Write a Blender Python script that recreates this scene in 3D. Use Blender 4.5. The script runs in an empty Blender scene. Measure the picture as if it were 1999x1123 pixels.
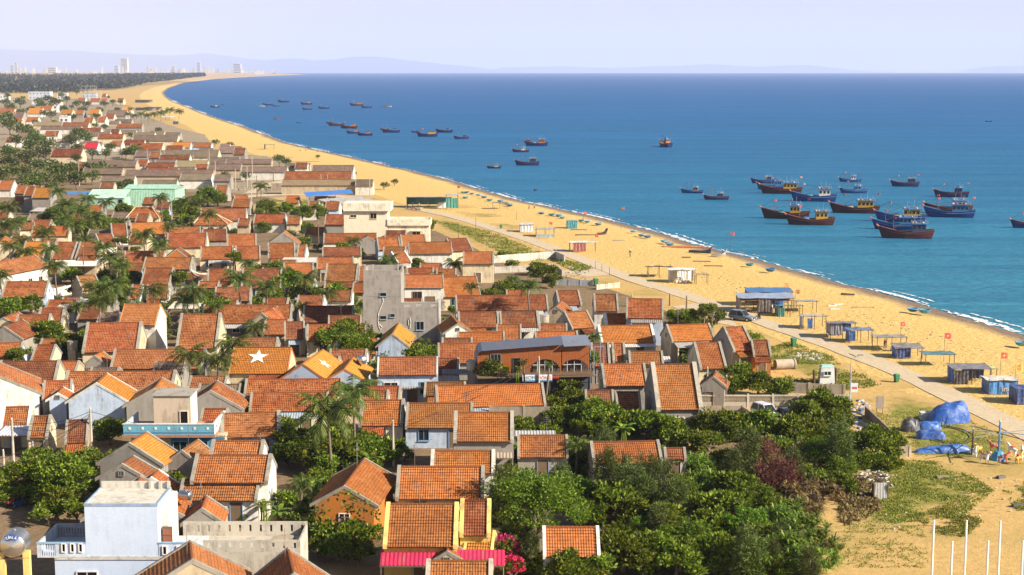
import bpy, math, random
from mathutils import Vector, Matrix, noise
R = math.radians
random.seed(7)
scene = bpy.context.scene
COL = scene.collection

# ------------------------------------------------------------------ camera
CAM_H, FOC, HZN = 43.0, 3000.0, 136.0          # metres above ground, focal length and horizon row of the 1999 px wide photograph
CX, CY = 999.5, 561.5
TILT = math.atan((CY - HZN) / FOC)
ST, CT = math.sin(TILT), math.cos(TILT)
cam = bpy.data.cameras.new("camera"); cam_ob = bpy.data.objects.new("camera", cam); COL.objects.link(cam_ob)
cam.sensor_width = 36.0; cam.lens = FOC * 36.0 / 1999.0
cam.clip_start = 1.0; cam.clip_end = 200000.0
cam_ob.location = (0, 0, CAM_H); cam_ob.rotation_euler = (math.pi / 2 - TILT, 0, 0)
scene.camera = cam_ob

# ------------------------------------------------------------------ sky and sun
SUN_EL, SUN_BACK = R(30), R(25)                # the sun stands over the sea, a little behind the camera
to_sun = Vector((math.cos(SUN_EL) * math.cos(SUN_BACK), -math.cos(SUN_EL) * math.sin(SUN_BACK), math.sin(SUN_EL)))
world = bpy.data.worlds.new("World"); scene.world = world; world.use_nodes = True
wn, wl = world.node_tree.nodes, world.node_tree.links
bg = wn["Background"]
sky = wn.new("ShaderNodeTexSky"); sky.sky_type = 'NISHITA'; sky.sun_disc = False
sky.sun_elevation = SUN_EL; sky.sun_rotation = math.atan2(to_sun.x, to_sun.y)
sky.altitude = 40; sky.air_density = 1.0; sky.dust_density = 1.4; sky.ozone_density = 2.0
skymix = wn.new("ShaderNodeMix"); skymix.data_type = 'RGBA'    # the haze of the air: thick along the whole horizon, thin overhead
skymix.inputs[7].default_value = (9.7, 9.5, 10.5, 1)
tc = wn.new("ShaderNodeTexCoord"); sx = wn.new("ShaderNodeSeparateXYZ"); wl.new(tc.outputs["Generated"], sx.inputs[0])
vr = wn.new("ShaderNodeValToRGB"); vr.color_ramp.elements[0].position = 0.0; vr.color_ramp.elements[0].color = (.86, .86, .86, 1)
e_ = vr.color_ramp.elements.new(0.12); e_.color = (.5, .5, .5, 1); vr.color_ramp.elements[-1].position = 0.5; vr.color_ramp.elements[-1].color = (.0, .0, .0, 1)
wl.new(sx.outputs[2], vr.inputs[0]); wl.new(vr.outputs[0], skymix.inputs[0])
wl.new(sky.outputs[0], skymix.inputs[6]); wl.new(skymix.outputs[2], bg.inputs[0])
bg.inputs[1].default_value = 0.05
sun = bpy.data.lights.new("sun", 'SUN'); sun_ob = bpy.data.objects.new("sun", sun); COL.objects.link(sun_ob)
sun.energy = 5.0; sun.angle = R(0.5); sun.color = (1.0, 0.9, 0.74)
sun_ob.rotation_euler = to_sun.to_track_quat('Z', 'Y').to_euler()
sun_ob.location = (200, -50, 300)

scene.render.engine = 'CYCLES'
vs = scene.view_settings
vs.view_transform = 'Standard'; vs.look = 'None'; vs.exposure = 1.05; vs.gamma = 1.0; vs.use_curve_mapping = False
cy = scene.cycles
cy.use_denoising = True; cy.max_bounces = 5; cy.diffuse_bounces = 2; cy.glossy_bounces = 2; cy.transmission_bounces = 3
cy.volume_bounces = 1; cy.transparent_max_bounces = 6; cy.sample_clamp_indirect = 4.0; cy.use_adaptive_sampling = True
cy.adaptive_threshold = 0.015; cy.caustics_reflective = False; cy.caustics_refractive = False

# ------------------------------------------------------------------ photo pixel <-> place
def at(px, py, z=0.0):
    """the point of the level plane z that the photograph shows at pixel (px, py)"""
    u, v = px - CX, CY - py
    d = Vector((u, FOC * CT + v * ST, -FOC * ST + v * CT))
    k = (z - CAM_H) / d.z
    return Vector((d.x * k, d.y * k, z))
def proj(p):
    x, y, z = p[0], p[1], p[2] - CAM_H
    dep = y * CT - z * ST
    return (CX + FOC * x / dep, CY - FOC * (y * ST + z * CT) / dep)
def ppm(p):
    return FOC / (p[1] * CT - (p[2] - CAM_H) * ST)
def solve(fn, lo, hi, target):
    """t with fn(t) == target, fn falling"""
    for _ in range(40):
        m = (lo + hi) / 2
        if fn(m) > target: lo = m
        else: hi = m
    return (lo + hi) / 2

# ------------------------------------------------------------------ objects
def tag(o, label=None, cat=None, group=None, kind=None):
    if label: o["label"] = label
    if cat: o["category"] = cat
    if group: o["group"] = group
    if kind: o["kind"] = kind
    return o
def thing(name, loc, rz=0.0, label=None, cat=None, group=None):
    o = bpy.data.objects.new(name, None); COL.objects.link(o)
    o.location = loc; o.rotation_euler = (0, 0, rz); o.empty_display_size = 0.3
    return tag(o, label, cat, group)
def link(name, me, mat, parent=None, col=None):
    o = bpy.data.objects.new(name, me); COL.objects.link(o)
    if mat and not me.materials: me.materials.append(mat)
    if parent: o.parent = parent
    if col: o.color = (*col[:3], col[3] if len(col) > 3 else 1)
    return o
def copy_tree(o, parent=None):
    c = o.copy(); COL.objects.link(c); c.parent = parent
    for ch in o.children: copy_tree(ch, c)
    return c
KIDS = {}

class MB:
    """collects faces for ONE mesh"""
    def __init__(s): s.v = []; s.f = []; s.uv = {}
    def pts(s, ps):
        n = len(s.v); s.v += [tuple(p) for p in ps]; return n
    def face(s, ps, uv=None):
        n = s.pts(ps); s.f.append(tuple(range(n, n + len(ps))))
        if uv: s.uv[len(s.f) - 1] = uv
        return s
    def hexa(s, b, t):
        """bottom quad b and top quad t, both counter-clockwise from above"""
        n = s.pts(list(b) + list(t))
        s.f += [(n+3, n+2, n+1, n), (n+4, n+5, n+6, n+7)] + [(n+i, n+(i+1) % 4, n+4+(i+1) % 4, n+4+i) for i in range(4)]
        return s
    def box(s, x0, x1, y0, y1, z0, z1):
        q = lambda z: [(x0, y0, z), (x1, y0, z), (x1, y1, z), (x0, y1, z)]
        return s.hexa(q(z0), q(z1))
    def rbox(s, c, sx, sy, sz, m=None):
        """box of half sizes round c, turned by the 3x3 matrix m; c is its centre"""
        m = m or Matrix.Identity(3); c = Vector(c)
        q = lambda z: [c + m @ Vector((a * sx, b * sy, z)) for a, b in ((-1, -1), (1, -1), (1, 1), (-1, 1))]
        return s.hexa(q(-sz), q(sz))
    def prism(s, poly, a, b):
        """closed polygon poly of points, moved from a to b (vectors)"""
        a, b = Vector(a), Vector(b); k = len(poly)
        n = s.pts([Vector(p) + a for p in poly] + [Vector(p) + b for p in poly])
        s.f += [tuple(range(n + k - 1, n - 1, -1)), tuple(range(n + k, n + 2 * k))]
        s.f += [(n + i, n + (i + 1) % k, n + k + (i + 1) % k, n + k + i) for i in range(k)]
        return s
    def tube(s, path, rad, k=6, cap=True):
        path = [Vector(p) for p in path]
        if not hasattr(rad, '__len__'): rad = [rad] * len(path)
        n0 = len(s.v); prev = None
        for i, p in enumerate(path):
            d = (path[min(i + 1, len(path) - 1)] - path[max(i - 1, 0)]).normalized()
            a = d.cross(Vector((0, 0, 1)) if abs(d.z) < .93 else Vector((1, 0, 0))).normalized()
            if prev is not None and a.dot(prev) < 0: a = -a
            prev = a; b = d.cross(a)
            s.v += [tuple(p + (a * math.cos(t) + b * math.sin(t)) * rad[i]) for t in [2 * math.pi * j / k for j in range(k)]]
        for i in range(len(path) - 1):
            for j in range(k):
                s.f.append((n0 + i*k + j, n0 + i*k + (j+1) % k, n0 + (i+1)*k + (j+1) % k, n0 + (i+1)*k + j))
        if cap:
            s.f.append(tuple(n0 + j for j in reversed(range(k)))); e = n0 + (len(path) - 1) * k
            s.f.append(tuple(e + j for j in range(k)))
        return s
    def lathe(s, prof, c=(0, 0, 0), k=16, axis=None):
        """profile [(r, h)] turned round the z axis through c (or round the matrix' z)"""
        m = axis or Matrix.Identity(3); c = Vector(c); n0 = len(s.v)
        for r, h in prof:
            s.v += [tuple(c + m @ Vector((r * math.cos(2*math.pi*j/k), r * math.sin(2*math.pi*j/k), h))) for j in range(k)]
        for i in range(len(prof) - 1):
            for j in range(k):
                s.f.append((n0 + i*k + j, n0 + i*k + (j+1) % k, n0 + (i+1)*k + (j+1) % k, n0 + (i+1)*k + j))
        return s
    def grid(s, fn, nu, nv, uvs=None):
        n0 = len(s.v)
        for j in range(nv + 1):
            for i in range(nu + 1): s.v.append(tuple(fn(i / nu, j / nv)))
        for j in range(nv):
            for i in range(nu):
                a = n0 + j * (nu + 1) + i
                s.f.append((a, a + 1, a + nu + 2, a + nu + 1))
        return s
    def mesh(s, name, smooth=False):
        me = bpy.data.meshes.new(name); me.from_pydata(s.v, [], s.f)
        if s.uv:
            lay = me.uv_layers.new(name="UVMap")
            for fi, uv in s.uv.items():
                for li, c in zip(me.polygons[fi].loop_indices, uv): lay.data[li].uv = c
        if smooth: me.polygons.foreach_set("use_smooth", [True] * len(me.polygons))
        me.update(); return me
    def build(s, name, mat, parent=None, col=None, smooth=False):
        return link(name, s.mesh(name, smooth), mat, parent, col)

# ------------------------------------------------------------------ names for places in a row
ORD = ["", "first", "second", "third", "fourth", "fifth", "sixth", "seventh", "eighth", "ninth", "tenth", "eleventh", "twelfth", "thirteenth",
       "fourteenth", "fifteenth", "sixteenth", "seventeenth", "eighteenth", "nineteenth", "twentieth"]
TENS = {2: ("twenty", "twentieth"), 3: ("thirty", "thirtieth"), 4: ("forty", "fortieth"), 5: ("fifty", "fiftieth"), 6: ("sixty", "sixtieth"), 7: ("seventy", "seventieth"), 8: ("eighty", "eightieth")}
def nth(i):
    if i <= 20: return ORD[i]
    return TENS[i // 10][0] + "-" + ORD[i % 10] if i % 10 else TENS[i // 10][1]
def order_labels(items, where):
    """items (obj, x, what): each label says what it is and which one from the left of where"""
    items = sorted(items, key=lambda t: t[1])
    for i, (o, x, what) in enumerate(items):
        pos = "" if len(items) == 1 else (" leftmost" if i == 0 else " rightmost" if i == len(items) - 1 else " %s from left" % nth(i + 1))
        o["label"] = what + pos + " " + where

# ------------------------------------------------------------------ materials
def new_mat(name):
    m = bpy.data.materials.new(name); m.use_nodes = True
    nt = m.node_tree; b = nt.nodes["Principled BSDF"]
    return m, nt.nodes, nt.links, b
def nd(n, t, **kw):
    x = n.new("ShaderNode" + t)
    for k, v in kw.items(): setattr(x, k, v)
    return x
def mixc(n, l, fac, a, b, blend='MIX'):
    x = n.new("ShaderNodeMix"); x.data_type = 'RGBA'; x.blend_type = blend
    for i, v in ((0, fac), (6, a), (7, b)):
        if isinstance(v, (int, float)): x.inputs[i].default_value = v
        elif isinstance(v, tuple): x.inputs[i].default_value = (*v, 1) if len(v) == 3 else v
        else: l.new(v, x.inputs[i])
    return x.outputs[2]
def math_n(n, l, op, a, b=None):
    x = n.new("ShaderNodeMath"); x.operation = op
    for i, v in ((0, a), (1, b)):
        if v is None: continue
        if isinstance(v, (int, float)): x.inputs[i].default_value = v
        else: l.new(v, x.inputs[i])
    return x.outputs[0]
def ramp(n, l, fac, stops):
    x = n.new("ShaderNodeValToRGB"); cr = x.color_ramp
    while len(cr.elements) < len(stops): cr.elements.new(0.5)
    for e, (p, c) in zip(cr.elements, stops):
        e.position = p; e.color = (*c, 1) if isinstance(c, tuple) else (c, c, c, 1)
    l.new(fac, x.inputs[0]); return x.outputs[0]
def noise_n(n, l, vec, scale, detail=3.0, rough=0.55, dist=0.0):
    x = n.new("ShaderNodeTexNoise"); x.inputs["Scale"].default_value = scale; x.inputs["Detail"].default_value = detail
    x.inputs["Roughness"].default_value = rough; x.inputs["Distortion"].default_value = dist
    if vec is not None: l.new(vec, x.inputs["Vector"])
    return x.outputs["Fac"]
def mapping(n, l, vec, scale=(1, 1, 1), loc=None):
    x = n.new("ShaderNodeMapping"); x.inputs["Scale"].default_value = scale
    l.new(vec, x.inputs["Vector"])
    if loc is not None: l.new(loc, x.inputs["Location"])
    return x.outputs[0]
def bump(n, l, b, h, strength, dist=0.05):
    x = n.new("ShaderNodeBump"); x.inputs["Strength"].default_value = strength; x.inputs["Distance"].default_value = dist
    l.new(h, x.inputs["Height"]); l.new(x.outputs[0], b.inputs["Normal"])

def make_tile(name="roof_tile", tw=0.22, tl=0.30):
    """clay tiles; the object's colour is the clay, its alpha how weathered the roof is"""
    m, n, l, b = new_mat(name)
    uv = nd(n, "TexCoord").outputs["UV"]; oi = nd(n, "ObjectInfo"); age = oi.outputs["Alpha"]
    sep = nd(n, "SeparateXYZ"); l.new(uv, sep.inputs[0])
    u = math_n(n, l, 'DIVIDE', sep.outputs[0], tw); v = math_n(n, l, 'DIVIDE', sep.outputs[1], tl)
    fu, fv = math_n(n, l, 'FLOOR', u), math_n(n, l, 'FLOOR', v)
    cmb = nd(n, "CombineXYZ"); l.new(fu, cmb.inputs[0]); l.new(fv, cmb.inputs[1]); l.new(math_n(n, l, 'MULTIPLY', oi.outputs["Random"], 97.0), cmb.inputs[2])
    wn_ = nd(n, "TexWhiteNoise"); l.new(cmb.outputs[0], wn_.inputs[0]); rv = wn_.outputs["Value"]
    off = nd(n, "CombineXYZ"); rnd = math_n(n, l, 'MULTIPLY', oi.outputs["Random"], 60.0); l.new(rnd, off.inputs[0]); l.new(rnd, off.inputs[1])
    vec = mapping(n, l, uv, (1, 1, 1), off.outputs[0])
    big = noise_n(n, l, vec, 0.4, 3, 0.6); mid = noise_n(n, l, mapping(n, l, uv, (1, 1.5, 1), off.outputs[0]), 1.5, 4, 0.7)
    shade = ramp(n, l, rv, [(0.0, 0.72), (0.3, 0.92), (0.7, 1.02), (1.0, 1.22)])
    col = mixc(n, l, 1.0, oi.outputs["Color"], shade, 'MULTIPLY')
    # old roofs: paler sun-bleached fields, brown-black mould in clusters of tiles
    fade = math_n(n, l, 'MULTIPLY', ramp(n, l, big, [(0.45, 0.0), (0.7, 0.5)]), age)
    col = mixc(n, l, fade, col, (0.50, 0.235, 0.10))
    tone = math_n(n, l, 'MULTIPLY', ramp(n, l, math_n(n, l, 'SUBTRACT', 1.0, big), [(0.45, 0.0), (0.75, 0.6)]), age)
    col = mixc(n, l, tone, col, (0.17, 0.06, 0.032))
    mould = math_n(n, l, 'ADD', math_n(n, l, 'MULTIPLY', mid, 0.85), math_n(n, l, 'MULTIPLY', rv, 0.22))
    mould = math_n(n, l, 'MULTIPLY', ramp(n, l, mould, [(0.56, 0.0), (0.66, 0.82)]), age)
    col = mixc(n, l, mould, col, (0.085, 0.04, 0.028))
    joint = math_n(n, l, 'FRACT', v)
    col = mixc(n, l, ramp(n, l, joint, [(0.0, 0.7), (0.3, 0.0)]), col, (0.07, 0.026, 0.016))
    l.new(col, b.inputs["Base Color"]); b.inputs["Roughness"].default_value = 0.85; b.inputs["Specular IOR Level"].default_value = 0.12
    fr = math_n(n, l, 'FRACT', u); rib = math_n(n, l, 'ABSOLUTE', math_n(n, l, 'SUBTRACT', fr, 0.5))
    bump(n, l, b, rib, 0.9, 0.10)
    return m
def make_plaster(name="plaster", stain=(0.16, 0.14, 0.11), amount=0.55):
    m, n, l, b = new_mat(name)
    oi = nd(n, "ObjectInfo"); co = nd(n, "TexCoord").outputs["Object"]
    off = nd(n, "CombineXYZ"); l.new(math_n(n, l, 'MULTIPLY', oi.outputs["Random"], 80.0), off.inputs[0])
    vec = mapping(n, l, co, (1, 1, 1), off.outputs[0])
    streak = noise_n(n, l, mapping(n, l, co, (1.6, 1.6, 0.22), off.outputs[0]), 1.3, 5, 0.7)
    blot = noise_n(n, l, vec, 0.6, 4, 0.65)
    s = math_n(n, l, 'MULTIPLY', streak, blot)
    f = ramp(n, l, s, [(0.22, 0.0), (0.40, amount)])
    c = mixc(n, l, f, oi.outputs["Color"], stain)
    c = mixc(n, l, math_n(n, l, 'MULTIPLY', noise_n(n, l, vec, 7, 2), 0.3), c, (0.25, 0.22, 0.18), 'MULTIPLY')
    l.new(c, b.inputs["Base Color"]); b.inputs["Roughness"].default_value = 0.9; b.inputs["Specular IOR Level"].default_value = 0.15
    bump(n, l, b, noise_n(n, l, vec, 9, 3), 0.25, 0.03)
    return m
def make_paint(name="paint", rough=0.55, wear=0.35, wearcol=(0.2, 0.17, 0.13), metallic=0.0):
    m, n, l, b = new_mat(name)
    oi = nd(n, "ObjectInfo"); co = nd(n, "TexCoord").outputs["Object"]
    f = ramp(n, l, noise_n(n, l, co, 2.1, 5, 0.7), [(0.48, 0.0), (0.72, wear)])
    c = mixc(n, l, f, oi.outputs["Color"], wearcol)
    l.new(c, b.inputs["Base Color"]); b.inputs["Roughness"].default_value = rough; b.inputs["Metallic"].default_value = metallic
    b.inputs["Specular IOR Level"].default_value = 0.3
    return m
def make_sheet(name="sheet_metal"):
    m, n, l, b = new_mat(name)
    oi = nd(n, "ObjectInfo"); co = nd(n, "TexCoord").outputs["Object"]
    f = ramp(n, l, noise_n(n, l, mapping(n, l, co, (1, .35, 1)), 1.1, 5, 0.7), [(0.5, 0.0), (0.68, 0.55)])
    c = mixc(n, l, f, oi.outputs["Color"], (0.22, 0.12, 0.07))
    l.new(c, b.inputs["Base Color"]); b.inputs["Roughness"].default_value = 0.5; b.inputs["Metallic"].default_value = 0.1
    return m
def make_cloth(name="tarp", rough=0.45):
    m, n, l, b = new_mat(name)
    oi = nd(n, "ObjectInfo"); co = nd(n, "TexCoord").outputs["Object"]
    w = noise_n(n, l, co, 1.7, 4, 0.6, 1.0)
    c = mixc(n, l, ramp(n, l, w, [(0.45, 0.0), (0.75, 0.3)]), oi.outputs["Color"], (0.5, 0.55, 0.6))
    l.new(c, b.inputs["Base Color"]); b.inputs["Roughness"].default_value = rough
    bump(n, l, b, w, 0.45, 0.12)
    return m
def make_leaf(name, dark, light, trans=0.3, young=None):
    m, n, l, b = new_mat(name)
    g = nd(n, "NewGeometry"); oi = nd(n, "ObjectInfo")
    r = g.outputs["Random Per Island"]
    c = ramp(n, l, r, [(0.0, dark), (0.55, tuple((a + d) / 2 for a, d in zip(dark, light))), (0.93, light), (1.0, young or light)])
    hv = nd(n, "HueSaturation"); l.new(c, hv.inputs["Color"])
    l.new(math_n(n, l, 'ADD', math_n(n, l, 'MULTIPLY', oi.outputs["Random"], 0.035), 0.484), hv.inputs["Hue"])
    l.new(math_n(n, l, 'ADD', math_n(n, l, 'MULTIPLY', oi.outputs["Random"], 0.5), 0.75), hv.inputs["Value"])
    l.new(hv.outputs[0], b.inputs["Base Color"]); b.inputs["Roughness"].default_value = 0.5; b.inputs["Specular IOR Level"].default_value = 0.25
    t = nd(n, "BsdfTranslucent"); l.new(hv.outputs[0], t.inputs[0])
    mx = nd(n, "MixShader"); mx.inputs[0].default_value = trans
    l.new(b.outputs[0], mx.inputs[1]); l.new(t.outputs[0], mx.inputs[2]); l.new(mx.outputs[0], n["Material Output"].inputs[0])
    return m
def make_flat(name, col, rough=0.7, metallic=0.0, spec=0.3):
    m, n, l, b = new_mat(name)
    b.inputs["Roughness"].default_value = rough; b.inputs["Metallic"].default_value = metallic; b.inputs["Specular IOR Level"].default_value = spec
    co = nd(n, "TexCoord").outputs["Object"]
    c = mixc(n, l, noise_n(n, l, co, 3.0, 4), tuple(x * 0.75 for x in col), tuple(min(1, x * 1.2) for x in col))
    l.new(c, b.inputs["Base Color"]); return m

M = dict(tile=make_tile(), plaster=make_plaster(), render=make_plaster("clean_render", (0.45, 0.36, 0.24), 0.3), limewash=make_plaster("limewash", (0.36, 0.42, 0.5), 0.3), concrete=make_plaster("concrete", (0.07, 0.06, 0.05), 0.5), paint=make_paint(),
         hull=make_paint("boat_paint", 0.5, 0.3, (0.05, 0.035, 0.035)), sheet=make_sheet(), tarp=make_cloth(), car=make_paint("car_paint", 0.22, 0.05),
         cloth=make_cloth("flag_cloth", 0.8),
         glass=make_flat("window_glass", (0.018, 0.02, 0.024), 0.12, 0, 0.5), dark=make_flat("dark_opening", (0.015, 0.012, 0.01), 0.9, 0, 0.05),
         wood=make_flat("weathered_wood", (0.16, 0.105, 0.065), 0.85), bark=make_flat("bark", (0.17, 0.13, 0.095), 0.9),
         steel=make_flat("stainless_steel", (0.62, 0.6, 0.57), 0.25, 0.9), rubber=make_flat("rubber", (0.02, 0.02, 0.02), 0.8),
         leaf=make_leaf("leaf", (0.03, 0.066, 0.006), (0.25, 0.305, 0.024), 0.38, (0.46, 0.42, 0.08)),
         fine=make_leaf("fine_leaf", (0.045, 0.10, 0.008), (0.23, 0.32, 0.025), 0.4),
         needle=make_leaf("needle", (0.04, 0.06, 0.014), (0.14, 0.17, 0.03), 0.25),
         frond=make_leaf("frond", (0.04, 0.07, 0.012), (0.16, 0.2, 0.035), 0.35, (0.34, 0.28, 0.08)),
         strap=make_leaf("strap_leaf", (0.06, 0.115, 0.012), (0.25, 0.33, 0.035), 0.3, (0.25, 0.22, 0.06)),
         dry=make_leaf("dry_twig", (0.10, 0.035, 0.03), (0.24, 0.095, 0.07), 0.2),
         straw=make_leaf("straw_leaf", (0.12, 0.085, 0.03), (0.34, 0.25, 0.10), 0.3),
         grass=make_leaf("grass_blade", (0.13, 0.16, 0.02), (0.30, 0.31, 0.05), 0.35, (0.46, 0.38, 0.12)),
         blossom=make_leaf("blossom", (0.38, 0.02, 0.10), (0.65, 0.05, 0.2), 0.3))

def make_ground(name, stops, grassy, scale=0.09):
    m, n, l, b = new_mat(name)
    co = nd(n, "NewGeometry").outputs["Position"]
    a = noise_n(n, l, co, scale, 5, 0.6, 0.3); f = noise_n(n, l, co, 1.3, 5, 0.7); tiny = noise_n(n, l, co, 5.0, 3, 0.7)
    c = ramp(n, l, math_n(n, l, 'ADD', math_n(n, l, 'MULTIPLY', f, 0.6), math_n(n, l, 'MULTIPLY', tiny, 0.4)), stops)
    g = math_n(n, l, 'ADD', math_n(n, l, 'MULTIPLY', a, 0.75), math_n(n, l, 'MULTIPLY', f, 0.25))
    c = mixc(n, l, ramp(n, l, g, [(grassy[0], 0.0), (grassy[1], grassy[2])]), c, grassy[3])
    l.new(c, b.inputs["Base Color"]); b.inputs["Roughness"].default_value = 0.95; b.inputs["Specular IOR Level"].default_value = 0.05
    hh = math_n(n, l, 'ADD', noise_n(n, l, co, 0.8, 4, 0.6), math_n(n, l, 'MULTIPLY', tiny, 0.35))
    bump(n, l, b, hh, 0.55, 0.22)
    return m
SAND = [(0.32, (0.46, 0.295, 0.095)), (0.5, (0.64, 0.435, 0.155)), (0.68, (0.75, 0.54, 0.21))]
M['land'] = make_ground("sandy_soil", [(0.3, (0.36, 0.235, 0.095)), (0.5, (0.50, 0.33, 0.125)), (0.7, (0.6, 0.41, 0.18))], (0.52, 0.66, 0.55, (0.22, 0.2, 0.055)))
def make_turf():
    m = make_ground("thin_turf", [(0.3, (0.36, 0.235, 0.095)), (0.5, (0.50, 0.33, 0.125)), (0.7, (0.6, 0.41, 0.18))], (0.52, 0.66, 0.55, (0.22, 0.2, 0.055)))
    n, l = m.node_tree.nodes, m.node_tree.links; b = n["Principled BSDF"]; base = b.inputs["Base Color"].links[0].from_socket
    co = nd(n, "NewGeometry").outputs["Position"]; at_ = nd(n, "Attribute", attribute_name="inside").outputs["Fac"]
    g = ramp(n, l, noise_n(n, l, co, 0.5, 5, 0.7), [(0.35, (0.13, 0.145, 0.03)), (0.55, (0.23, 0.215, 0.05)), (0.7, (0.40, 0.31, 0.10))])
    f = math_n(n, l, 'ADD', at_, math_n(n, l, 'MULTIPLY', math_n(n, l, 'SUBTRACT', noise_n(n, l, co, 0.35, 5, 0.7), 0.5), 1.6))
    l.new(mixc(n, l, ramp(n, l, f, [(0.25, 0.0), (0.75, 0.9)]), base, g), b.inputs["Base Color"]); return m
M['dirt'] = make_ground("yard_dirt", [(0.3, (0.13, 0.085, 0.05)), (0.5, (0.22, 0.15, 0.09)), (0.7, (0.32, 0.23, 0.14))], (0.5, 0.62, 0.5, (0.075, 0.085, 0.025)))
M['turf'] = make_turf()
M['plot'] = make_ground("old_plots", [(0.3, (0.20, 0.155, 0.105)), (0.5, (0.31, 0.245, 0.17)), (0.7, (0.42, 0.34, 0.24))], (0.5, 0.64, 0.5, (0.13, 0.135, 0.05)))
M['road'] = make_ground("concrete_road", [(0.3, (0.43, 0.335, 0.225)), (0.5, (0.52, 0.42, 0.29)), (0.7, (0.6, 0.49, 0.35))], (0.5, 0.7, 0.4, (0.42, 0.32, 0.2)))
def make_beach():
    m, n, l, b = new_mat("beach_sand")
    co = nd(n, "NewGeometry").outputs["Position"]; sep = nd(n, "SeparateXYZ"); l.new(co, sep.inputs[0])
    f = noise_n(n, l, co, 1.1, 5, 0.7); tiny = noise_n(n, l, co, 4.5, 3, 0.7)
    c = ramp(n, l, math_n(n, l, 'ADD', math_n(n, l, 'MULTIPLY', f, 0.6), math_n(n, l, 'MULTIPLY', tiny, 0.4)), SAND)
    wet = math_n(n, l, 'ADD', sep.outputs[2], math_n(n, l, 'MULTIPLY', noise_n(n, l, co, 0.09, 3), 0.45))
    c = mixc(n, l, ramp(n, l, math_n(n, l, 'ADD', wet, 1.0), [(0.42, 0.9), (0.82, 0.0)]), c, (0.17, 0.125, 0.105))   # sand soaked by the swash
    l.new(c, b.inputs["Base Color"]); b.inputs["Roughness"].default_value = 0.9; b.inputs["Specular IOR Level"].default_value = 0.1
    bump(n, l, b, math_n(n, l, 'ADD', noise_n(n, l, co, 0.9, 4, 0.6), math_n(n, l, 'MULTIPLY', tiny, 0.45)), 0.85, 0.45)
    return m
M['beach'] = make_beach()
def make_sea():
    m, n, l, b = new_mat("sea_water")
    co = nd(n, "NewGeometry").outputs["Position"]; sep = nd(n, "SeparateXYZ"); l.new(co, sep.inputs[0])
    lg = math_n(n, l, 'LOGARITHM', sep.outputs[1], 10.0)                     # deeper water further out
    deep = ramp(n, l, math_n(n, l, 'DIVIDE', lg, 5.0), [(0.48, (0.045, 0.25, 0.33)), (0.55, (0.014, 0.155, 0.31)), (0.63, (0.004, 0.105, 0.32)), (0.76, (0.004, 0.075, 0.31))])
    band = noise_n(n, l, mapping(n, l, co, (0.0022, 0.011, 1)), 1.0, 5, 0.6, 0.4)
    c = mixc(n, l, ramp(n, l, band, [(0.36, 0.0), (0.66, 0.55)]), deep, mixc(n, l, 0.5, deep, (0.005, 0.05, 0.10)))
    c = mixc(n, l, ramp(n, l, noise_n(n, l, mapping(n, l, co, (0.09, 0.35, 1)), 1.0, 4, 0.7), [(0.4, 0.0), (0.75, 0.35)]), c, (0.09, 0.29, 0.40))
    c = mixc(n, l, ramp(n, l, noise_n(n, l, mapping(n, l, co, (0.006, 0.05, 1)), 1.0, 6, 0.7, 0.8), [(0.42, 0.0), (0.62, 0.4)]), c, (0.006, 0.06, 0.16))
    sp = noise_n(n, l, mapping(n, l, co, (0.5, 0.9, 1)), 1.0, 3, 0.8)
    c = mixc(n, l, ramp(n, l, sp, [(0.35, 0.5), (0.55, 0.0)]), c, (0.005, 0.055, 0.12))
    d = nd(n, "BsdfDiffuse"); l.new(c, d.inputs[0])
    gl = nd(n, "BsdfGlossy"); gl.inputs["Roughness"].default_value = 0.32; gl.inputs["Color"].default_value = (0.7, 0.85, 1, 1)
    mx = nd(n, "MixShader"); mx.inputs[0].default_value = 0.10
    l.new(d.outputs[0], mx.inputs[1]); l.new(gl.outputs[0], mx.inputs[2]); l.new(mx.outputs[0], n["Material Output"].inputs[0])
    h = math_n(n, l, 'ADD', noise_n(n, l, mapping(n, l, co, (0.22, 0.5, 1)), 1.0, 4, 0.65), noise_n(n, l, mapping(n, l, co, (0.05, 0.16, 1)), 1.0, 2))
    bp = nd(n, "Bump"); bp.inputs["Strength"].default_value = 0.7; bp.inputs["Distance"].default_value = 0.9
    l.new(h, bp.inputs["Height"]); l.new(bp.outputs[0], d.inputs["Normal"]); l.new(bp.outputs[0], gl.inputs["Normal"])
    return m
M['sea'] = make_sea()
M['foam'] = make_flat("foam", (0.85, 0.87, 0.88), 0.8)
M['hill'] = make_flat("wooded_hill", (0.05, 0.07, 0.05), 0.9)
M['wood_far'] = make_leaf("pine_wood", (0.008, 0.012, 0.009), (0.026, 0.034, 0.02), 0.05)

# ================================================================== the setting
SEA_Z = -1.0
SHORE_PX = [(1999, 657), (1900, 626), (1800, 596), (1700, 566), (1600, 539), (1500, 513), (1400, 487), (1300, 458), (1200, 433), (1100, 410),
            (1000, 389), (900, 357), (820, 337), (740, 319), (660, 301), (600, 288), (560, 278), (480, 248), (440, 235), (400, 222), (365, 207),
            (338, 197), (325, 188), (320, 180), (330, 171), (360, 161), (420, 153.4), (500, 148.6), (560, 146.2), (600, 145.2)]
shore = [Vector((118, 20, 0)), Vector((112, 100, 0)), Vector((104, 165, 0)), Vector((94, 215, 0))] + [at(x, y, SEA_Z) for x, y in SHORE_PX]
def densify(pts, step):
    out = []
    for a, b in zip(pts, pts[1:]):
        k = max(1, min(40, int((b - a).length / step)))
        out += [a.lerp(b, i / k) for i in range(k)]
    return out + [pts[-1]]
def smooth_line(pts, it=3):
    for _ in range(it):
        pts = [pts[0]] + [(pts[i-1] + pts[i] * 2 + pts[i+1]) / 4 for i in range(1, len(pts) - 1)] + [pts[-1]]
    return pts
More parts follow.
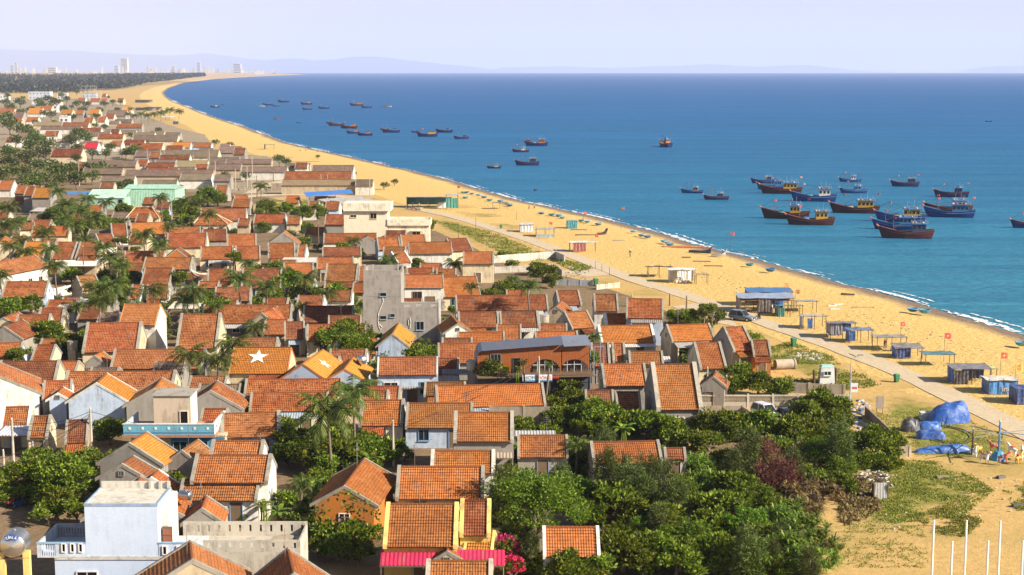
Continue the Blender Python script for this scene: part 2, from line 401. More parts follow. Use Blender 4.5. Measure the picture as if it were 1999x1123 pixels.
shore = smooth_line(densify([Vector((p.x, p.y, 0)) for p in shore], 9.0), 4)
for i, p in enumerate(shore):                                  # small cusps along the water's edge
    p.x += 1.6 * noise.noise(Vector((p.y * 0.035, 1.7, 0))) + 0.7 * noise.noise(Vector((p.y * 0.12, 5.2, 0)))
def normals(line):
    out = []
    for i in range(len(line)):
        d = (line[min(i + 3, len(line) - 1)] - line[max(i - 3, 0)]).normalized()
        out.append(Vector((-d.y, d.x, 0)))
    return out
shore_n = normals(shore)                                       # points inland
m = MB(); prof = [(-60, -4.0), (-9, -1.75), (-2, -1.15), (2.5, -0.82), (7, -0.42), (12, -0.08), (18, 0.10), (26, 0.05), (44, 0.014)]
W = len(prof)
for p, nn in zip(shore, shore_n):
    for o, z in prof:
        q = p + nn * o
        m.v.append((q.x, q.y, z + (0.10 * noise.noise(Vector((q.x * .11, q.y * .11, 0))) if 3 < o < 40 else 0)))
for i in range(len(shore) - 1):
    for j in range(W - 1):
        a = i * W + j; m.f.append((a, a + W, a + W + 1, a + 1))
tag(m.build("beach", M['beach'], smooth=True), kind="structure")

def rise(x, y):
    """the coastal plain lifts gently towards the pine wood"""
    t = max(0.0, min(1.0, (y - 2300) / 4200.0)); t = t * t * (3 - 2 * t)
    return 20.0 * t
m = MB(); LW = 14
for i, (p, nn) in enumerate(zip(shore, shore_n)):
    a = p + nn * 36; left = -(500 + a.y * 0.62)
    for j in range(LW):
        t = (j / (LW - 1)) ** 1.6; x = a.x + (left - a.x) * t
        m.v.append((x, a.y, rise(x, a.y) * min(1.0, (a.x - x) / 350.0)))
for i in range(len(shore) - 1):
    for j in range(LW - 1):
        a = i * LW + j; m.f.append((a, a + LW, a + LW + 1, a + 1))
tag(m.build("ground", M['land'], smooth=True), kind="structure")
m = MB(); ys = [20, 150, 400, 1000, 3000, 9000, 15000, 24000]
for y in ys: m.v += [(-35000, y, SEA_Z), (35000, y, SEA_Z)]
for i in range(len(ys) - 1): m.f.append((2*i, 2*i+1, 2*i+3, 2*i+2))
tag(m.build("sea", M['sea']), kind="structure")

# foam of the small breakers
m = MB(); fr = random.Random(4)
def foam_band(i0, i1, off, wid, thr=0.0):
    """lacy foam: small flecks kept where the noise is high, thick at the breaker's lip"""
    span = max(1, i1 - i0); NX, NY = 10, 7
    for i in range(i0, i1):
        L = (shore[i+1] - shore[i]).length; nx = NX if L < 14 else 6
        for a in range(nx):
            e = math.sin(math.pi * min(1, max(0, (i + (a + .5) / nx - i0) / span))) ** .5
            for b in range(NY):
                def pt(u, v):
                    p = shore[i].lerp(shore[i+1], u); q = noise.noise(Vector((p.x * .3, p.y * .3, 7))); return p + shore_n[i] * (off + 1.1 * q + wid * e * v)
                c = pt((a + .5) / nx, (b + .5) / NY); g = noise.noise(Vector((c.x * 1.1, c.y * 1.1, 2))) + .6 * noise.noise(Vector((c.x * 2.7, c.y * 2.7, 4))) + .35 * math.cos((b / NY - .35) * 4) * e
                if g < thr: continue
                j = .1
                q = [pt((a - j) / nx, (b - j) / NY), pt((a + 1 + j) / nx, (b - j) / NY), pt((a + 1 + j) / nx, (b + 1 + j) / NY), pt((a - j) / nx, (b + 1 + j) / NY)]
                z = SEA_Z + .04 + .10 * b / NY
                m.face([(p.x + fr.uniform(-.12, .12), p.y + fr.uniform(-.12, .12), z) for p in q][::-1])
def near_px(px):
    return min(range(len(shore)), key=lambda i: abs(proj((shore[i].x, shore[i].y, SEA_Z))[0] - px) + (0 if shore[i].y < 2600 else 1e6))
for x0, x1, w in ((1995, 1868, 3.4), (1775, 1712, 2.6), (1612, 1562, 1.8), (1450, 1395, 1.5), (1395, 1288, 3.0), (1270, 1236, 1.8), (1192, 1112, 2.6), (1068, 1036, 3.0),
                  (1000, 962, 2.6), (935, 905, 2.2), (880, 840, 1.6), (745, 720, 3.5), (690, 662, 2.0), (640, 600, 3.2), (592, 560, 2.6), (520, 495, 3.5), (472, 455, 4.5), (455, 440, 3), (400, 385, 4), (372, 360, 6), (345, 335, 6)):
    i0, i1 = near_px(x0), near_px(x1)
    if i1 <= i0: i1 = i0 + 1
    foam_band(i0, i1, -2.0, w * .8, .05); foam_band(i0, i1, -4.2, w * .4, .34)
for i in range(6, len(shore) - 3):
    if shore[i].y < 2500 and fr.random() < .8: foam_band(i, i + 2, -0.9, 0.9, .25)
tag(m.build("foam", M['foam']), kind="stuff")

# sheets laid on the ground
def sheet(name, pxs, z, mat, jit=0.8, kind="structure"):
    pts = [at(x, y) for x, y in pxs]; pts = densify(pts + [pts[0]], 3.0)[:-1]
    out = []
    for p in pts:
        a = noise.noise(Vector((p.x * .16, p.y * .16, 3))) * jit + noise.noise(Vector((p.x * .7, p.y * .7, 9))) * jit * .4
        b = noise.noise(Vector((p.x * .16, p.y * .16, 33))) * jit
        out.append((p.x + a, p.y + b * 1.5, z))
    mm = MB(); mm.face(out)
    o = mm.build(name, mat); return tag(o, kind=kind)
sheet("village_ground", [(-250, 1300), (1000, 1300), (1060, 1000), (1000, 910), (1240, 850), (1375, 812), (1430, 705), (1310, 612), (1230, 580), (1130, 545), (1000, 520), (940, 490), (850, 450),
      (640, 405), (520, 385), (430, 372), (300, 375), (200, 345), (130, 300), (-20, 290), (-600, 290)], 0.03, M['dirt'])
sheet("dirt_road", [(1560, 790), (1720, 740), (1850, 735), (1870, 752), (1760, 760), (1660, 795), (1590, 812)], 0.05, M['land'], 0.5)
sheet("concrete_apron", [(1120, 520), (1190, 517), (1200, 535), (1150, 540), (1090, 533)], 0.05, M['road'], 0.2)
sheet("concrete_apron", [(1310, 600), (1370, 592), (1420, 612), (1440, 640), (1370, 625)], 0.05, M['road'], 0.2)

def turf(pxs, z=0.036, soft=3.0, step=1.0):
    P = [at(x, y) for x, y in pxs]; x0, x1 = min(p.x for p in P) - 2, max(p.x for p in P) + 2; y0, y1 = min(p.y for p in P) - 2, max(p.y for p in P) + 2
    step = max(step, (y1 - y0) / 70, (x1 - x0) / 90); nx, ny = int((x1 - x0) / step) + 1, int((y1 - y0) / step) + 1
    def sd(x, y):
        ins = False; d = 1e9; j = len(P) - 1
        for i in range(len(P)):
            a, b_ = P[i], P[j]
            if (a.y > y) != (b_.y > y) and x < (b_.x - a.x) * (y - a.y) / (b_.y - a.y) + a.x: ins = not ins
            ex, ey = b_.x - a.x, b_.y - a.y; t = max(0, min(1, ((x - a.x) * ex + (y - a.y) * ey) / (ex * ex + ey * ey))); d = min(d, math.hypot(x - a.x - ex * t, y - a.y - ey * t)); j = i
        return d if ins else -d
    mb = MB(); val = []
    for j in range(ny + 1):
        for i in range(nx + 1): x, y = x0 + i * step, y0 + j * step; mb.v.append((x, y, z)); val.append(sd(x, y))
    for j in range(ny):
        for i in range(nx):
            q = (j * (nx + 1) + i, j * (nx + 1) + i + 1, (j + 1) * (nx + 1) + i + 1, (j + 1) * (nx + 1) + i)
            if max(val[k] for k in q) > 0: mb.f.append(q)
    me = mb.mesh("turf"); at_ = me.attributes.new("inside", 'FLOAT', 'POINT')
    at_.data.foreach_set("value", [max(-.4, min(1.0, v / (soft * 2) + .0)) for v in val])
    return tag(link("turf", me, M['turf']), kind="structure")
def ribbon(name, pxs, width, thick, mat):
    ln = smooth_line(densify([at(x, y) for x, y in pxs], 5.0), 4); nn = normals(ln); mm = MB()
    for p, q in zip(ln, nn):
        w = width / 2 + .35 * noise.noise(Vector((p.x * .12, p.y * .12, 2))) + .2 * noise.noise(Vector((p.x * .5, p.y * .5, 6)))
        mm.v += [tuple(p + q * w + Vector((0, 0, z))) for z in (0.0, thick)] + [tuple(p - q * w + Vector((0, 0, z))) for z in (thick, 0.0)]
    for i in range(len(ln) - 1):
        for j in range(3): a = i * 4 + j; mm.f.append((a, a + 1, a + 5, a + 4))
    return tag(mm.build(name, mat), kind="structure")
ROAD_PX = [(2250, 985), (2100, 897), (1985, 834), (1880, 786), (1790, 742), (1700, 703), (1600, 668), (1520, 641), (1450, 616), (1380, 592), (1290, 562), (1220, 540), (1150, 511),
           (1085, 487), (1020, 463), (960, 445), (900, 426), (850, 414), (800, 406)]
sheet("shed_plots", [(430, 374), (300, 377), (200, 347), (130, 302), (-20, 292), (-400, 292), (-300, 196), (150, 192), (255, 205), (300, 232), (350, 250), (400, 262), (425, 300), (560, 305), (690, 325), (735, 352), (700, 372), (520, 386)], 0.022, M['plot'], 2.0)
turf([(838, 424), (900, 431), (955, 450), (1040, 482), (1105, 512), (1020, 512), (965, 492), (930, 470), (850, 448)], 0.038)
turf([(488, 400), (560, 392), (690, 384), (735, 392), (640, 408), (500, 412)], 0.034)
turf([(1680, 800), (1740, 762), (1860, 792), (1999, 858), (2100, 935), (1995, 900), (1880, 912), (1760, 905), (1730, 860)], 0.034)
turf([(900, 397), (1000, 430), (1060, 465), (1010, 455), (940, 428), (895, 412)], 0.036)
turf([(1450, 700), (1540, 672), (1620, 700), (1720, 745), (1660, 770), (1560, 740)], 0.034)
turf([(1600, 960), (1690, 895), (1780, 885), (1900, 912), (1960, 960), (1900, 1000), (1840, 1020), (1720, 1030), (1620, 1040)], 0.040)
ribbon("road", ROAD_PX, 4.3, 0.10, M['road'])
ribbon("road", [(720, 388), (670, 383), (600, 379.5), (540, 378), (495, 379), (470, 383), (445, 392)], 5.0, 0.09, M['road'])
ribbon("road", [(490, 377), (508, 366), (535, 356), (560, 352)], 4.5, 0.10, M['road'])
ribbon("lane", [(-40, 1000), (30, 985), (70, 955), (85, 925), (60, 890)], 4.0, 0.09, M['dirt'])

# far hills across the bay
def hills(name, prof, dist, depth, seed):
    mm = MB(); rows = 7; xs = [x for x, _ in prof]; cols = int((xs[-1] - xs[0]) / 7)
    for j in range(rows):
        t = j / (rows - 1); prof_h = math.sin(math.pi * min(1.0, t * .5 + (0.0 if t < 1 else 0)))
        for i in range(cols + 1):
            x = xs[0] + (xs[-1] - xs[0]) * i / cols
            k = max(a for a in range(len(prof)) if prof[a][0] <= x or a == 0); k = min(k, len(prof) - 2)
            f = (x - prof[k][0]) / (prof[k+1][0] - prof[k][0]); y = prof[k][1] + (prof[k+1][1] - prof[k][1]) * f
            Y = dist + depth * t
            kk = FOC / dist
            h = CAM_H + (HZN - y) / kk
            h += 14 * noise.noise(Vector((x * .06, t * 3, seed))) + 6 * noise.noise(Vector((x * .23, t * 7, seed)))
            z = max(-3.0, h * prof_h * (1 + .12 * noise.noise(Vector((x * .05, t * 4, seed + 9))) * (1 - t)))
            mm.v.append(((x - CX) / FOC * dist, Y, z if t > 0 else -25.0))
    for j in range(rows - 1):
        for i in range(cols):
            a = j * (cols + 1) + i; mm.f.append((a, a + 1, a + cols + 2, a + cols + 1))
    return tag(mm.build(name, M['hill'], smooth=True), kind="structure")
hills("hills", [(-500, 120), (-300, 104), (-100, 92), (0, 95), (60, 94), (130, 100), (200, 103), (260, 105), (320, 103), (345, 100), (372, 103), (420, 110), (470, 115), (500, 113), (540, 111),
                (580, 116), (620, 114), (660, 108), (700, 107), (740, 111), (790, 117), (830, 121), (870, 125), (920, 130), (980, 137), (1020, 143)], 42000, 4500, 1)
hills("hills", [(930, 141), (980, 131), (1040, 130), (1110, 128), (1160, 131), (1220, 132), (1300, 128), (1360, 127), (1400, 123), (1440, 126), (1500, 130), (1560, 127), (1600, 125), (1650, 131), (1710, 139), (1740, 144)], 46000, 3000, 5)
hills("hills", [(1890, 144), (1930, 136), (1960, 131), (1999, 128), (2080, 126), (2160, 133), (2220, 143)], 46000, 3000, 8)

# the air
m = MB().box(-36000, 36000, -400, 52000, -30.0, 1100)
hz = bpy.data.materials.new("haze"); hz.use_nodes = True; hn = hz.node_tree.nodes; hn.clear()
ho = hn.new("ShaderNodeOutputMaterial"); hv = hn.new("ShaderNodeVolumePrincipled")
hv.inputs["Color"].default_value = (0.64, 0.72, 1.0, 1); hv.inputs["Density"].default_value = 4.8e-5; hv.inputs["Anisotropy"].default_value = 0.0
hz.node_tree.links.new(hv.outputs[0], ho.inputs["Volume"])
tag(m.build("haze", hz), kind="stuff")

# ================================================================== tiled houses
ROOF = dict(o=(0.49, 0.155, 0.038), r=(0.41, 0.115, 0.034), d=(0.255, 0.07, 0.03), y=(0.60, 0.255, 0.045), g=(0.25, 0.205, 0.165), m=(0.30, 0.13, 0.045), p=(0.55, 0.03, 0.05), t=(0.42, 0.33, 0.2))
ROOFN = dict(o="orange", r="rust red", d="dark red", y="golden orange", g="grey", m="brown", p="bright red", t="tan")
WALL = dict(c=(0.72, 0.60, 0.40), w=(0.80, 0.77, 0.70), g=(0.34, 0.31, 0.275), b=(0.52, 0.62, 0.78), y=(0.78, 0.56, 0.17), t=(0.50, 0.40, 0.27), n=(0.50, 0.17, 0.03), s=(0.42, 0.52, 0.62))
WALLN = dict(c="cream", w="white", g="grey cement", b="pale blue", y="yellow", t="tan", n="orange", s="blue-grey")
hrng = random.Random(11)
HD = {}
HOUSES = []                                                     # (object, x, y in the photograph, what)

def roof_slope(w, run, rise_, drop, course=0.36, thick=0.10, ends=True):
    """one tiled slope in local coordinates: eave along x at y=0 z=0, climbing to y=run z=rise_; every course of tiles steps"""
    mb = MB(); L = math.hypot(run, rise_); c, s = run / L, rise_ / L
    ln = L + drop; nC = max(3, int(round(ln / course))); st = ln / nC
    P = lambda x, v, h: (x, v * c - h * s, v * s + h * c)
    x0, x1 = -w / 2, w / 2
    for i in range(nC):
        v0, v1 = -drop + i * st, -drop + (i + 1) * st
        mb.face([P(x0, v0, .075), P(x1, v0, .075), P(x1, v1, .012), P(x0, v1, .012)], [(x0, v0), (x1, v0), (x1, v1), (x0, v1)])
        mb.face([P(x0, v0, .0), P(x1, v0, .0), P(x1, v0, .075), P(x0, v0, .075)], [(x0, v0), (x1, v0), (x1, v0 + .05), (x0, v0 + .05)])
    a, b = -drop, L
    mb.face([P(x0, b, -thick), P(x1, b, -thick), P(x1, a, -thick), P(x0, a, -thick)], [(0, 0)] * 4)
    mb.face([P(x0, a, -thick), P(x1, a, -thick), P(x1, a, .0), P(x0, a, .0)], [(0, 0)] * 4)
    for x in (x0, x1): mb.face([P(x, a, -thick), P(x, b, -thick), P(x, b, .03), P(x, a, .06)], [(0, 0)] * 4)
    return mb

def opening(parent, name, c, w, h, nrm, col=(0.6, 0.58, 0.52), pane='glass', panecol=None, bars=1):
    """a framed window or door on a wall: c centre, nrm outward normal in the thing's own frame"""
    nrm = Vector(nrm); sd = Vector((-nrm.y, nrm.x, 0)); up = Vector((0, 0, 1)); c = Vector(c)
    mat3 = Matrix((sd, nrm, up)).transposed(); t = 0.075
    fr = MB()
    for dx in (-1, 1): fr.rbox(c + sd * dx * (w / 2 + t / 2) + nrm * .05, t / 2, .055, h / 2 + t, mat3)
    for dz in (-1, 1): fr.rbox(c + up * dz * (h / 2 + t / 2) + nrm * .05, w / 2, .055, t / 2, mat3)
    for b in range(bars): fr.rbox(c + sd * (w * ((b + 1) / (bars + 1) - .5)) + nrm * .045, t * .35, .04, h / 2, mat3)
    if name == "window": fr.rbox(c - up * (h / 2 + t + .03) + nrm * .09, w / 2 + .14, .09, .035, mat3)
    f = fr.build(name, M['paint'], parent, col)
    MB().rbox(c + nrm * .02, w / 2, .018, h / 2, mat3).build("pane" if pane == 'glass' else "panel", M[pane], f, panecol)
    return f

def gable_house(loc, rz, w, run, he, hr, wall='c', roof='r', verge=0.26, vcol=(0.33, 0.30, 0.25), back=1.0, ops=(), base=0.0, drop=0.4, flat_end=True, name="tiled_house"):
    """ridge along local x; front slope towards -y; loc on the ground below the middle of the ridge"""
    t = thing(name, loc, rz, cat="house", group="tiled village houses"); HD[t.name] = (w, run, he, hr, back, wall)
    k = (hr - he) / run; rb = run * back
    heb = hr - k * rb
    wc = WALL[wall]; j = hrng.uniform(.86, 1.08); wc = tuple(min(.85, x * j) for x in wc)
    wl_ = MB(); a = .12
    poly = [(0, -run + a, base), (0, rb - a, base), (0, rb - a, heb - .06 + k * a), (0, 0, hr - .14), (0, -run + a, he - .06 + k * a)]
    wl_.prism(poly, (-w/2 + .04, 0, 0), (w/2 - .04, 0, 0))
    wl_.build("wall", M['plaster'], t, wc)
    rc = ROOF[roof]; v1, v2 = hrng.uniform(.74, 1.2), hrng.uniform(.9, 1.15); dl = hrng.uniform(0, .4) if roof in 'rod' else 0
    rc = tuple(a_ * (1 - dl) + b_ * dl for a_, b_ in zip(rc, (.30, .165, .085)))
    rc = (rc[0] * v1, rc[1] * v1 * v2, rc[2] * v1, {'y': .15, 'p': 0.0, 'o': hrng.uniform(.45, .95), 'g': .6, 't': .3}.get(roof, hrng.uniform(.75, 1.0)))
    sl = roof_slope(w - 2 * verge, run, hr - he, drop).build("roof_slope", M['tile'], t, rc); sl.location = (0, -run, he)
    sb = roof_slope(w - 2 * verge, rb, hr - heb, drop).build("roof_slope", M['tile'], t, rc); sb.location = (0, rb, heb); sb.rotation_euler = (0, 0, math.pi)
    rd = MB(); n = max(4, int(w / .42)); xs = [(-w/2 + verge) + (w - 2*verge) * i / n for i in range(n + 1)]
    path, rad = [], []
    for i, x in enumerate(xs[:-1]): path += [(x, 0, hr + .02), (xs[i+1] - .03, 0, hr + .02)]; rad += [.115, .15]
    rd.tube(path, rad, 6); rd.build("ridge_cap", M['tile'], t, tuple(x * 1.25 for x in rc[:3]) + (.5,))
    for sx in (-1, 1):
        vm = MB(); x = sx * (w / 2 - verge / 2); h = verge * .72; d = drop * run / math.hypot(run, hr - he)
        for yy, zz, kk in ((-run, he, 1), (rb, heb, -1)):
            e = (x, yy - kk * d, zz - d * k)
            top = (x, 0, hr)
            hw = verge / 2 + .01
            b = [(e[0] - hw, e[1], e[2] - .16), (e[0] + hw, e[1], e[2] - .16), (top[0] + hw, top[1], top[2] - .16), (top[0] - hw, top[1], top[2] - .16)]
            u = [(p[0], p[1], p[2] + .16 + h) for p in b]
            if kk < 0: b, u = b[::-1], u[::-1]
            vm.hexa(b, u)
        vm.build("verge", M['concrete'], t, vcol)
    bm_ = MB().box(-w/2 + .02, w/2 - .02, -run - .02, -run + .10, he - .42, he - .13)
    bm_.build("eave_beam", M['plaster'], t, tuple(min(.8, x * 1.12) for x in wc))
    for o in ops:
        kind, face, u, z, ww, hh = o[:6]; fc = o[6] if len(o) > 6 else (0.55, 0.5, 0.42)
        if face == 'f': c, nr = (u * w / 2, -run + a, z), (0, -1, 0)
        elif face == 'l': c, nr = (-w/2 + .04, u * run, z), (-1, 0, 0)
        else: c, nr = (w/2 - .04, u * run, z), (1, 0, 0)
        if kind == 'd': opening(t, "door", (c[0], c[1], hh / 2 + .05), ww, hh, nr, fc, 'wood', None, 0)
        elif kind == 'v': opening(t, "vent", c, ww, hh, nr, fc, 'dark', None, 2)
        else: opening(t, "window", c, ww, hh, nr, fc, 'glass')
    return t
FC = [(0.55, 0.5, 0.42), (0.18, 0.30, 0.5), (0.75, 0.72, 0.66), (0.30, 0.18, 0.1), (0.2, 0.42, 0.48)]
def auto_ops(w, run, he, near, right):
    o = []; fc = hrng.choice(FC)
    if near:
        n = max(1, int(w / 3.2))
        for i in range(n):
            u = (2 * (i + .5) / n - 1) * .9
            o.append(('d', 'f', u, 0, 1.1, 2.1, fc) if i == n // 2 else ('w', 'f', u, 1.55, 1.1, 1.15, fc))
        if hrng.random() < .5: o.append(('v', right, hrng.uniform(-.15, .15), he + run * .12, .45, .5, (0.3, 0.27, 0.22)))
    return o

def A(xl, xr, yl, yr, yt, wall='c', roof='r', he=2.7, pitch=33, verge=0.26, vcol=(0.33, 0.30, 0.25), ops=None, back=1.0, what=None, label=None, min_run=1.0):
    """house whose ridge runs across the view: front eave from (xl, yl) to (xr, yr), ridge at row yt"""
    pl, pr = at(xl, yl, he), at(xr, yr, he); d = pr - pl; w = d.length; d.normalize(); q = Vector((-d.y, d.x, 0)); mid = (pl + pr) / 2; k = math.tan(R(pitch))
    run = solve(lambda s: proj(mid + q * s + Vector((0, 0, s * k)))[1], 0.2, 12, yt); run = max(min_run, min(run, 7.5))
    hr = he + run * k; c = mid + q * run; near = mid.y < 330
    t = gable_house((c.x, c.y, 0), math.atan2(d.y, d.x), w, run, he, hr, wall, roof, verge, vcol, back, auto_ops(w, run, he, near, 'r' if mid.x < 0 else 'l') if ops is None else ops)
    HOUSES.append((t, (xl + xr) / 2, (yl + yt) / 2, what or ("%s tiled house with %s walls" % (ROOFN[roof], WALLN[wall])), label))
    return t
def B(xl, yl, xr, yr, xa, ya, xb, yb, wall='c', roof='o', he=2.7, verge=0.22, vcol=(0.33, 0.30, 0.25), ops=None, what=None, label=None):
    """house whose gable faces the view: eaves of the near gable (xl, yl) (xr, yr), its apex (xa, ya), far end of the ridge (xb, yb)"""
    pl, pr = at(xl, yl, he), at(xr, yr, he); mid = (pl + pr) / 2; run = (pr - pl).length / 2
    hr = solve(lambda z: proj((mid.x, mid.y, z))[1], he + .3, he + 8, ya); hr = min(max(hr, he + run * .36), he + run * .8)
    a, b = at(xa, ya, hr), at(xb, yb, hr); d = b - a; L = max(3.0, min(d.length, 16)); ang = math.atan2(d.y, d.x)
    ang = max(R(52), min(R(128), ang)); d = Vector((math.cos(ang), math.sin(ang), 0))
    c = Vector((mid.x, mid.y, 0)) + d * L / 2; near = mid.y < 330
    if ops is None:
        ops = [hrng.choice([('v', 'l', .02, he + .22 * run, .45, .4, (0.25, 0.22, 0.19)), ('v', 'l', -.2, he - .9, .8, .9, (0.35, 0.28, 0.2)), ('d', 'l', .3, 0, .95, 2.0, (.3, .2, .12))])] if near and hrng.random() < .75 else []
    t = gable_house((c.x, c.y, 0), ang, L, run, he, hr, wall, roof, verge, vcol, 1.0, ops)
    HOUSES.append((t, (xl + xr) / 2, (yl + yb) / 2, what or ("%s house with %s front gable" % (ROOFN[roof], WALLN[wall])), label))
    return t
WV = (0.78, 0.75, 0.68); YV = (0.80, 0.58, 0.20); GV = (0.30, 0.27, 0.23)

# ---- nearest rows
B(266, 1160, 488, 1160, 376, 1098, 372, 1060, 't', 'o', he=3.2, verge=.3)
B(496, 1182, 654, 1182, 575, 1124, 563, 1074, 't', 'o', he=3.2, verge=.3)
A(830, 962, 1145, 1145, 1097, 'c', 'o', verge=.34, vcol=(.5, .45, .36))
B(834, 1103, 912, 1103, 872, 1080, 873, 1072, 'c', 'o', he=2.6)
A(748, 893, 1062, 1062, 986, 'y', 'o', he=4.0, verge=.34, vcol=YV, label="orange tiled house with yellow verges above the pink awning")
A(897, 958, 1040, 1040, 979, 'y', 'd', he=4.0, verge=.34, vcol=YV)
A(905, 962, 1074, 1076, 1038, 'y', 'y', he=2.6, verge=.2, vcol=YV)
A(1060, 1172, 1082, 1082, 1031, 'w', 'o', he=2.8, vcol=WV, label="small orange roof with white verge sunk among the front trees")
B(612, 984, 732, 988, 671, 952, 712, 897, 'n', 'o', he=3.4, ops=[('d', 'l', -.05, 0, 1.0, 2.1, (.3, .15, .06)), ('w', 'l', .0, 2.0, .9, 1.0, (.75, .72, .66))], label="orange walled house with creeper on its gable between trees")
A(772, 945, 970, 970, 913, 'c', 'o', verge=.32)
A(840, 966, 920, 920, 882, 'w', 'o', verge=.34, vcol=(.6, .57, .5))
A(885, 1003, 858, 858, 807, 'g', 'o', he=4.4, verge=.36, vcol=(.42, .39, .33), label="orange roof above a white concrete balcony and tin awning")
A(700, 787, 828, 828, 783, 'w', 'o', verge=.36, vcol=GV)
A(791, 922, 832, 832, 789, 'b', 'o')
A(852, 1066, 793, 788, 753, 'c', 'o', verge=.3)
A(736, 855, 730, 729, 699, 'b', 'r', he=4.2, verge=.2, vcol=(.6, .58, .55), ops=[('w', 'f', -.55, 2.2, 1.7, 1.5, (.7, .7, .66)), ('d', 'f', .15, 0, 1.3, 2.3, (.2, .35, .5)), ('w', 'f', .62, 2.2, 1.6, 1.5, (.2, .35, .5))], label="rust roofed house with white and blue columned front")
A(1010, 1110, 889, 889, 852, 'g', 'o')
A(1157, 1294, 903, 900, 864, 'g', 'o', verge=.3)
A(1297, 1340, 893, 893, 877, 'g', 'r')
STAR1 = A(447, 562, 727, 727, 680, 'c', 'y', he=3.4, verge=.12, vcol=(.6, .22, .08), label="large golden orange roof painted with a white star")
STAR2 = B(547, 741, 636, 741, 591, 712, 631, 684, 'b', 'y', he=3.4, verge=.14, vcol=(.5, .2, .07), label="golden roofed house with a small white star on its slope")
B(637, 742, 708, 742, 672, 722, 690, 699, 'b', 'y', he=3.4, verge=.14, vcol=(.5, .2, .07))
# ---- bottom left
A(348, 503, 973, 973, 938, 'w', 'o', he=2.6, verge=.28, back=.35)
A(372, 524, 938, 938, 891, 'w', 'o', he=4.0, verge=.34)
A(408, 512, 893, 893, 863, 'w', 'o', he=4.0, verge=.34)
B(192, 905, 314, 908, 255, 869, 291, 846, 'g', 'y', he=3.2, verge=.3)
B(318, 909, 392, 909, 356, 882, 389, 860, 'g', 'm', he=2.6)
B(189, 937, 287, 935, 239, 910, 264, 893, 'g', 'o', he=3.0, verge=.3)
B(255, 962, 336, 960, 290, 935, 301, 924, 'w', 'o', he=2.8, vcol=WV)
B(166, 1012, 352, 1012, 258, 965, 275, 933, 'g', 'o', he=3.0, verge=.3)
B(359, 1022, 430, 1022, 393, 997, 403, 971, 'g', 'o', he=2.8, verge=.3)
A(0, 58, 832, 830, 796, 'c', 'r', verge=.3, vcol=WV)
A(54, 94, 852, 851, 814, 'c', 'r', verge=.3)
A(126, 172, 862, 860, 822, 't', 'd')
A(430, 548, 852, 848, 808, 'b', 'r', verge=.4)
A(388, 440, 832, 832, 800, 'g', 'r')
# ---- rows of the middle
B(-105, 775, 75, 774, -15, 731, -14, 703, 'w', 'o', he=3.8)
A(-10, 110, 744, 742, 707, 'c', 'd', verge=.36)
A(82, 139, 777, 775, 745, 'w', 'r')
A(120, 337, 764, 763, 727, 'c', 'r', verge=.36)
B(137, 782, 241, 787, 187, 750, 208, 730, 'b', 'y', he=3.6, verge=.2, vcol=(.6, .58, .52), label="golden roofed house with pale blue gable and round vent")
B(94, 781, 131, 780, 111, 770, 122, 757, 'b', 'o', he=3.2, verge=.2, vcol=(.7, .7, .68))
B(246, 792, 357, 793, 301, 762, 317, 740, 'g', 'o', he=3.4, verge=.3)
B(352, 800, 470, 801, 411, 766, 425, 746, 'g', 'r', he=3.4, verge=.3)
A(476, 668, 769, 767, 742, 'c', 'r', verge=.3)
A(486, 640, 801, 799, 768, 'c', 'r', he=2.6, back=.4)
A(215, 396, 718, 717, 684, 'g', 'r', verge=.3)
B(164, 713, 206, 712, 184, 691, 201, 682, 'g', 'o', he=2.6)
A(-10, 40, 698, 697, 671, 'b', 'o'); A(60, 101, 703, 703, 675, 'c', 'r')
A(160, 270, 686, 684, 632, 'c', 'r', he=3.6, verge=.36)
A(343, 424, 679, 678, 615, 'c', 'r', he=3.6, verge=.36)
A(232, 304, 633, 633, 595, 'w', 'o', he=5.8, verge=.16, vcol=(.6, .25, .08), label="tall bright orange roof with tall white gable wall")
A(392, 568, 630, 629, 597, 'g', 'r', verge=.3)
A(72, 123, 633, 632, 603, 'c', 'r', verge=.36); A(28, 95, 641, 640, 616, 'c', 'r', verge=.3)
B(-25, 662, 43, 661, 10, 640, 47, 626, 'g', 'd'); B(-15, 634, 28, 633, 8, 622, 38, 611, 'c', 'r')
A(590, 690, 628, 627, 599, 'g', 'd', verge=.3); A(640, 706, 649, 648, 618, 'g', 'd'); A(598, 716, 665, 663, 635, 'c', 'o', verge=.3)  # second roof: its dark clay paints in the shadow lying on it
A(555, 596, 661, 660, 630, 'c', 'd'); A(450, 540, 682, 682, 661, 'g', 'd'); B(480, 637, 542, 637, 510, 613, 540, 600, 'c', 'r')
B(737, 676, 795, 677, 762, 654, 775, 632, 'b', 'y', he=3.2)
B(868, 650, 920, 650, 893, 634, 880, 618, 'w', 'o'); A(893, 986, 667, 666, 650, 'w', 'o'); A(855, 950, 707, 706, 672, 'g', 'r')
A(890, 1071, 605, 603, 578, 'b', 'd', he=3.4); A(895, 975, 638, 637, 611, 'w', 'd', verge=.3); A(977, 1053, 637, 636, 610, 'w', 'd', verge=.3)
B(1068, 613, 1104, 612, 1085, 600, 1095, 590, 't', 'r', he=2.6); A(1090, 1136, 595, 594, 569, 'g', 'd', verge=.3)
A(1160, 1208, 606, 606, 576, 'w', 'r', he=3.6, verge=.3)
A(1222, 1295, 619, 620, 585, 'b', 'r', he=4.6, label="rust roofed house with pale blue seaward wall at the village edge")
A(1115, 1161, 640, 637, 610, 'g', 'o'); A(1052, 1108, 651, 651, 634, 'g', 'o'); A(1045, 1130, 668, 667, 649, 'g', 'o')
A(1183, 1257, 637, 636, 614, 'w', 'o', verge=.34, vcol=WV); A(1172, 1280, 668, 666, 637, 'w', 'o', verge=.36, vcol=WV)
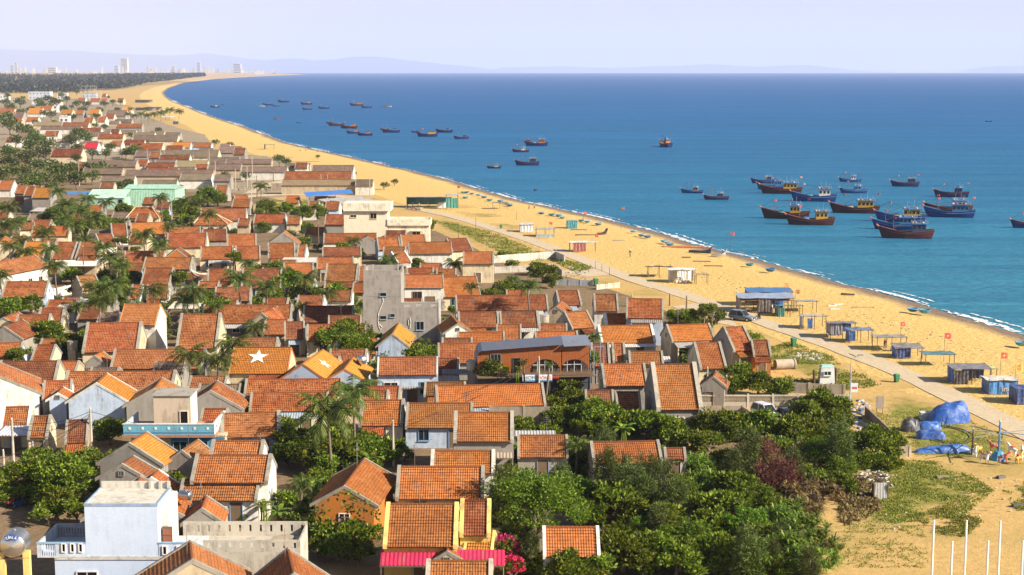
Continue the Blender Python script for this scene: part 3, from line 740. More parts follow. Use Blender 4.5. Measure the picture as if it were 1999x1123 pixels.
A(1310, 1396, 665, 662, 635, 'c', 'o', he=3.6, verge=.3); A(1365, 1419, 718, 717, 671, 'c', 'r', verge=.34)
A(1430, 1473, 683, 681, 640, 'g', 'r', he=3.6, verge=.34); A(1470, 1506, 692, 692, 666, 'n', 'd', he=3.2)
A(1281, 1372, 797, 796, 713, 'g', 'o', he=3.4, pitch=39, verge=.5, vcol=(.45, .41, .34), label="big steep orange roof with thick grey verges beside the car yard")
A(1178, 1265, 751, 750, 713, 'g', 'o', he=3.4, verge=.3)
A(1143, 1200, 797, 797, 764, 'g', 'd', he=2.6); A(1203, 1252, 797, 797, 767, 'g', 'd', he=2.6)
A(1196, 1222, 704, 704, 672, 'c', 'o', verge=.3); A(1155, 1192, 713, 713, 672, 'g', 'd', verge=.3); A(1228, 1296, 709, 709, 688, 'b', 'o', verge=.3)
B(1368, 755, 1416, 756, 1387, 737, 1392, 726, 'g', 'r', he=2.8)
# ---- rows above the middle
A(2, 89, 579, 578, 549, 'b', 'r', verge=.3); A(160, 199, 566, 563, 538, 'm' if False else 't', 'm')
A(250, 273, 583, 583, 556, 'w', 'r', verge=.3); A(285, 330, 582, 581, 556, 'w', 'r', verge=.3); A(350, 368, 578, 578, 559, 'w', 'r', verge=.3)
A(405, 453, 546, 545, 525, 'c', 'r'); A(418, 489, 587, 586, 560, 'g', 'd'); A(385, 426, 561, 561, 549, 'g', 'r')
A(278, 372, 523, 523, 502, 'g', 'r', he=4.2); A(274, 331, 554, 554, 523, 'g', 'r', he=2.8, back=.4)
A(241, 300, 513, 512, 490, 'c', 'r'); A(302, 319, 506, 506, 490, 'c', 'r'); B(323, 503, 366, 503, 342, 484, 347, 478, 'n', 'd')
A(39, 85, 500, 500, 471, 'c', 'y', verge=.3); A(100, 141, 503, 503, 472, 'w', 'r', verge=.3); A(146, 191, 503, 503, 472, 'c', 'r', verge=.3)
A(-20, 94, 540, 518, 508, 'w', 'o', he=4.0); B(-30, 492, 30, 490, 0, 472, 11, 460, 'c', 'o'); B(-25, 528, 22, 528, -2, 512, 12, 503, 'c', 'd')
A(60, 133, 459, 458, 441, 'c', 'o', verge=.3); A(38, 69, 447, 446, 434, 'c', 'd')
A(195, 229, 479, 477, 456, 'w', 'd', verge=.3); A(218, 250, 458, 457, 436, 'w', 'r', verge=.3); A(255, 331, 456, 454, 434, 'c', 'o', verge=.3)
A(322, 391, 459, 458, 443, 'g', 'r'); A(324, 403, 481, 480, 455, 'c', 'r', verge=.3); A(395, 444, 468, 467, 447, 'g', 'd'); A(443, 501, 480, 479, 457, 'w', 'r', verge=.3)
A(390, 455, 504, 503, 481, 'c', 'r', verge=.3); A(460, 509, 504, 503, 480, 'c', 'r', verge=.3); A(523, 577, 501, 500, 474, 'w', 'r', verge=.3); A(579, 596, 499, 499, 478, 'w', 'r')
A(390, 481, 429, 428, 407, 'w', 'r', verge=.3); A(494, 556, 434, 434, 418, 'w', 'r', verge=.3); A(559, 586, 435, 435, 423, 'c', 'r'); A(633, 673, 436, 436, 418, 'g', 'r')
A(631, 736, 472, 471, 455, 'w', 'r', verge=.3); B(696, 473, 736, 473, 716, 462, 718, 457, 'g', 'm'); B(523, 476, 582, 475, 552, 454, 556, 449, 'g', 'o')
A(629, 706, 497, 496, 482, 'c', 'd'); A(738, 783, 485, 484, 463, 'b', 'o', verge=.3); A(784, 834, 481, 480, 458, 'c', 'o', verge=.3)
A(798, 883, 493, 492, 472, 'w', 'o', he=4.0, verge=.16, ops=[]); A(882, 923, 488, 486, 465, 'c', 'd'); A(903, 964, 512, 512, 491, 'c', 'o', he=4.2, verge=.3)
A(618, 691, 522, 521, 502, 'c', 'r'); A(553, 613, 542, 541, 513, 'g', 'o', verge=.3); A(633, 697, 546, 546, 515, 'c', 'o', verge=.34); A(698, 721, 546, 546, 520, 'c', 'o')
A(632, 693, 562, 562, 550, 'c', 'd', he=2.4); A(470, 549, 562, 561, 525, 'g', 'd', verge=.3); A(775, 803, 511, 509, 491, 'w', 'r', vcol=WV); A(793, 846, 537, 537, 523, 'c', 'r')
A(789, 867, 560, 559, 536, 'w', 'o', he=4.6, verge=.18, ops=[('w', 'f', -.35, 2.8, 1.6, 1.5, (.3, .2, .12)), ('d', 'f', .3, 0, 1.6, 2.6, (.3, .2, .12))]); A(867, 939, 579, 577, 540, 'c', 'o', verge=.16)
A(452, 488, 402, 402, 388, 'g', 'o'); A(459, 488, 391, 390, 380, 'g', 'o'); A(418, 443, 377, 377, 361, 'g', 'r', verge=.3)
A(-6, 22, 369, 369, 352, 'w', 'o', verge=.3); A(28, 62, 376, 376, 361, 'g', 'r', he=5, verge=.3); A(46, 76, 380, 380, 364, 'g', 'r', he=5, verge=.3); A(62, 98, 384, 384, 366, 'g', 'y', he=5, verge=.3)
# ---- old sheds and the far hamlet
FAR = [(-5, 25, 222, 211, 'o', 'c'), (26, 44, 230, 212, 'g', 'g'), (53, 80, 221, 210, 'y', 'w'), (26, 41, 237, 229, 'r', 'c'), (50, 73, 236, 228, 'o', 'w'), (118, 140, 222, 213, 'y', 'c'), (147, 162, 222, 214, 'o', 'g'),
       (172, 192, 222, 212, 'y', 'c'), (237, 255, 216, 207, 'y', 'c'), (163, 180, 238, 229, 'r', 'c'), (190, 205, 237, 227, 'r', 'w'), (120, 172, 246, 238, 'r', 'c'), (226, 277, 248, 241, 'r', 'g'),
       (64, 120, 244, 237, 't', 'c'), (150, 197, 255, 249, 'd', 'w'), (86, 113, 264, 255, 'o', 'w'), (214, 232, 260, 252, 'd', 'c'), (190, 240, 269, 261, 'r', 'c'), (10, 39, 275, 268, 'r', 'w'), (215, 237, 283, 274, 'r', 'w'),
       (240, 281, 281, 273, 'd', 'c'), (252, 316, 290, 279, 'r', 'c'), (335, 371, 287, 277, 'y', 'b'), (376, 412, 286, 278, 'o', 'b'), (98, 158, 304, 290, 'd', 'c'), (163, 190, 288, 278, 'p', 'w'), (290, 312, 307, 297, 'r', 'g'),
       (310, 370, 310, 302, 'd', 'w'), (267, 287, 321, 311, 'r', 'w'), (380, 405, 327, 320, 'r', 'c'), (194, 222, 365, 356, 'd', 'c'), (78, 158, 251, 246, 'g', 'w'), (155, 214, 264, 257, 'g', 'w'), (232, 265, 259, 254, 'g', 'c'),
       (258, 346, 274, 263, 'g', 'c'), (290, 320, 262, 255, 'g', 'c'), (320, 351, 267, 258, 'g', 'g'), (318, 425, 306, 292, 'g', 'c'), (165, 265, 324, 313, 'g', 't'), (160, 238, 338, 328, 'g', 't'), (242, 416, 342, 331, 'g', 't'),
       (195, 262, 352, 343, 'g', 'w'), (275, 345, 360, 351, 'g', 'w'), (350, 412, 350, 338, 'g', 'w'), (416, 450, 352, 340, 'g', 'g'), (405, 470, 330, 320, 'g', 't'), (440, 530, 318, 310, 'g', 't'), (470, 560, 334, 325, 'g', 'w'),
       (552, 605, 326, 318, 'g', 't'), (575, 600, 327, 317, 'd', 'w'), (608, 690, 335, 322, 'g', 'w'), (553, 686, 350, 334, 'r', 'g'), (549, 696, 360, 350, 't', 't'), (693, 728, 361, 350, 'g', 'w'), (385, 415, 300, 289, 'g', 'w'),
       (425, 470, 297, 285, 'g', 'g'), (455, 478, 300, 288, 'd', 'g'), (75, 100, 214, 206, 'o', 'c'), (100, 118, 200, 194, 'w' if False else 'o', 'w'), (150, 165, 198, 190, 'r', 'w'), (175, 194, 198, 191, 'r', 'w'), (196, 208, 198, 191, 'o', 'g'),
       (198, 206, 189, 181, 'r', 'w'), (228, 240, 198, 191, 'r', 'c'), (205, 245, 226, 211, 'g', 'g'), (30, 62, 268, 258, 'g', 'c'), (60, 90, 317, 308, 'g', 't'), (205, 222, 230, 222, 'r', 'c'), (428, 448, 288, 280, 'g', 'c'), (110, 150, 276, 270, 't', 'w')]
for xl, xr, ye, yt, rf, wl2 in FAR:
    A(xl, xr, ye, ye, yt, wl2, rf, he=3.4, ops=[], what=("%s roofed shed with %s walls" if rf in 'gt' else "%s tiled house with %s walls") % (ROOFN[rf], WALLN[wl2]))

FOOT = []
def foot_of(t):
    w, run, he, hr, back, wall = HD[t.name]; return (t.location.x, t.location.y, math.cos(t.rotation_euler.z), math.sin(t.rotation_euler.z), w / 2 + .3, run + .4)
def free(X, Y, m_=0.0):
    for cx_, cy_, c, s, hw, hd in FOOT:
        dx, dy = X - cx_, Y - cy_; a, b_ = dx * c + dy * s, -dx * s + dy * c
        if abs(a) < hw + m_ and abs(b_) < hd + m_: return False
    return True
for h in HOUSES: FOOT.append(foot_of(h[0]))
for x, y, r in ((240, 1120, 9), (420, 1120, 8), (1045, 752, 9), (784, 640, 7), (757, 452, 12), (330, 880, 8), (255, 395, 18), (280, 430, 8), (410, 445, 8), (360, 555, 8), (1500, 812, 9)):
    p = at(x, y); FOOT.append((p.x, p.y, 1, 0, r, r * .7))
xr_ = random.Random(44); tries = cnt_ = 0
while cnt_ < 24 and tries < 6000:
    tries += 1; x, y = xr_.uniform(150, 470), xr_.uniform(243, 352)
    if x > 300 + (y - 243) * 1.6: continue
    p = at(x, y)
    if not free(p.x, p.y + 2.5, 2.6): continue
    w = xr_.uniform(7, 15); k = ppm(p); rf = xr_.choice('gggggtrd'); wl3 = xr_.choice('ttgcw')
    t = A(x - w * k / 2, x + w * k / 2, y - 2.4 * k, y - 2.4 * k, y - xr_.uniform(4.2, 5.2) * k, wl3, rf, he=2.4, pitch=27, ops=[], what=("%s roofed shed with %s walls" if rf in 'gt' else "%s tiled house with %s walls") % (ROOFN[rf], WALLN[wl3]), min_run=2.2)
    FOOT.append(foot_of(t)); cnt_ += 1
tries = cnt_ = 0
while cnt_ < 70 and tries < 20000:
    tries += 1; x, y = xr_.uniform(-5, 1150), xr_.uniform(405, 900)
    if x > 640 + (y - 405) * 1.9 or (y > 830 and 500 < x) or (x > 1100 and y < 590) or (y > 800 and x > 980): continue
    p = at(x, y)
    if not free(p.x, p.y + 1.6, 1.5): continue
    w = xr_.uniform(3.2, 5.5); k = ppm(p); rf = xr_.choice('rrodmg'); wl3 = xr_.choice('gtcwb')
    t = A(x - w * k / 2, x + w * k / 2, y - 2.2 * k, y - 2.2 * k, y - xr_.uniform(3.6, 4.4) * k, wl3, rf, he=2.2, pitch=27, ops=[], what="small %s outbuilding with %s walls" % (ROOFN[rf], WALLN[wl3]), min_run=1.4)
    FOOT.append(foot_of(t)); cnt_ += 1
print("outbuildings", cnt_)

# ================================================================== other buildings
class Bld:
    """a building whose front stands on the ground line (xl, yb)-(xr, yb2) of the photograph; x across, y back, z up in its own frame"""
    def __init__(s, name, xl, xr, yb, label, yb2=None, cat="building", group=None):
        a, b = at(xl, yb), at(xr, yb2 or yb); d = b - a; s.w = d.length; d.normalize(); s.o = (a + b) / 2; s.rz = math.atan2(d.y, d.x); s.d = d
        s.q = Vector((-d.y, d.x, 0)); s.t = thing(name, s.o, s.rz, label, cat, group)
    def p(s, px, py, back=0.0):
        """local (x, z) of the pixel on the upright plane that lies back metres behind the front"""
        u, v = px - CX, CY - py
        r = Vector((u, FOC * CT + v * ST, -FOC * ST + v * CT)); o = s.o + s.q * back
        k = o.dot(s.q) / r.dot(s.q); h = r * k
        return ((h - o).dot(s.d), CAM_H + h.z)
    def hz(s, px, py, back=0.0): return s.p(px, py, back)[1]
    def xx(s, px, py, back=0.0): return s.p(px, py, back)[0]
    def box(s, name, x0, x1, y0, y1, z0, z1, mat='plaster', col=(.7, .7, .7), parent=None):
        return MB().box(x0, x1, y0, y1, z0, z1).build(name, M[mat], parent or s.t, col)
def corrugated(mb, x0, x1, y0, z0, y1, z1, pitch=0.3, amp=0.05):
    n = max(4, int((x1 - x0) / pitch * 2)); p0, p1 = [], []
    for i in range(n + 1):
        x = x0 + (x1 - x0) * i / n; h = amp if i % 2 else 0
        p0.append((x, y0, z0 + h)); p1.append((x, y1, z1 + h))
    k = mb.pts(p0 + p1)
    for i in range(n): mb.f.append((k + i, k + i + 1, k + n + 2 + i, k + n + 1 + i))
    for i in range(n): pass
    return mb
BUILT = []

# ---- unfinished grey concrete tower
b = Bld("concrete_house", 711, 857, 668, "unfinished bare grey concrete tower house among the orange roofs", cat="house")
zt, zl = b.hz(745, 527), b.hz(820, 592); xm = b.xx(783, 600); x0, x1 = -b.w/2, b.w/2
GC = (0.36, 0.325, 0.29)
b.box("wall", x0, xm, 0, 7.0, 0, zt - .8, 'concrete', GC); b.box("wall", xm + .01, x1, 0.02, 7.0, 0, zl - .9, 'concrete', GC)
pm = MB(); pm.box(x0, xm, 0.0, .16, zt - .8, zt).box(x0, x0 + .16, .16, 7, zt - .8, zt).box(xm - .16, xm, .16, 7, zt - .8, zt).box(x0, xm, 6.84, 7.0, zt - .8, zt); pm.build("parapet", M['concrete'], b.t, GC)
pm = MB(); xs = [xm + .01, b.xx(789, 602), b.xx(800, 602), b.xx(812, 602), b.xx(823, 602), b.xx(840, 602), b.xx(850, 602), x1]
for i in range(0, 8, 2): pm.box(xs[i], xs[i+1], 0.02, .18, zl - .9, zl)
for i in range(1, 7, 2): pm.box(xs[i], xs[i+1], 0.03, .17, zl - .25, zl - .003).box(xs[i], xs[i+1], .03, .17, zl - .9, zl - .72)
pm.build("parapet", M['concrete'], b.t, GC)
for px, py, w, h in ((748, 576, .95, .5), (748, 621, .95, .5), (766, 617, .7, .45)):
    x, z = b.p(px, py); opening(b.t, "window", (x, 0, z), w, h, (0, -1, 0), (.25, .3, .36), 'dark', None, 0)
x, z = b.p(820, 637); opening(b.t, "window", (x, 0.02, z), 1.15, 1.3, (0, -1, 0), (.3, .38, .48), 'dark', None, 1)
b.box("corner_column", x1 - .05, x1 + .3, -.05, .4, 0, zl + .7, 'plaster', (.72, .69, .63)); b.box("corner_column", x0 - .12, x0 + .35, -.06, .3, 0, zt - 4.0, 'concrete', (.36, .33, .3))
for px in (712, 728, 777, 784): x = b.xx(px, 525); b.box("stub_column", x - .12, x + .12, .2, .44, zt - .3, zt + .9, 'concrete', (.42, .4, .37))
c = MB(); pts = [(747, 580), (748, 590), (743, 602), (739, 612), (738, 628), (740, 640), (743, 646), (746, 640), (741, 634)]
c.tube([(b.p(*q)[0], -.06, b.p(*q)[1]) for q in pts], .05, 5).build("cable_pipe", M['paint'], b.t, (.7, .68, .64))
c = MB().tube([(b.p(*q)[0], -.06, b.p(*q)[1]) for q in ((800, 642), (802, 630), (800, 621), (797, 626), (798, 636))], .05, 5); c.build("cable_pipe", M['paint'], b.t, (.7, .68, .64))
b.box("floor_ledge", x0 - .03, xm, -.035, .0, zt - 4.3, zt - 4.15, 'concrete', (.33, .31, .28))

# ---- cream flat-roofed block by the sea meadow
b = Bld("flat_roof_building", 672, 841, 478, "cream flat-roofed concrete building with long low wing beside the meadow")
CR = (0.84, 0.74, 0.56); zt, zs, zw = b.hz(715, 396), b.hz(715, 411), b.hz(800, 427); xm = b.xx(756, 440); x0, x1 = -b.w/2, b.w/2
b.box("wall", x0, xm, 0, 7, 0, zs, 'render', CR); b.box("roof_slab", x0 - .05, b.xx(763, 400), -.75, 7.4, zs + .005, zt, 'plaster', (.85, .77, .6))
b.box("wing", xm + .01, x1 - .4, .3, 6, 0, zw - 1.0, 'plaster', CR); b.box("wing_slab", xm + .012, x1, -.25, 6.3, zw - 1.6, zw - .95, 'plaster', CR)
pm = MB().box(xm + .02, x1, -.22, -.06, zw - .95, zw).box(x1 - .16, x1, -.06, 6.2, zw - .95, zw).box(xm + .02, x1, 6.04, 6.2, zw - .95, zw)
for i in range(1, 4): u = xm + (x1 - xm) * i / 4; pm.box(u - .1, u + .1, -.06, .12, zw - .95, zw - .05)
pm.build("parapet", M['plaster'], b.t, CR)
for px, w, h in ((690, 1.4, .6), (729, 1.5, 1.3)): x, z = b.p(px, 421); opening(b.t, "window", (x, 0, z), w, h, (0, -1, 0), (.7, .55, .3), 'glass')
for px in (772, 813):
    x, z = b.p(px, 455, .3); opening(b.t, "window", (x, .3, z), 1.9, .8, (0, -1, 0), (.62, .45, .3), 'glass'); b.box("sunshade", x - 1.4, x + 1.4, -.5, .3, z + .62, z + .74, 'plaster', CR)

# ---- pale blue house with terraces, bottom corner
b = Bld("terrace_house", 77, 385, 1168, "pale blue block house with rooftop slab and terraces beside the steel tank", cat="house")
BL = (0.60, 0.70, 0.88); x0, x1 = -b.w/2, b.w/2; xa, xb = b.xx(167, 1050), b.xx(309, 1050); zt, z1, zp = b.hz(240, 985), b.hz(240, 1089), b.hz(120, 1060)
b.box("ground_floor", xa - 2.6, x1, 0, 5.4, 0, z1 - .02, 'limewash', (.55, .65, .85)); b.box("terrace_slab", x0, x1, -.06, 5.5, z1 - .015, z1 + .12, 'plaster', (.62, .64, .66))
b.box("upper_wall", xa, xb, -.02, 5.0, z1 + .125, zt - .18, 'limewash', BL)
b.box("roof_slab", xa + .1, xb - .1, .1, 4.9, zt - .17, zt - .06, 'plaster', (.66, .62, .54))
pm = MB().box(xa - .04, xb + .04, -.06, .09, zt - .178, zt + .03).box(xa - .04, xa + .1, .095, 5.05, zt - .178, zt + .03).box(xb - .1, xb + .04, .095, 5.05, zt - .178, zt + .03); pm.build("roof_curb", M['plaster'], b.t, (.30, .42, .62))
pm = MB().box(xa + .11, xb - .11, 4.9, 5.05, zt - .17, zt + .55)
for u in (.72, .86, .98): q = xa + (xb - xa) * u; pm.box(q - .12, q + .12, 4.7, 4.898, zt - .1, zt + .6)
pm.build("rear_parapet", M['plaster'], b.t, (.6, .57, .5))
b.box("side_wall", xb + .01, xb + .55, 1.2, 5.0, z1 + .125, zt - .3, 'plaster', (.74, .71, .66))
f = b.box("shutter_door", b.xx(311, 1040), b.xx(331, 1040), .9, 1.02, z1 + .16, z1 + 2.3, 'wood'); f.color = (.3, .12, .07, 1)
for i in range(3): b.box("rail_panel", b.xx(313, 1040), b.xx(329, 1040), .86, .898, z1 + .35 + i * .62, z1 + .85 + i * .62, 'paint', (.30, .10, .06), f)
pm = MB(); zb = z1 + .125
segs = [(x0, xa - .03)]
pm.box(b.xx(108, 1070), xa - .03, -.05, .11, zb, zp - .12)
pm.box(x0, x0 + .25, -.05, .11, zb, zp - .12)
for i in range(7): u = x0 + .32 + (b.xx(108, 1070) - x0 - .4) * i / 6; pm.box(u - .045, u + .045, -.02, .08, zb, zp - .12)
pm.build("front_parapet", M['plaster'], b.t, BL)
b.box("coping", x0 - .05, xa - .03, -.09, .15, zp - .115, zp, 'plaster', (.30, .45, .60))
for px in (125, 142, 158): x, z = b.p(px, 1070); opening(b.t, "slot", (x, -.05, z), .22, .62, (0, -1, 0), (.72, .72, .7), 'dark', None, 0)
b.box("side_parapet", x0, x0 + .16, .115, 5.3, zb, zp - .03, 'plaster', (.5, .56, .62))
pm = MB().box(x0 + .17, xa - .05, 5.2, 5.36, zp - .35, zp).box(x0 + .17, xa - .05, 5.2, 5.36, zb, zb + .2)
for i in range(15): u = x0 + .3 + (xa - x0 - .6) * i / 14; pm.box(u - .07, u + .07, 5.22, 5.34, zb + .2, zp - .35)
pm.build("balustrade", M['plaster'], b.t, (.42, .42, .43))
pm = MB().box(xb + .02, x1, -.05, .11, zb, zp - .1); pm.build("front_parapet", M['plaster'], b.t, BL); b.box("coping", xb + .02, x1 + .04, -.09, .15, zp - .095, zp + .01, 'plaster', (.30, .45, .60))
for px in (322, 350): x, z = b.p(px, 1075); opening(b.t, "slot", (x, -.05, z), .25, .62, (0, -1, 0), (.75, .75, .72), 'dark', None, 0)
b.box("crack_band", xa - 2.58, x1, -.10, -.065, z1 - .18, z1 - .04, 'concrete', (.6, .6, .58))
x, z = b.p(170, 1116); opening(b.t, "window", (x, -.0, 1.6), 1.6, 1.2, (0, -1, 0), (.6, .6, .6), 'dark')

# ---- grey terrace building with slotted parapets
b = Bld("terrace_building", 338, 588, 1156, "grey concrete terrace with slotted parapet beside the pale blue house", cat="building")
x0, x1 = -b.w/2, b.w/2; zt = b.hz(480, 1056); TG = (.55, .50, .42)
b.box("wall", x0, x1, 0, 4.6, 0, zt - 1.0, 'concrete', TG)
def slotted(name, px0, px1, y0, y1, zlo, zhi, n, parent, col):
    pm = MB(); st = (px1 - px0) / n
    pm.box(px0, px1, y0, y1, zlo, zlo + (zhi - zlo) * .3).box(px0, px1, y0, y1, zhi - (zhi - zlo) * .22, zhi)
    for i in range(n + 1):
        u = px0 + st * i; pm.box(max(px0, u - st / 2 + .1), min(px1, u + st / 2 - .1), y0 + .005, y1 - .005, zlo + (zhi - zlo) * .3 + .002, zhi - (zhi - zlo) * .22 - .002)
    return pm.build(name, M['concrete'], parent, col)
slotted("parapet", x0 + 2.6, x1, 0, .16, zt - .999, zt, 9, b.t, TG); slotted("parapet", x0, x1, 4.44, 4.6, zt - .999, zt + .25, 12, b.t, TG)
b.box("side_parapet", x1 - .16, x1, .17, 4.43, zt - .999, zt, 'concrete', TG)
MB().lathe([(1.0, 0), (1.02, .5), (.95, .52), (0.01, .56)], (x1 - 1.7, 2.2, zt - .99), 18).build("cistern", M['concrete'], b.t, (.42, .35, .25))

# ---- wooden homestay
b = Bld("homestay", 932, 1153, 775, "wooden homestay with curved slate blue roof and arched openings", cat="house", yb2=771)
WD = (.30, .085, .02); x0, x1 = -b.w/2, b.w/2; zd = b.hz(1040, 733)
lathe_ = None
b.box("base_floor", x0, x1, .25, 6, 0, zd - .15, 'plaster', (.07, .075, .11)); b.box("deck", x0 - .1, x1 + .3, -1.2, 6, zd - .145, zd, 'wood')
xr1 = b.xx(1098, 700); zl_, zr_ = b.hz(950, 690), b.hz(1095, 677)
def cladding(px_l, px_r, zL, zR, arch=None):
    mb = MB(); n = int((px_r - px_l) / .2)
    for i in range(n):
        u0 = px_l + (px_r - px_l) * i / n; u1 = px_l + (px_r - px_l) * (i + 1) / n - .025; um = (u0 + u1) / 2; z = zL + (zR - zL) * (um - px_l) / (px_r - px_l); zb_ = zd
        if arch:
            for cx_, r in arch:
                if abs(um - cx_) < r: zb_ = zd + .25 + math.sqrt(r * r - (um - cx_) ** 2) * .8
        mb.box(u0, u1, 1.2, 1.32, zb_ + .002, z)
    return mb
ar1 = (b.xx(1066, 710), 2.0)
cladding(x0 + .1, xr1, zl_, zr_, [ar1]).build("cladding", M['paint'], b.t, WD)["kind"] = "stuff"
ar2 = (b.xx(1124, 710), 1.9)
cladding(xr1 + .1, x1 - .05, zr_ - .25, zr_ - .1, [ar2]).build("cladding", M['paint'], b.t, WD)["kind"] = "stuff"
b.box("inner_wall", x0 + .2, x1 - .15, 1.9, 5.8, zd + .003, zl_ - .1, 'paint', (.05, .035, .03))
rf = MB()
def roofp(u, v):
    x = x0 - .25 + (xr1 + .2 - x0 + .25) * u; e = max(0, (0.06 - u) / .06)
    return (x, .5 + 2.6 * v, zl_ + (zr_ - zl_) * u + .1 + .75 * v - 1.5 * e * e)
rf.grid(roofp, 26, 4); rf.build("curved_roof", M['sheet'], b.t, (.10, .12, .17))
rf2 = MB().hexa([(xr1 + .22, .4, zr_ - .15), (x1 + .05, .4, zr_ - .02), (x1 + .05, 5, zr_ + .5), (xr1 + .22, 5, zr_ + .45)], [(xr1 + .22, .4, zr_ - .02), (x1 + .05, .4, zr_ + .1), (x1 + .05, 5, zr_ + .62), (xr1 + .22, 5, zr_ + .57)]); rf2.build("flat_roof", M['sheet'], b.t, (.19, .22, .28))
for cx_, r in (ar1, ar2):
    fm = MB()
    for j in range(-1, 2): fm.box(cx_ + j * r * .5 - .04, cx_ + j * r * .5 + .04, 1.45, 1.55, zd + .01, zd + r * .95)
    fm.box(cx_ - r * .9, cx_ + r * .9, 1.45, 1.55, zd + 1.0, zd + 1.08); fm.build("arch_glazing", M['paint'], b.t, (.5, .5, .5))
x, z = b.p(969, 706); opening(b.t, "window", (x, 1.2, z), 1.3, 1.4, (0, -1, 0), (.2, .2, .2), 'glass', None, 2)
x, z = b.p(1010, 715); opening(b.t, "door", (x, 1.2, zd + 1.05), .9, 2.0, (0, -1, 0), (.1, .09, .09), 'dark', None, 0)
pr = random.Random(3); rl = MB()
for i in range(58):
    u = x0 + 2.6 + (x1 + .2 - x0 - 2.6) * i / 57
    rl.tube([(u, -1.1, zd), (u + pr.uniform(-.05, .05), -1.1, zd + pr.uniform(.75, 1.15))], .03, 4)
rl.tube([(x0 + 2.5, -1.1, zd + .6), (x1 + .2, -1.1, zd + .62)], .035, 4); rl.build("railing", M['wood'], b.t)["kind"] = "stuff"
fr_ = MB()
for u in (x1 + .3, x1 + 1.6):
    for yy in (-.8, 2.5): fr_.tube([(u, yy, 0), (u, yy, zr_)], .05, 5)
for z in (zd, zr_ - .02): fr_.tube([(x1 + .3, -.8, z), (x1 + 1.6, -.8, z), (x1 + 1.6, 2.5, z)], .04, 5)
fr_.build("stair_frame", M['paint'], b.t, (.25, .3, .38))
sg = b; sgn = thing("name_board", (0, 0, 0), 0, "long white name board reading HOME below the wooden railing", "sign")
sgn.location = b.o; sgn.rotation_euler = (0, 0, b.rz)
sx0, sx1 = b.xx(1020, 740, -1.5), b.xx(1078, 740, -1.5); sz0, sz1 = b.hz(1040, 746, -1.5), b.hz(1040, 733, -1.5)
MB().box(sx0, sx1, -1.5, -1.4, sz0, sz1).build("board", M['paint'], sgn, (.62, .68, .74)); MB().box(sx0, sx1, -1.52, -1.505, sz0, sz0 + .2).build("stripe", M['paint'], sgn, (.1, .25, .45))
for u in (sx0 + .3, sx1 - .3): MB().tube([(u, -1.36, 0), (u, -1.36, sz0 + .3)], .05, 6).build("post", M['steel'], sgn)
def text(parent, s, loc, size, col, rot=(math.pi / 2, 0, 0), name="lettering", align='LEFT'):
    cu = bpy.data.curves.new(name, 'FONT'); cu.body = s; cu.size = size; cu.extrude = 0.008; cu.align_x = align
    f = bpy.data.objects.new(name, cu); COL.objects.link(f); bpy.context.view_layer.update()
    me = bpy.data.meshes.new_from_object(f.evaluated_get(bpy.context.evaluated_depsgraph_get()))
    bpy.data.objects.remove(f); me.materials.clear(); o = link(name, me, M['paint'], parent, col); o.location = loc; o.rotation_euler = rot
    return o
text(sgn, "HOME", (sx0 + .2, -1.515, sz0 + .29), .66, (.08, .14, .22)); text(sgn, "ĐÔNG HẢI", (sx0 + 2.05, -1.515, sz0 + .29), .56, (.65, .06, .03))

# ---- shop house with blue banded balcony
b = Bld("shop_house", 243, 420, 908, "shop house with blue and white balcony band and rooftop room", cat="house")
x0, x1 = -b.w/2, b.w/2; zt, zl2 = b.hz(330, 828), b.hz(330, 851); dp = 6.5
b.box("wall", x0 + .6, x1 + 1.0, .9, dp, 0, zl2 - .25, 'plaster', (.62, .5, .33)); b.box("balcony_slab", x0 - .1, x1 + .1, -.1, dp, zl2 - .24, zl2 + .05, 'plaster', (.42, .2, .13))
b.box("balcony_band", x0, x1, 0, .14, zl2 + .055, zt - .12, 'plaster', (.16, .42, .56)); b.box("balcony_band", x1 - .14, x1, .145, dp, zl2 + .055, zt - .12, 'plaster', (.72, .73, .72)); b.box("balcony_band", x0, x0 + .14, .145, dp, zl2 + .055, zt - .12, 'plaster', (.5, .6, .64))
b.box("coping", x0 - .06, x1 + .06, -.06, .2, zt - .115, zt, 'plaster', (.66, .72, .74)); b.box("coping", x1 - .2, x1 + .06, .205, dp, zt - .115, zt, 'plaster', (.7, .72, .72))
b.box("stripe", x0 - .02, x1 + .02, -.04, -.005, zl2 + .25, zl2 + .38, 'paint', (.08, .22, .34))
for i in range(7): u = x0 + (x1 - x0) * (i + .5) / 7; MB().rbox((u, -.02, zl2 + .78), .12, .03, .14).build("breeze_block", M['paint'], b.t, (.75, .72, .62))
for i in range(4): u = .6 + (dp - 1) * (i + .5) / 4; MB().rbox((x1 + .02, u, zl2 + .78), .03, .12, .14).build("breeze_block", M['paint'], b.t, (.12, .12, .12))
b.box("terrace_floor", x0 + .15, x1 - .15, .15, dp, zl2 + .052, zl2 + .09, 'plaster', (.50, .24, .12))
xa, xb = b.xx(300, 800, 2.8), b.xx(372, 800, 2.8); zr = b.hz(330, 774, 2.8)
b.box("roof_room", xa, xb, 2.8, dp - .2, zl2 + .1, zr, 'plaster', (.58, .47, .36)); b.box("roof_room_slab", xa - .15, xb + .2, 2.6, dp - .05, zr + .002, zr + .12, 'concrete', (.4, .37, .32))
b.box("painted_lit_side", xb + .002, xb + .03, 2.82, dp - .22, zl2 + .11, zr - .01, 'plaster', (.78, .74, .66))  # paler skin paints sunlight onto this face of the roof room
opening(b.t, "door", (b.xx(359, 800, 2.8), 2.8, zl2 + 1.1), .8, 1.9, (0, -1, 0), (.7, .62, .5), 'dark', None, 0)
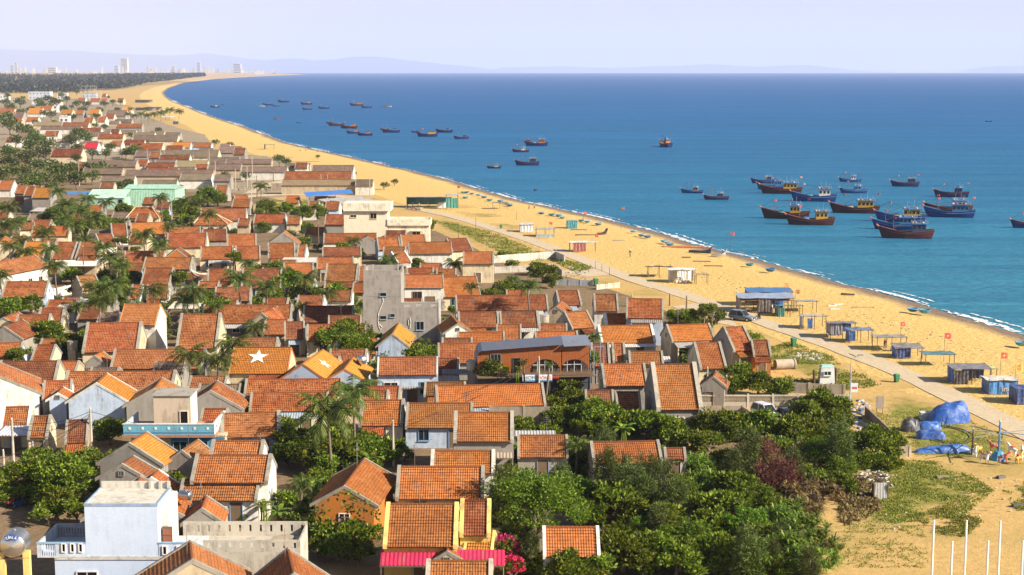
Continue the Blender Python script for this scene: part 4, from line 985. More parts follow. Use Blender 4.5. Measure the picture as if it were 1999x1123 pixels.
b.box("shop_front", b.xx(335, 870, .9), x1 + .9, .7, .88, .3, zl2 - .4, 'paint', (.05, .17, .28)); opening(b.t, "door", (b.xx(352, 880, .7), .7, 1.25), 1.4, 2.3, (0, -1, 0), (.1, .35, .48), 'dark', None, 1); opening(b.t, "door", (b.xx(393, 880, .7), .7, 1.25), 1.4, 2.3, (0, -1, 0), (.1, .35, .48), 'dark', None, 1)

# ---- pale green sheet metal warehouse
b = Bld("warehouse", 243, 343, 402, "pale green corrugated metal warehouse behind the palms")
x0, x1 = -b.w/2, b.w/2; zt = b.hz(300, 367); GR = (.36, .60, .46)
MB().prism([(0, 0, 0), (0, 14, 0), (0, 14, zt - .6), (0, 7, zt + .6), (0, 0, zt - .55)], (x0 + .1, 0, 0), (x1 - .1, 0, 0)).build("core", M['paint'], b.t, (.2, .32, .26))
cm = MB(); n = 64; pv = [(x0 + (x1 - x0) * i / n, -.05 - (.07 if i % 2 else 0)) for i in range(n + 1)]
for (xa, ya), (xc, yc) in zip(pv, pv[1:]): cm.face([(xa, ya, 0), (xc, yc, 0), (xc, yc, zt), (xa, ya, zt)])
cm.build("front_cladding", M['sheet'], b.t, GR)
corrugated(MB(), x0 - .2, x1 + .2, -.3, zt - .15, 7, zt + .75, .5, .06).build("roof_sheet", M['sheet'], b.t, GR); corrugated(MB(), x0 - .2, x1 + .2, 7, zt + .752, 14.3, zt - .3, .5, .06).build("roof_sheet", M['sheet'], b.t, (.42, .6, .5))
b.box("end_wall", x1 - .08, x1 + .02, .1, 13.9, 0, zt - .7, 'sheet', GR)
b2 = Bld("warehouse_annex", 168, 243, 408, "lower pale green metal annex leaning against the warehouse")
x0, x1 = -b2.w/2, b2.w/2; za, zb = b2.hz(240, 380), b2.hz(170, 386)
b2.box("wall", x0 + .1, x1, .05, 8, 0, zb - .1, 'sheet', (.36, .58, .46)); corrugated(MB(), x0, x1 + .2, -.3, zb, 8, za + 1.2, .5, .06).build("roof_sheet", M['sheet'], b2.t, (.46, .66, .54))
x, z = b2.p(247, 394); opening(b2.t, "door", (x1 - 1.2, .05, 1.6), 1.4, 3, (0, -1, 0), (.3, .5, .4), 'dark', None, 0)

# ---- hipped pavilions with arches, and the small temple with curled corners
def hip_house(name, xl, xr, ybase, ye, yt, xrl, xrr, wallc, roofc, label, curl=0.0, arches=3, ribs=(.62, .5, .34)):
    b = Bld(name, xl, xr, ybase, label, cat="pavilion"); w = b.w
    he, hr_ = b.hz((xl + xr) / 2, ye), 0
    dpt = w * .62; hr_ = b.hz((xl + xr) / 2, yt, dpt / 2); rx0, rx1 = b.xx(xrl, yt, dpt / 2), b.xx(xrr, yt, dpt / 2)
    wm = MB(); ov = .55
    if arches:
        n = arches; st = (w - 2 * ov) / n; r = st * .36
        for i in range(n):
            u0 = -w/2 + ov + st * i; cx_ = u0 + st / 2; pts = [(u0, 0, 0), (cx_ - r, 0, 0), (cx_ - r, 0, he - r - .5)]
            pts += [(cx_ - r * math.cos(a), 0, he - r - .5 + r * math.sin(a)) for a in [math.pi * k / 8 for k in range(1, 8)]] + [(cx_ + r, 0, he - r - .5), (cx_ + r, 0, 0), (u0 + st, 0, 0), (u0 + st, 0, he), (u0, 0, he)]
            wm.prism(pts, (0, .25, 0), (0, .0, 0))
        wm.build("arcade", M['plaster'], b.t, wallc)
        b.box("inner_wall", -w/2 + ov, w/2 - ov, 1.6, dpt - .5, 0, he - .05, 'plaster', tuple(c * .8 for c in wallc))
    else: b.box("wall", -w/2 + ov, w/2 - ov, 0, dpt - .5, 0, he, 'plaster', wallc)
    E = [(-w/2, -.5), (w/2, -.5), (w/2, dpt + .1), (-w/2, dpt + .1)]; Rg = [(rx0, dpt / 2), (rx1, dpt / 2)]
    def slope(a, bb, c, d):
        mb = MB(); N = 7; K = 6
        A_, B_, C_, D_ = (Vector((*a, he)), Vector((*bb, he)), Vector((*c, hr_)), Vector((*d, hr_)))
        Lv = ((C_ + D_) / 2 - (A_ + B_) / 2).length
        def pt(u, v):
            p = A_.lerp(B_, u).lerp(D_.lerp(C_, u), v)
            p.z -= .35 * curl * math.sin(math.pi * v); p.z += curl * (1 - v) ** 2 * (abs(2 * u - 1) ** 6); return p
        for i in range(N):
            for k in range(K):
                us = (k / K, (k + 1) / K); v0, v1 = i / N, (i + 1) / N
                q = [pt(us[0], v0) + Vector((0, 0, .07)), pt(us[1], v0) + Vector((0, 0, .07)), pt(us[1], v1), pt(us[0], v1)]
                W_ = (B_ - A_).length
                mb.face(q, [(us[0] * W_, v0 * Lv), (us[1] * W_, v0 * Lv), (us[1] * W_, v1 * Lv), (us[0] * W_, v1 * Lv)])
        return mb, pt
    for a, bb, c, d in ((E[0], E[1], Rg[1], Rg[0]), (E[1], E[2], Rg[1], Rg[1]), (E[2], E[3], Rg[0], Rg[1]), (E[3], E[0], Rg[0], Rg[0])):
        mb, pt = slope(a, bb, c, d); mb.build("roof_slope", M['tile'], b.t, ROOF[roofc])
        hp = MB().tube([pt(0, v / 6) + Vector((0, 0, .1)) for v in range(7)], [.2, .16, .15, .15, .15, .15, .15], 6); hp.build("hip_rib", M['plaster'], b.t, ribs)
    MB().tube([(rx0 - .1, dpt / 2, hr_ + .12), (rx1 + .1, dpt / 2, hr_ + .12)], .2, 6).build("ridge", M['plaster'], b.t, ribs)
    if curl:
        for sx, ex in ((-1, E[0]), (1, E[1]), (-1, E[3]), (1, E[2])):
            sc = MB().tube([Vector((ex[0] + sx * a, ex[1], he + curl * .9 + bq)) for a, bq in ((-.5, -.3), (.0, .0), (.35, .3), (.45, .65), (.2, .85), (0, .7))], [.14, .14, .12, .1, .08, .04], 6); sc.build("curled_finial", M['plaster'], b.t, (.72, .66, .52))
        for sx, ex in ((-1, rx0), (1, rx1)):
            MB().tube([Vector((ex + sx * a, dpt / 2, hr_ + bq)) for a, bq in ((-.6, .1), (.0, .2), (.25, .5), (.2, .85), (0, .8))], [.13, .13, .1, .08, .04], 6).build("curled_finial", M['plaster'], b.t, (.72, .66, .52))
    return b
hip_house("pavilion", 247, 312, 440, 425, 404, 264, 296, (.72, .62, .42), 'o', "hipped orange pavilion with arches below the green warehouse")
hip_house("pavilion", 377, 446, 453, 438, 419, 393, 424, (.72, .62, .42), 'o', "hipped orange pavilion with arches beside the long rust roof")
hip_house("temple", 325, 394, 566, 546, 527, 344, 372, (.30, .29, .28), 'd', "small temple roof with curled white corner finials", 0.55, 0, (.66, .6, .46))

# ---- white and concrete blocks of the far hamlet
def block(xl, xr, yb, yt, col, label, dp=8, name="flat_roof_house", floors=1, wins=3):
    b = Bld(name, xl, xr, yb, label, cat="house", group="flat-roofed houses of the far hamlet"); h = b.hz((xl + xr) / 2, yt)
    b.box("wall", -b.w/2, b.w/2, 0, dp, 0, h - .3, 'plaster', col); b.box("roof_slab", -b.w/2 - .3, b.w/2 + .3, -.4, dp + .3, h - .295, h, 'plaster', tuple(min(.85, c * 1.06) for c in col))
    for f in range(floors):
        for i in range(wins):
            opening(b.t, "window", (b.w * ((i + .5) / wins - .5), 0, h * (f + .5) / floors), min(1.6, b.w / wins * .5), min(1.6, h / floors * .5), (0, -1, 0), (.6, .6, .6), 'dark')
    return b
WH = (.74, .75, .76)
for a in ((0, 17, 195, 182, WH, "small white block house at the far hamlet's inland edge"), (56, 98, 194, 178, (.62, .66, .74), "long pale grey block before the pine wood", 14, "flat_roof_house", 2, 6),
          (112, 131, 193, 181, WH, "white two-storey block beside the pine wood", 8, "flat_roof_house", 2, 3), (161, 188, 193, 181, (.55, .64, .78), "pale blue block under the concrete frame tower", 8, "flat_roof_house", 1, 4),
          (88, 112, 219, 206, WH, "white block with blue shutters among far trees", 8, "flat_roof_house", 2, 3), (116, 134, 241, 226, (.8, .8, .8), "bright white house before the long cream shed", 7, "flat_roof_house", 1, 2),
          (96, 115, 284, 278, (.8, .62, .3), "small cream yellow box house under the sparse trees", 5, "flat_roof_house", 1, 1), (22, 40, 200, 190, (.5, .45, .4), "grey cement block in the far hamlet", 7, "flat_roof_house", 1, 2),
          (62, 76, 203, 196, WH, "tiny white block behind far palm crowns", 6, "flat_roof_house", 1, 1)): block(*a)
bf = Bld("unfinished_building", 158, 195, 194, "open concrete frame of a building under construction in the far hamlet")
hh = bf.hz(176, 167); nf = 3
for f in range(nf + 1):
    z = hh * (f + 1) / (nf + 1); MB().box(-bf.w/2, bf.w/2 * (1 if f < 2 else .4), 1, 11, z - .35, z).build("floor_slab", M['concrete'], bf.t, (.5, .47, .44))
for i in range(5):
    for yy in (1.3, 10.4): u = -bf.w/2 + .3 + (bf.w - .9) * i / 4; MB().box(u, u + .45, yy, yy + .4, 0, hh - .4 if i < 4 else hh * .72).build("column", M['concrete'], bf.t, (.5, .47, .44))

# ================================================================== trees and plants
import numpy as np
def leaf_mesh(name, c, d, L, Wd, rng, fold=0.25):
    """one small folded leaf face at every centre c, along the direction d"""
    n = len(c); d = d / np.linalg.norm(d, axis=1, keepdims=True)
    r = rng.normal(size=(n, 3)); s = np.cross(d, r); s /= np.linalg.norm(s, axis=1, keepdims=True); u = np.cross(s, d)
    L = np.asarray(L).reshape(-1, 1) * np.ones((n, 1)); Wd = np.asarray(Wd).reshape(-1, 1) * np.ones((n, 1))
    v = np.empty((n, 4, 3)); v[:, 0] = c; v[:, 2] = c + d * L
    mid = c + d * L * .5 - u * Wd * fold
    v[:, 1] = mid + s * Wd / 2; v[:, 3] = mid - s * Wd / 2
    me = bpy.data.meshes.new(name); me.vertices.add(n * 4); me.loops.add(n * 4); me.polygons.add(n)
    me.vertices.foreach_set("co", v.reshape(-1).astype(np.float32)); me.loops.foreach_set("vertex_index", np.arange(n * 4, dtype=np.int32))
    me.polygons.foreach_set("loop_start", np.arange(0, n * 4, 4, dtype=np.int32)); me.polygons.foreach_set("loop_total", np.full(n, 4, dtype=np.int32))
    me.update(calc_edges=True); return me
def shell(rng, n):
    v = rng.normal(size=(n, 3)); return v / np.linalg.norm(v, axis=1, keepdims=True)
def broad_crown(R_, n, leaf, seed, squash=.78, clumps=26, crad=.30, droop=0.0):
    rng = np.random.default_rng(seed)
    cd = shell(rng, clumps); cd[:, 2] = np.where(cd[:, 2] < -.35, -cd[:, 2], cd[:, 2])
    cc = cd * (R_ * rng.uniform(.45, .92, (clumps, 1))); cc[:, 2] *= squash
    cr = R_ * crad * rng.uniform(.7, 1.35, clumps)
    idx = rng.integers(0, clumps, n); dirs = shell(rng, n); dirs[:, 2] = np.where(dirs[:, 2] < -.2, dirs[:, 2] * .3, dirs[:, 2])
    c = cc[idx] + dirs * (cr[idx] * rng.uniform(.55, 1.08, n))[:, None] * np.array([1, 1, .85])
    d = dirs + rng.normal(size=(n, 3)) * .45 + np.array([0, 0, .25 - droop])
    return leaf_mesh("crown", c, d, leaf * rng.uniform(.7, 1.3, n), leaf * .62 * rng.uniform(.7, 1.2, n), rng), cc
def limb_trunk(h, tips, r, seed):
    """trunk from the ground to height h, then limbs out to the tips (relative to the crown's centre at h)"""
    q = random.Random(seed); mb = MB(); bx, by = q.uniform(-.12, .12) * h, q.uniform(-.12, .12) * h
    fork = Vector((bx, by, h * .55)); mb.tube([(0, 0, -.1), (bx * .4, by * .4, h * .28), fork], [r * 1.25, r, r * .8], 7)
    for tp in tips:
        e = Vector(tp) + Vector((0, 0, h)); md = fork.lerp(e, .5) + Vector((q.uniform(-.2, .2), q.uniform(-.2, .2), -.1 * h * .3))
        mb.tube([fork - Vector((0, 0, .1)), md, e], [r * .55, r * .38, r * .14], 5)
    return mb.mesh("trunk", True)
SPEC = {}
def add_spec(kind, R_, crown, cc, hc, tr, mat, k=7):
    tips = [tuple(x) for x in cc[:k]]
    SPEC.setdefault(kind, []).append((R_, crown, limb_trunk(hc, tips, tr, len(SPEC) * 7 + 3), hc, mat))
for sd, (R_, n, lf, kc) in enumerate([(1.3, 900, .26, 12), (1.3, 900, .26, 10), (2.3, 2700, .38, 26), (2.3, 2700, .38, 30), (2.3, 2700, .38, 24), (3.6, 6000, .42, 44), (3.6, 6000, .42, 50), (3.6, 6000, .42, 40)]):
    me, cc = broad_crown(R_, n, lf, 100 + sd, .8, kc, .34 if R_ < 2 else .24); add_spec('b', R_, me, cc, R_ * 1.05, .09 * R_, 'leaf')
for sd, (R_, n, lf, kc) in enumerate([(2.2, 4200, .19, 30), (4.0, 13000, .22, 60), (4.0, 13000, .22, 54)]):
    me, cc = broad_crown(R_, n, lf, 140 + sd, .72, kc, .22, .35); add_spec('f', R_, me, cc, R_ * 1.0, .07 * R_, 'fine')
for sd, (R_, n, lf, kc) in enumerate([(2.6, 420, .62, 12), (2.6, 420, .62, 10), (2.6, 420, .62, 14)]):
    me, cc = broad_crown(R_, n, lf, 170 + sd, .8, kc, .34); add_spec('l', R_, me, cc, R_ * 1.1, .08 * R_, 'needle')
def needle_crown(R_, n, seed, tall=1.5, leaf=.5, wd=.07, bushy=False):
    rng = np.random.default_rng(seed); K = 34
    h = rng.uniform(-.9, 1, K); rad = (1 - .55 * (h * .5 + .5)) * rng.uniform(.35, .95, K); an = rng.uniform(0, 6.283, K)
    cc = np.stack([np.cos(an) * rad * R_, np.sin(an) * rad * R_, h * R_ * tall], 1)
    idx = rng.integers(0, K, n); off = rng.normal(size=(n, 3)) * R_ * np.array([.15, .15, .26]); c = cc[idx] + off
    d = rng.normal(size=(n, 3)) * .55 + np.stack([np.cos(an[idx]) * .5, np.sin(an[idx]) * .5, np.full(n, .55 if bushy else .25)], 1)
    return leaf_mesh("crown", c, d, leaf * rng.uniform(.6, 1.3, n), wd, rng, .1), cc
for sd in range(2):
    me, cc = needle_crown(1.7, 4200, 200 + sd); add_spec('n', 1.7, me, cc, 2.9, .13, 'needle', 10)
for sd in range(2):
    me, cc = needle_crown(1.9, 3600, 220 + sd, .75, .42, .06, True); add_spec('r', 1.9, me, cc, 1.6, .09, 'dry', 12)
def straps(seed, heads, R_, mat_dry=False):
    q = random.Random(seed); mb = MB(); cc = []
    for i in range(heads):
        a = q.uniform(0, 6.283); rr = R_ * math.sqrt(q.random()) * .8; c = Vector((rr * math.cos(a), rr * math.sin(a), q.uniform(-.35, .55) * R_ * .8)); cc.append(tuple(c))
        for j in range(30):
            t = q.uniform(0, 6.283); el = q.uniform(-.1, 1.35); L = q.uniform(.7, 1.15); dirv = Vector((math.cos(t) * math.cos(el), math.sin(t) * math.cos(el), math.sin(el)))
            sd = dirv.cross(Vector((0, 0, 1))); sd = sd.normalized() if sd.length > .05 else Vector((1, 0, 0)); w = .055
            p0, p1 = c, c + dirv * L * .55; p2 = p1 + (dirv + Vector((0, 0, -.75))) * L * .42
            k = mb.pts([p0 - sd * w * .7, p0 + sd * w * .7, p1 - sd * w, p1 + sd * w, p2])
            mb.f += [(k, k + 1, k + 3, k + 2), (k + 2, k + 3, k + 4)]
    return mb.mesh("crown"), cc
for sd in range(2):
    me, cc = straps(31 + sd, 22, 1.9); add_spec('p', 1.9, me, cc, 1.7, .10, 'strap', 16)
me, cc = straps(41, 12, 1.2); add_spec('q', 1.2, me, cc, 1.0, .08, 'straw', 9)
def frond(mb, o, az, el, L, q, droop=1.0, pairs=17):
    pts = []; p = Vector(o); e = el
    for i in range(9):
        pts.append(p.copy()); dv = Vector((math.cos(az) * math.cos(e), math.sin(az) * math.cos(e), math.sin(e))); p = p + dv * L / 8; e -= droop * (.10 + .035 * i)
    mb.tube(pts, [.035 * (1 - i / 10) + .006 for i in range(9)], 3, False)
    sd0 = Vector((-math.sin(az), math.cos(az), 0))
    for i in range(pairs):
        t = .12 + .86 * i / (pairs - 1); k = min(7, int(t * 8)); f = t * 8 - k; b = pts[k].lerp(pts[k + 1], f); dv = (pts[k+1] - pts[k]).normalized()
        ll = L * .26 * math.sin(math.pi * (.18 + .74 * t)) + .08
        for s_ in (-1, 1):
            dr = (sd0 * s_ * .8 + dv * .55 + Vector((0, 0, -.38 - .35 * q.random()))).normalized(); w = dv * .055
            mb.face([b - w, b + w, b + dr * ll * .6 + w * .8, b + dr * ll - Vector((0, 0, ll * .12)), b + dr * ll * .6 - w * .8])
PALM = []
for sd in range(4):
    q = random.Random(60 + sd); mb = MB(); N = 19
    for i in range(N):
        a = i * 2.4 + q.uniform(-.25, .25); frond(mb, (0, 0, 0), a, 1.15 - 1.35 * i / N + q.uniform(-.12, .12), q.uniform(2.9, 3.6), q, q.uniform(.85, 1.25))
    cr = mb.mesh("crown"); tm = MB(); lx, ly = q.uniform(-.9, .9), q.uniform(-.6, .6); Hh = 7.0
    tm.tube([(-lx, -ly, -.1), (-lx * .8, -ly * .8, 1.6), (-lx * .45, -ly * .45, 3.6), (-lx * .15, -ly * .15, 5.4), (0, 0, Hh)], [.24, .17, .15, .135, .12], 7)
    nm = MB()
    for i in range(7): a = i * .9; nm.lathe([(.02, -.14), (.11, -.06), (.12, .04), (.02, .13)], (math.cos(a) * .24, math.sin(a) * .24, -.22 - .05 * (i % 3)), 6)
    PALM.append((cr, tm.mesh("trunk", True), nm.mesh("coconuts", True), Hh))
BANANA = []
for sd in range(2):
    q = random.Random(80 + sd); mb = MB()
    for i in range(12):
        a = i * 2.4; e = 1.1 - .9 * (i / 12); p = Vector((q.uniform(-.3, .3), q.uniform(-.3, .3), -.2)); L = q.uniform(1.3, 1.9); pts = []
        for k in range(6): pts.append(p.copy()); p = p + Vector((math.cos(a) * math.cos(e), math.sin(a) * math.cos(e), math.sin(e))) * L / 5; e -= .32
        sdv = Vector((-math.sin(a), math.cos(a), 0))
        for k in range(5):
            w0, w1 = .26 * math.sin(math.pi * (k + .4) / 6), .26 * math.sin(math.pi * (k + 1.4) / 6); mb.face([pts[k] - sdv * w0, pts[k] + sdv * w0, pts[k+1] + sdv * w1, pts[k+1] - sdv * w1])
    tm = MB()
    for i in range(4): a = i * 1.6; tm.tube([(math.cos(a) * .3, math.sin(a) * .3, -.05), (math.cos(a) * .15, math.sin(a) * .15, 1.9)], [.1, .07], 6)
    BANANA.append((mb.mesh("crown"), tm.mesh("trunk")))
TREES = []; trng = random.Random(21)
NAMES = dict(b="broadleaf_tree", f="feathery_tree", l="sparse_tree", n="casuarina_tree", r="withered_shrub", p="screw_pine", q="dry_screw_pine", c="coconut_palm", a="banana_plant", k="bougainvillea", s="shrub")
WHAT = dict(b="glossy broadleaf tree", f="feathery fine-leaved tree", l="dark sparse tree", n="dark casuarina tree", r="reddish withered shrub", p="spiky screw pine", q="straw-coloured dry screw pine", c="coconut palm", a="banana clump", k="pink flowering bougainvillea", s="round green shrub")
def y_thicket(x, y): return x > 940 and y > 755
def T(kind, x, yc, w, hc=None, asp=1.0):
    """a plant whose crown shows round (x, yc), w pixels wide; hc metres of its centre above the ground"""
    k0 = ppm(at(x, yc, 2.5)); R_ = max(.4, w / 2 / k0)
    if kind in 'ca':
        z = hc or (6.5 if kind == 'c' else 1.9); p = at(x, yc, z); R_ = w / 2 / ppm(p)
        o = thing(NAMES[kind], (p.x, p.y, 0), trng.uniform(0, 6.28), cat="palm" if kind == 'c' else "plant")
        if kind == 'c':
            cr, tr, nu, Hh = trng.choice(PALM); s = R_ / 3.0
            c = link("crown", cr, M['frond'], o); c.location = (0, 0, z); c.scale = (s,) * 3
            t = link("trunk", tr, M['bark'], o); t.scale = (.9, .9, z / Hh); n_ = link("coconuts", nu, M['wood'], o); n_.location = (0, 0, z); n_["kind"] = "stuff"
        else:
            cr, tr = trng.choice(BANANA); s = R_ / 1.5
            c = link("crown", cr, M['strap'], o); c.location = (0, 0, z); c.scale = (s,) * 3; t = link("trunk", tr, M['strap'], o); t.scale = (1, 1, z / 1.9)
    else:
        kk = 'b' if kind in 'ks' else kind
        opts = SPEC[kk]; best = min(abs(math.log(R_ / e[0])) for e in opts); e = trng.choice([e for e in opts if abs(math.log(R_ / e[0])) < best + .05])
        s = R_ / e[0]; z = hc or (e[3] * s * (({'b': .42, 'f': .45, 'p': .5, 'n': .7} if y_thicket(x, yc) else {'b': .6, 'f': .6, 'p': .6}).get(kind, .8))); p = at(x, yc, z)
        nm = kind if not (kind == 'b' and R_ < 1.25) else 's'
        o = thing(NAMES[nm], (p.x, p.y, 0), trng.uniform(0, 6.28), cat="shrub" if nm in 'srk' else "tree")
        c = link("crown", e[1], M[e[4]], o); c.location = (0, 0, z); c.scale = (s * trng.uniform(.94, 1.08), s * trng.uniform(.94, 1.08), s * asp)
        t = link("trunk", e[2], M['bark'], o); t.scale = (s, s, z / e[3]); kind = nm
        if kind == 'k':
            rr = np.random.default_rng(int(x)); v = shell(rr, 700); v[:, 2] = np.abs(v[:, 2]) * .9; cl = np.sin(v[:, 0] * 7 + 1) + np.sin(v[:, 1] * 9) + np.sin(v[:, 2] * 8 + 2); v = v[cl > .2]
            fm = leaf_mesh("blossoms", v * R_ * rr.uniform(.85, 1.08, (len(v), 1)), v + rr.normal(size=v.shape) * .5, .2, .2, rr); bl = link("blossoms", fm, M['blossom'], o); bl.location = (0, 0, z); bl["kind"] = "stuff"
    o["group"] = "village trees and plants"
    TREES.append((o, x, yc, kind)); return o

TL = """
b 1030 905 95|b 985 925 60|b 1085 895 70|b 1130 905 80|f 1050 990 190 4.5|f 985 985 90|f 1110 960 90|b 1195 985 120|b 1150 1010 80|b 1240 1010 90|b 1215 1090 140|b 1130 1118 80|b 1265 1085 120|b 1050 1118 70|b 1105 1112 90 1.6|b 1155 1108 80 1.6|b 1070 1100 50 1.2|b 1078 1122 80 1.0|b 1150 1120 90 1.1|b 1112 1128 90 .9|b 1010 1108 70|b 1320 1105 110
n 1182 925 62 3.4|n 1215 935 60|n 1262 945 66|n 1295 960 70|n 1235 965 70|n 1320 985 60|p 1268 905 80|p 1310 908 90|p 1355 915 95|p 1380 945 90|p 1330 950 80|p 1395 985 80
b 1300 1020 100|f 1350 1060 130|b 1390 1030 90|b 1400 1090 110|f 1330 1095 110
b 1110 765 62|b 1120 800 95|b 1085 822 80|b 1165 822 105|b 1215 835 90|b 1265 838 95|b 1310 850 85|b 1350 832 70|b 1395 838 100|b 1350 870 80|b 1440 842 90
b 1490 840 95|b 1540 848 85|b 1590 850 90|b 1575 815 80|b 1620 835 95|b 1650 870 80|b 1600 790 75|b 1640 800 70|b 1712 875 105|b 1690 905 70|b 1735 905 60
n 1455 895 70|n 1430 925 60|r 1492 900 80|r 1530 940 90|r 1500 945 80|q 1545 880 55|q 1570 905 50|q 1540 985 60|q 1590 995 60|q 1610 960 60|q 1560 960 70|b 1560 925 60|p 1600 940 70|q 1505 985 60|p 1545 1000 80|f 1600 895 110|f 1645 920 80|b 1640 950 70
b 1440 960 100|b 1420 1000 110|f 1480 985 100|f 1460 1030 110|b 1440 1090 120|b 1500 1060 90|p 1520 1020 110|p 1575 1035 100|p 1600 1060 90|p 1540 1075 120|p 1590 1100 110|p 1490 1105 100|p 1630 1070 40|k 1448 1012 40|k 1470 1082 45
b 1440 735 70|b 1400 748 60|b 1385 730 50|b 1480 755 70|b 1525 765 60|b 1430 760 70|b 1355 705 45|b 1455 690 55 2.6|a 1345 692 45|b 1465 660 30
b 75 928 85 2.2|b 130 940 120 2.6|b 110 985 80 1.6|b 150 1000 60 1.4|b 95 1005 60 1.2|b 160 960 70|b 60 970 60|b 20 925 60|b 215 850 66|b 92 658 76|b 55 672 40|b 128 692 62|b 345 718 50|b 378 722 50|b 365 740 45
b 640 672 80|b 680 665 90|b 720 672 70|b 690 690 90|b 760 690 75|b 795 692 60|b 845 698 62|c 828 668 30 3|b 820 690 45|b 545 798 55|b 590 795 45|b 520 808 40
b 505 848 60|b 545 850 80|b 575 868 90|b 620 862 80|b 650 885 100|b 600 900 90|b 700 870 80|b 725 885 85|b 765 885 70|b 690 905 70|b 640 915 70|b 660 855 70|b 560 890 70|b 790 890 45
b 745 968 50|b 745 985 45|b 600 995 60|b 560 985 60|b 590 1030 70|b 640 1045 70|b 690 1045 80|b 660 1075 80|b 720 1050 60|a 545 1000 60|c 590 945 60 3.6|a 515 985 50|b 700 1085 70|b 620 1075 60|b 475 1010 35
k 985 1075 62 2.0|k 1000 1110 50 1.5|k 960 1062 40 2.2|b 1000 1050 60
c 640 805 165 7.5|c 690 768 120 8|c 425 705 85 7.5|c 465 545 80 7|c 215 560 85 7|c 195 590 70 6|c 212 502 65 6|c 280 460 65 6|c 1030 560 62 7.5|c 520 558 60 6|c 500 640 62 3.6|c 1127 872 62 3.5|c 485 515 45 5|c 225 640 30 4
c 130 400 62 7|c 160 412 65 7|c 112 375 45 7|c 172 388 45 7|c 208 395 42 7|c 313 386 40 7.5|c 10 440 75 6|c 15 405 55 6|c 145 440 60 6|c 185 425 55 6|c 760 508 52 3|c 888 515 52 3|c 1000 545 40 4|c 370 675 40 3|c 400 660 38 3|c 245 575 60 5|c 120 430 50 5|c 90 450 45 5|c 165 470 50 5|c 235 520 50 5|c 260 600 55 5|c 180 560 55 6|c 330 440 40 5|c 45 470 45 5|c 20 480 50 5|c 150 600 45 4|c 310 640 40 4|c 420 600 45 5|c 560 530 45 5|c 690 470 38 4|c 850 540 40 4|c 590 600 45 4|c 340 780 45 4|c 1160 660 40 5|c 920 560 40 5
b 230 565 55|b 205 545 45|b 250 545 50|b 205 455 40|b 230 440 35|b 180 455 40|b 110 425 55|b 95 430 40|b 60 430 30|b 15 605 60|b 60 600 55|b 100 535 45|b 140 540 45|b 75 525 35|b 240 410 38|b 200 440 45|b 320 425 36
b 365 418 50|b 350 405 40|b 405 385 55|b 425 390 40|b 360 432 36|b 345 375 34|b 560 560 75|b 590 575 55|b 530 585 60|b 620 580 50|b 655 578 60|b 680 590 45|a 600 565 45|b 500 595 40|b 415 580 36|b 440 590 30|c 640 575 55 3.5
b 680 540 26|b 690 610 30|b 590 420 46|b 620 415 40|b 560 408 34|b 540 440 34|b 515 445 30|b 650 405 36|b 520 405 40|b 480 405 30|b 600 445 28|b 590 475 36|b 580 490 24|b 700 495 30|b 720 480 34|b 820 500 36|b 815 520 40|b 840 440 32
b 985 570 62|b 960 580 45|b 1060 535 55|b 1080 550 45|b 1050 525 40|b 1010 575 50|b 930 580 36|b 1115 640 26|b 985 500 30|b 960 505 24|b 1000 518 30|b 1230 655 20|b 1375 612 40 2.5|b 1400 622 40|b 1345 625 46|b 1320 622 40|b 1390 605 26 3
b 650 560 40|b 730 640 30|b 870 640 24|b 300 800 40|b 270 808 36|a 258 800 30|b 60 790 36|b 120 720 26|b 960 728 60 3|b 990 735 40|b 1090 735 45|b 1120 742 40|b 1150 705 40 4|c 1022 708 24 5|c 1072 712 24 5|c 970 690 0.1 4
b 975 790 40|b 1040 790 40|b 1065 785 40|b 1025 842 34|b 780 720 30|b 720 760 30|b 840 860 40|b 300 560 30|b 340 470 30|b 400 590 26|b 20 640 30|b 560 700 30|a 1010 720 20 4|b 950 610 20|a 1140 690 30|a 690 560 34
"""
for row in TL.strip().replace("\n", "|").split("|"):
    f = row.split(); w = float(f[3])
    if w < 1: continue
    T(f[0], float(f[1]), float(f[2]), w, float(f[4]) if len(f) > 4 else None)
tk_ = random.Random(17); EXTRA = 0
TH = [(960, 930), (1000, 880), (1100, 800), (1250, 815), (1330, 855), (1420, 820), (1560, 815), (1650, 830), (1700, 880), (1640, 900), (1600, 960), (1560, 1010), (1600, 1123), (1000, 1123)]
def in_poly(x, y, P):
    r = False; j = len(P) - 1
    for i in range(len(P)):
        if (P[i][1] > y) != (P[j][1] > y) and x < (P[j][0] - P[i][0]) * (y - P[i][1]) / (P[j][1] - P[i][1]) + P[i][0]: r = not r
        j = i
    return r
while EXTRA < 85:
    x, y = tk_.uniform(960, 1700), tk_.uniform(800, 1140)
    if in_poly(x, y, TH) and free(at(x, y).x, at(x, y).y, 1.0) and not (1030 < x < 1190 and 1000 < y < 1125): T(tk_.choice('bbbfpbn'), x, y, tk_.uniform(45, 80)); EXTRA += 1
sheet("thicket_floor", [(p[0], p[1] + 22) for p in TH], 0.045, M['dirt'], 1.5)
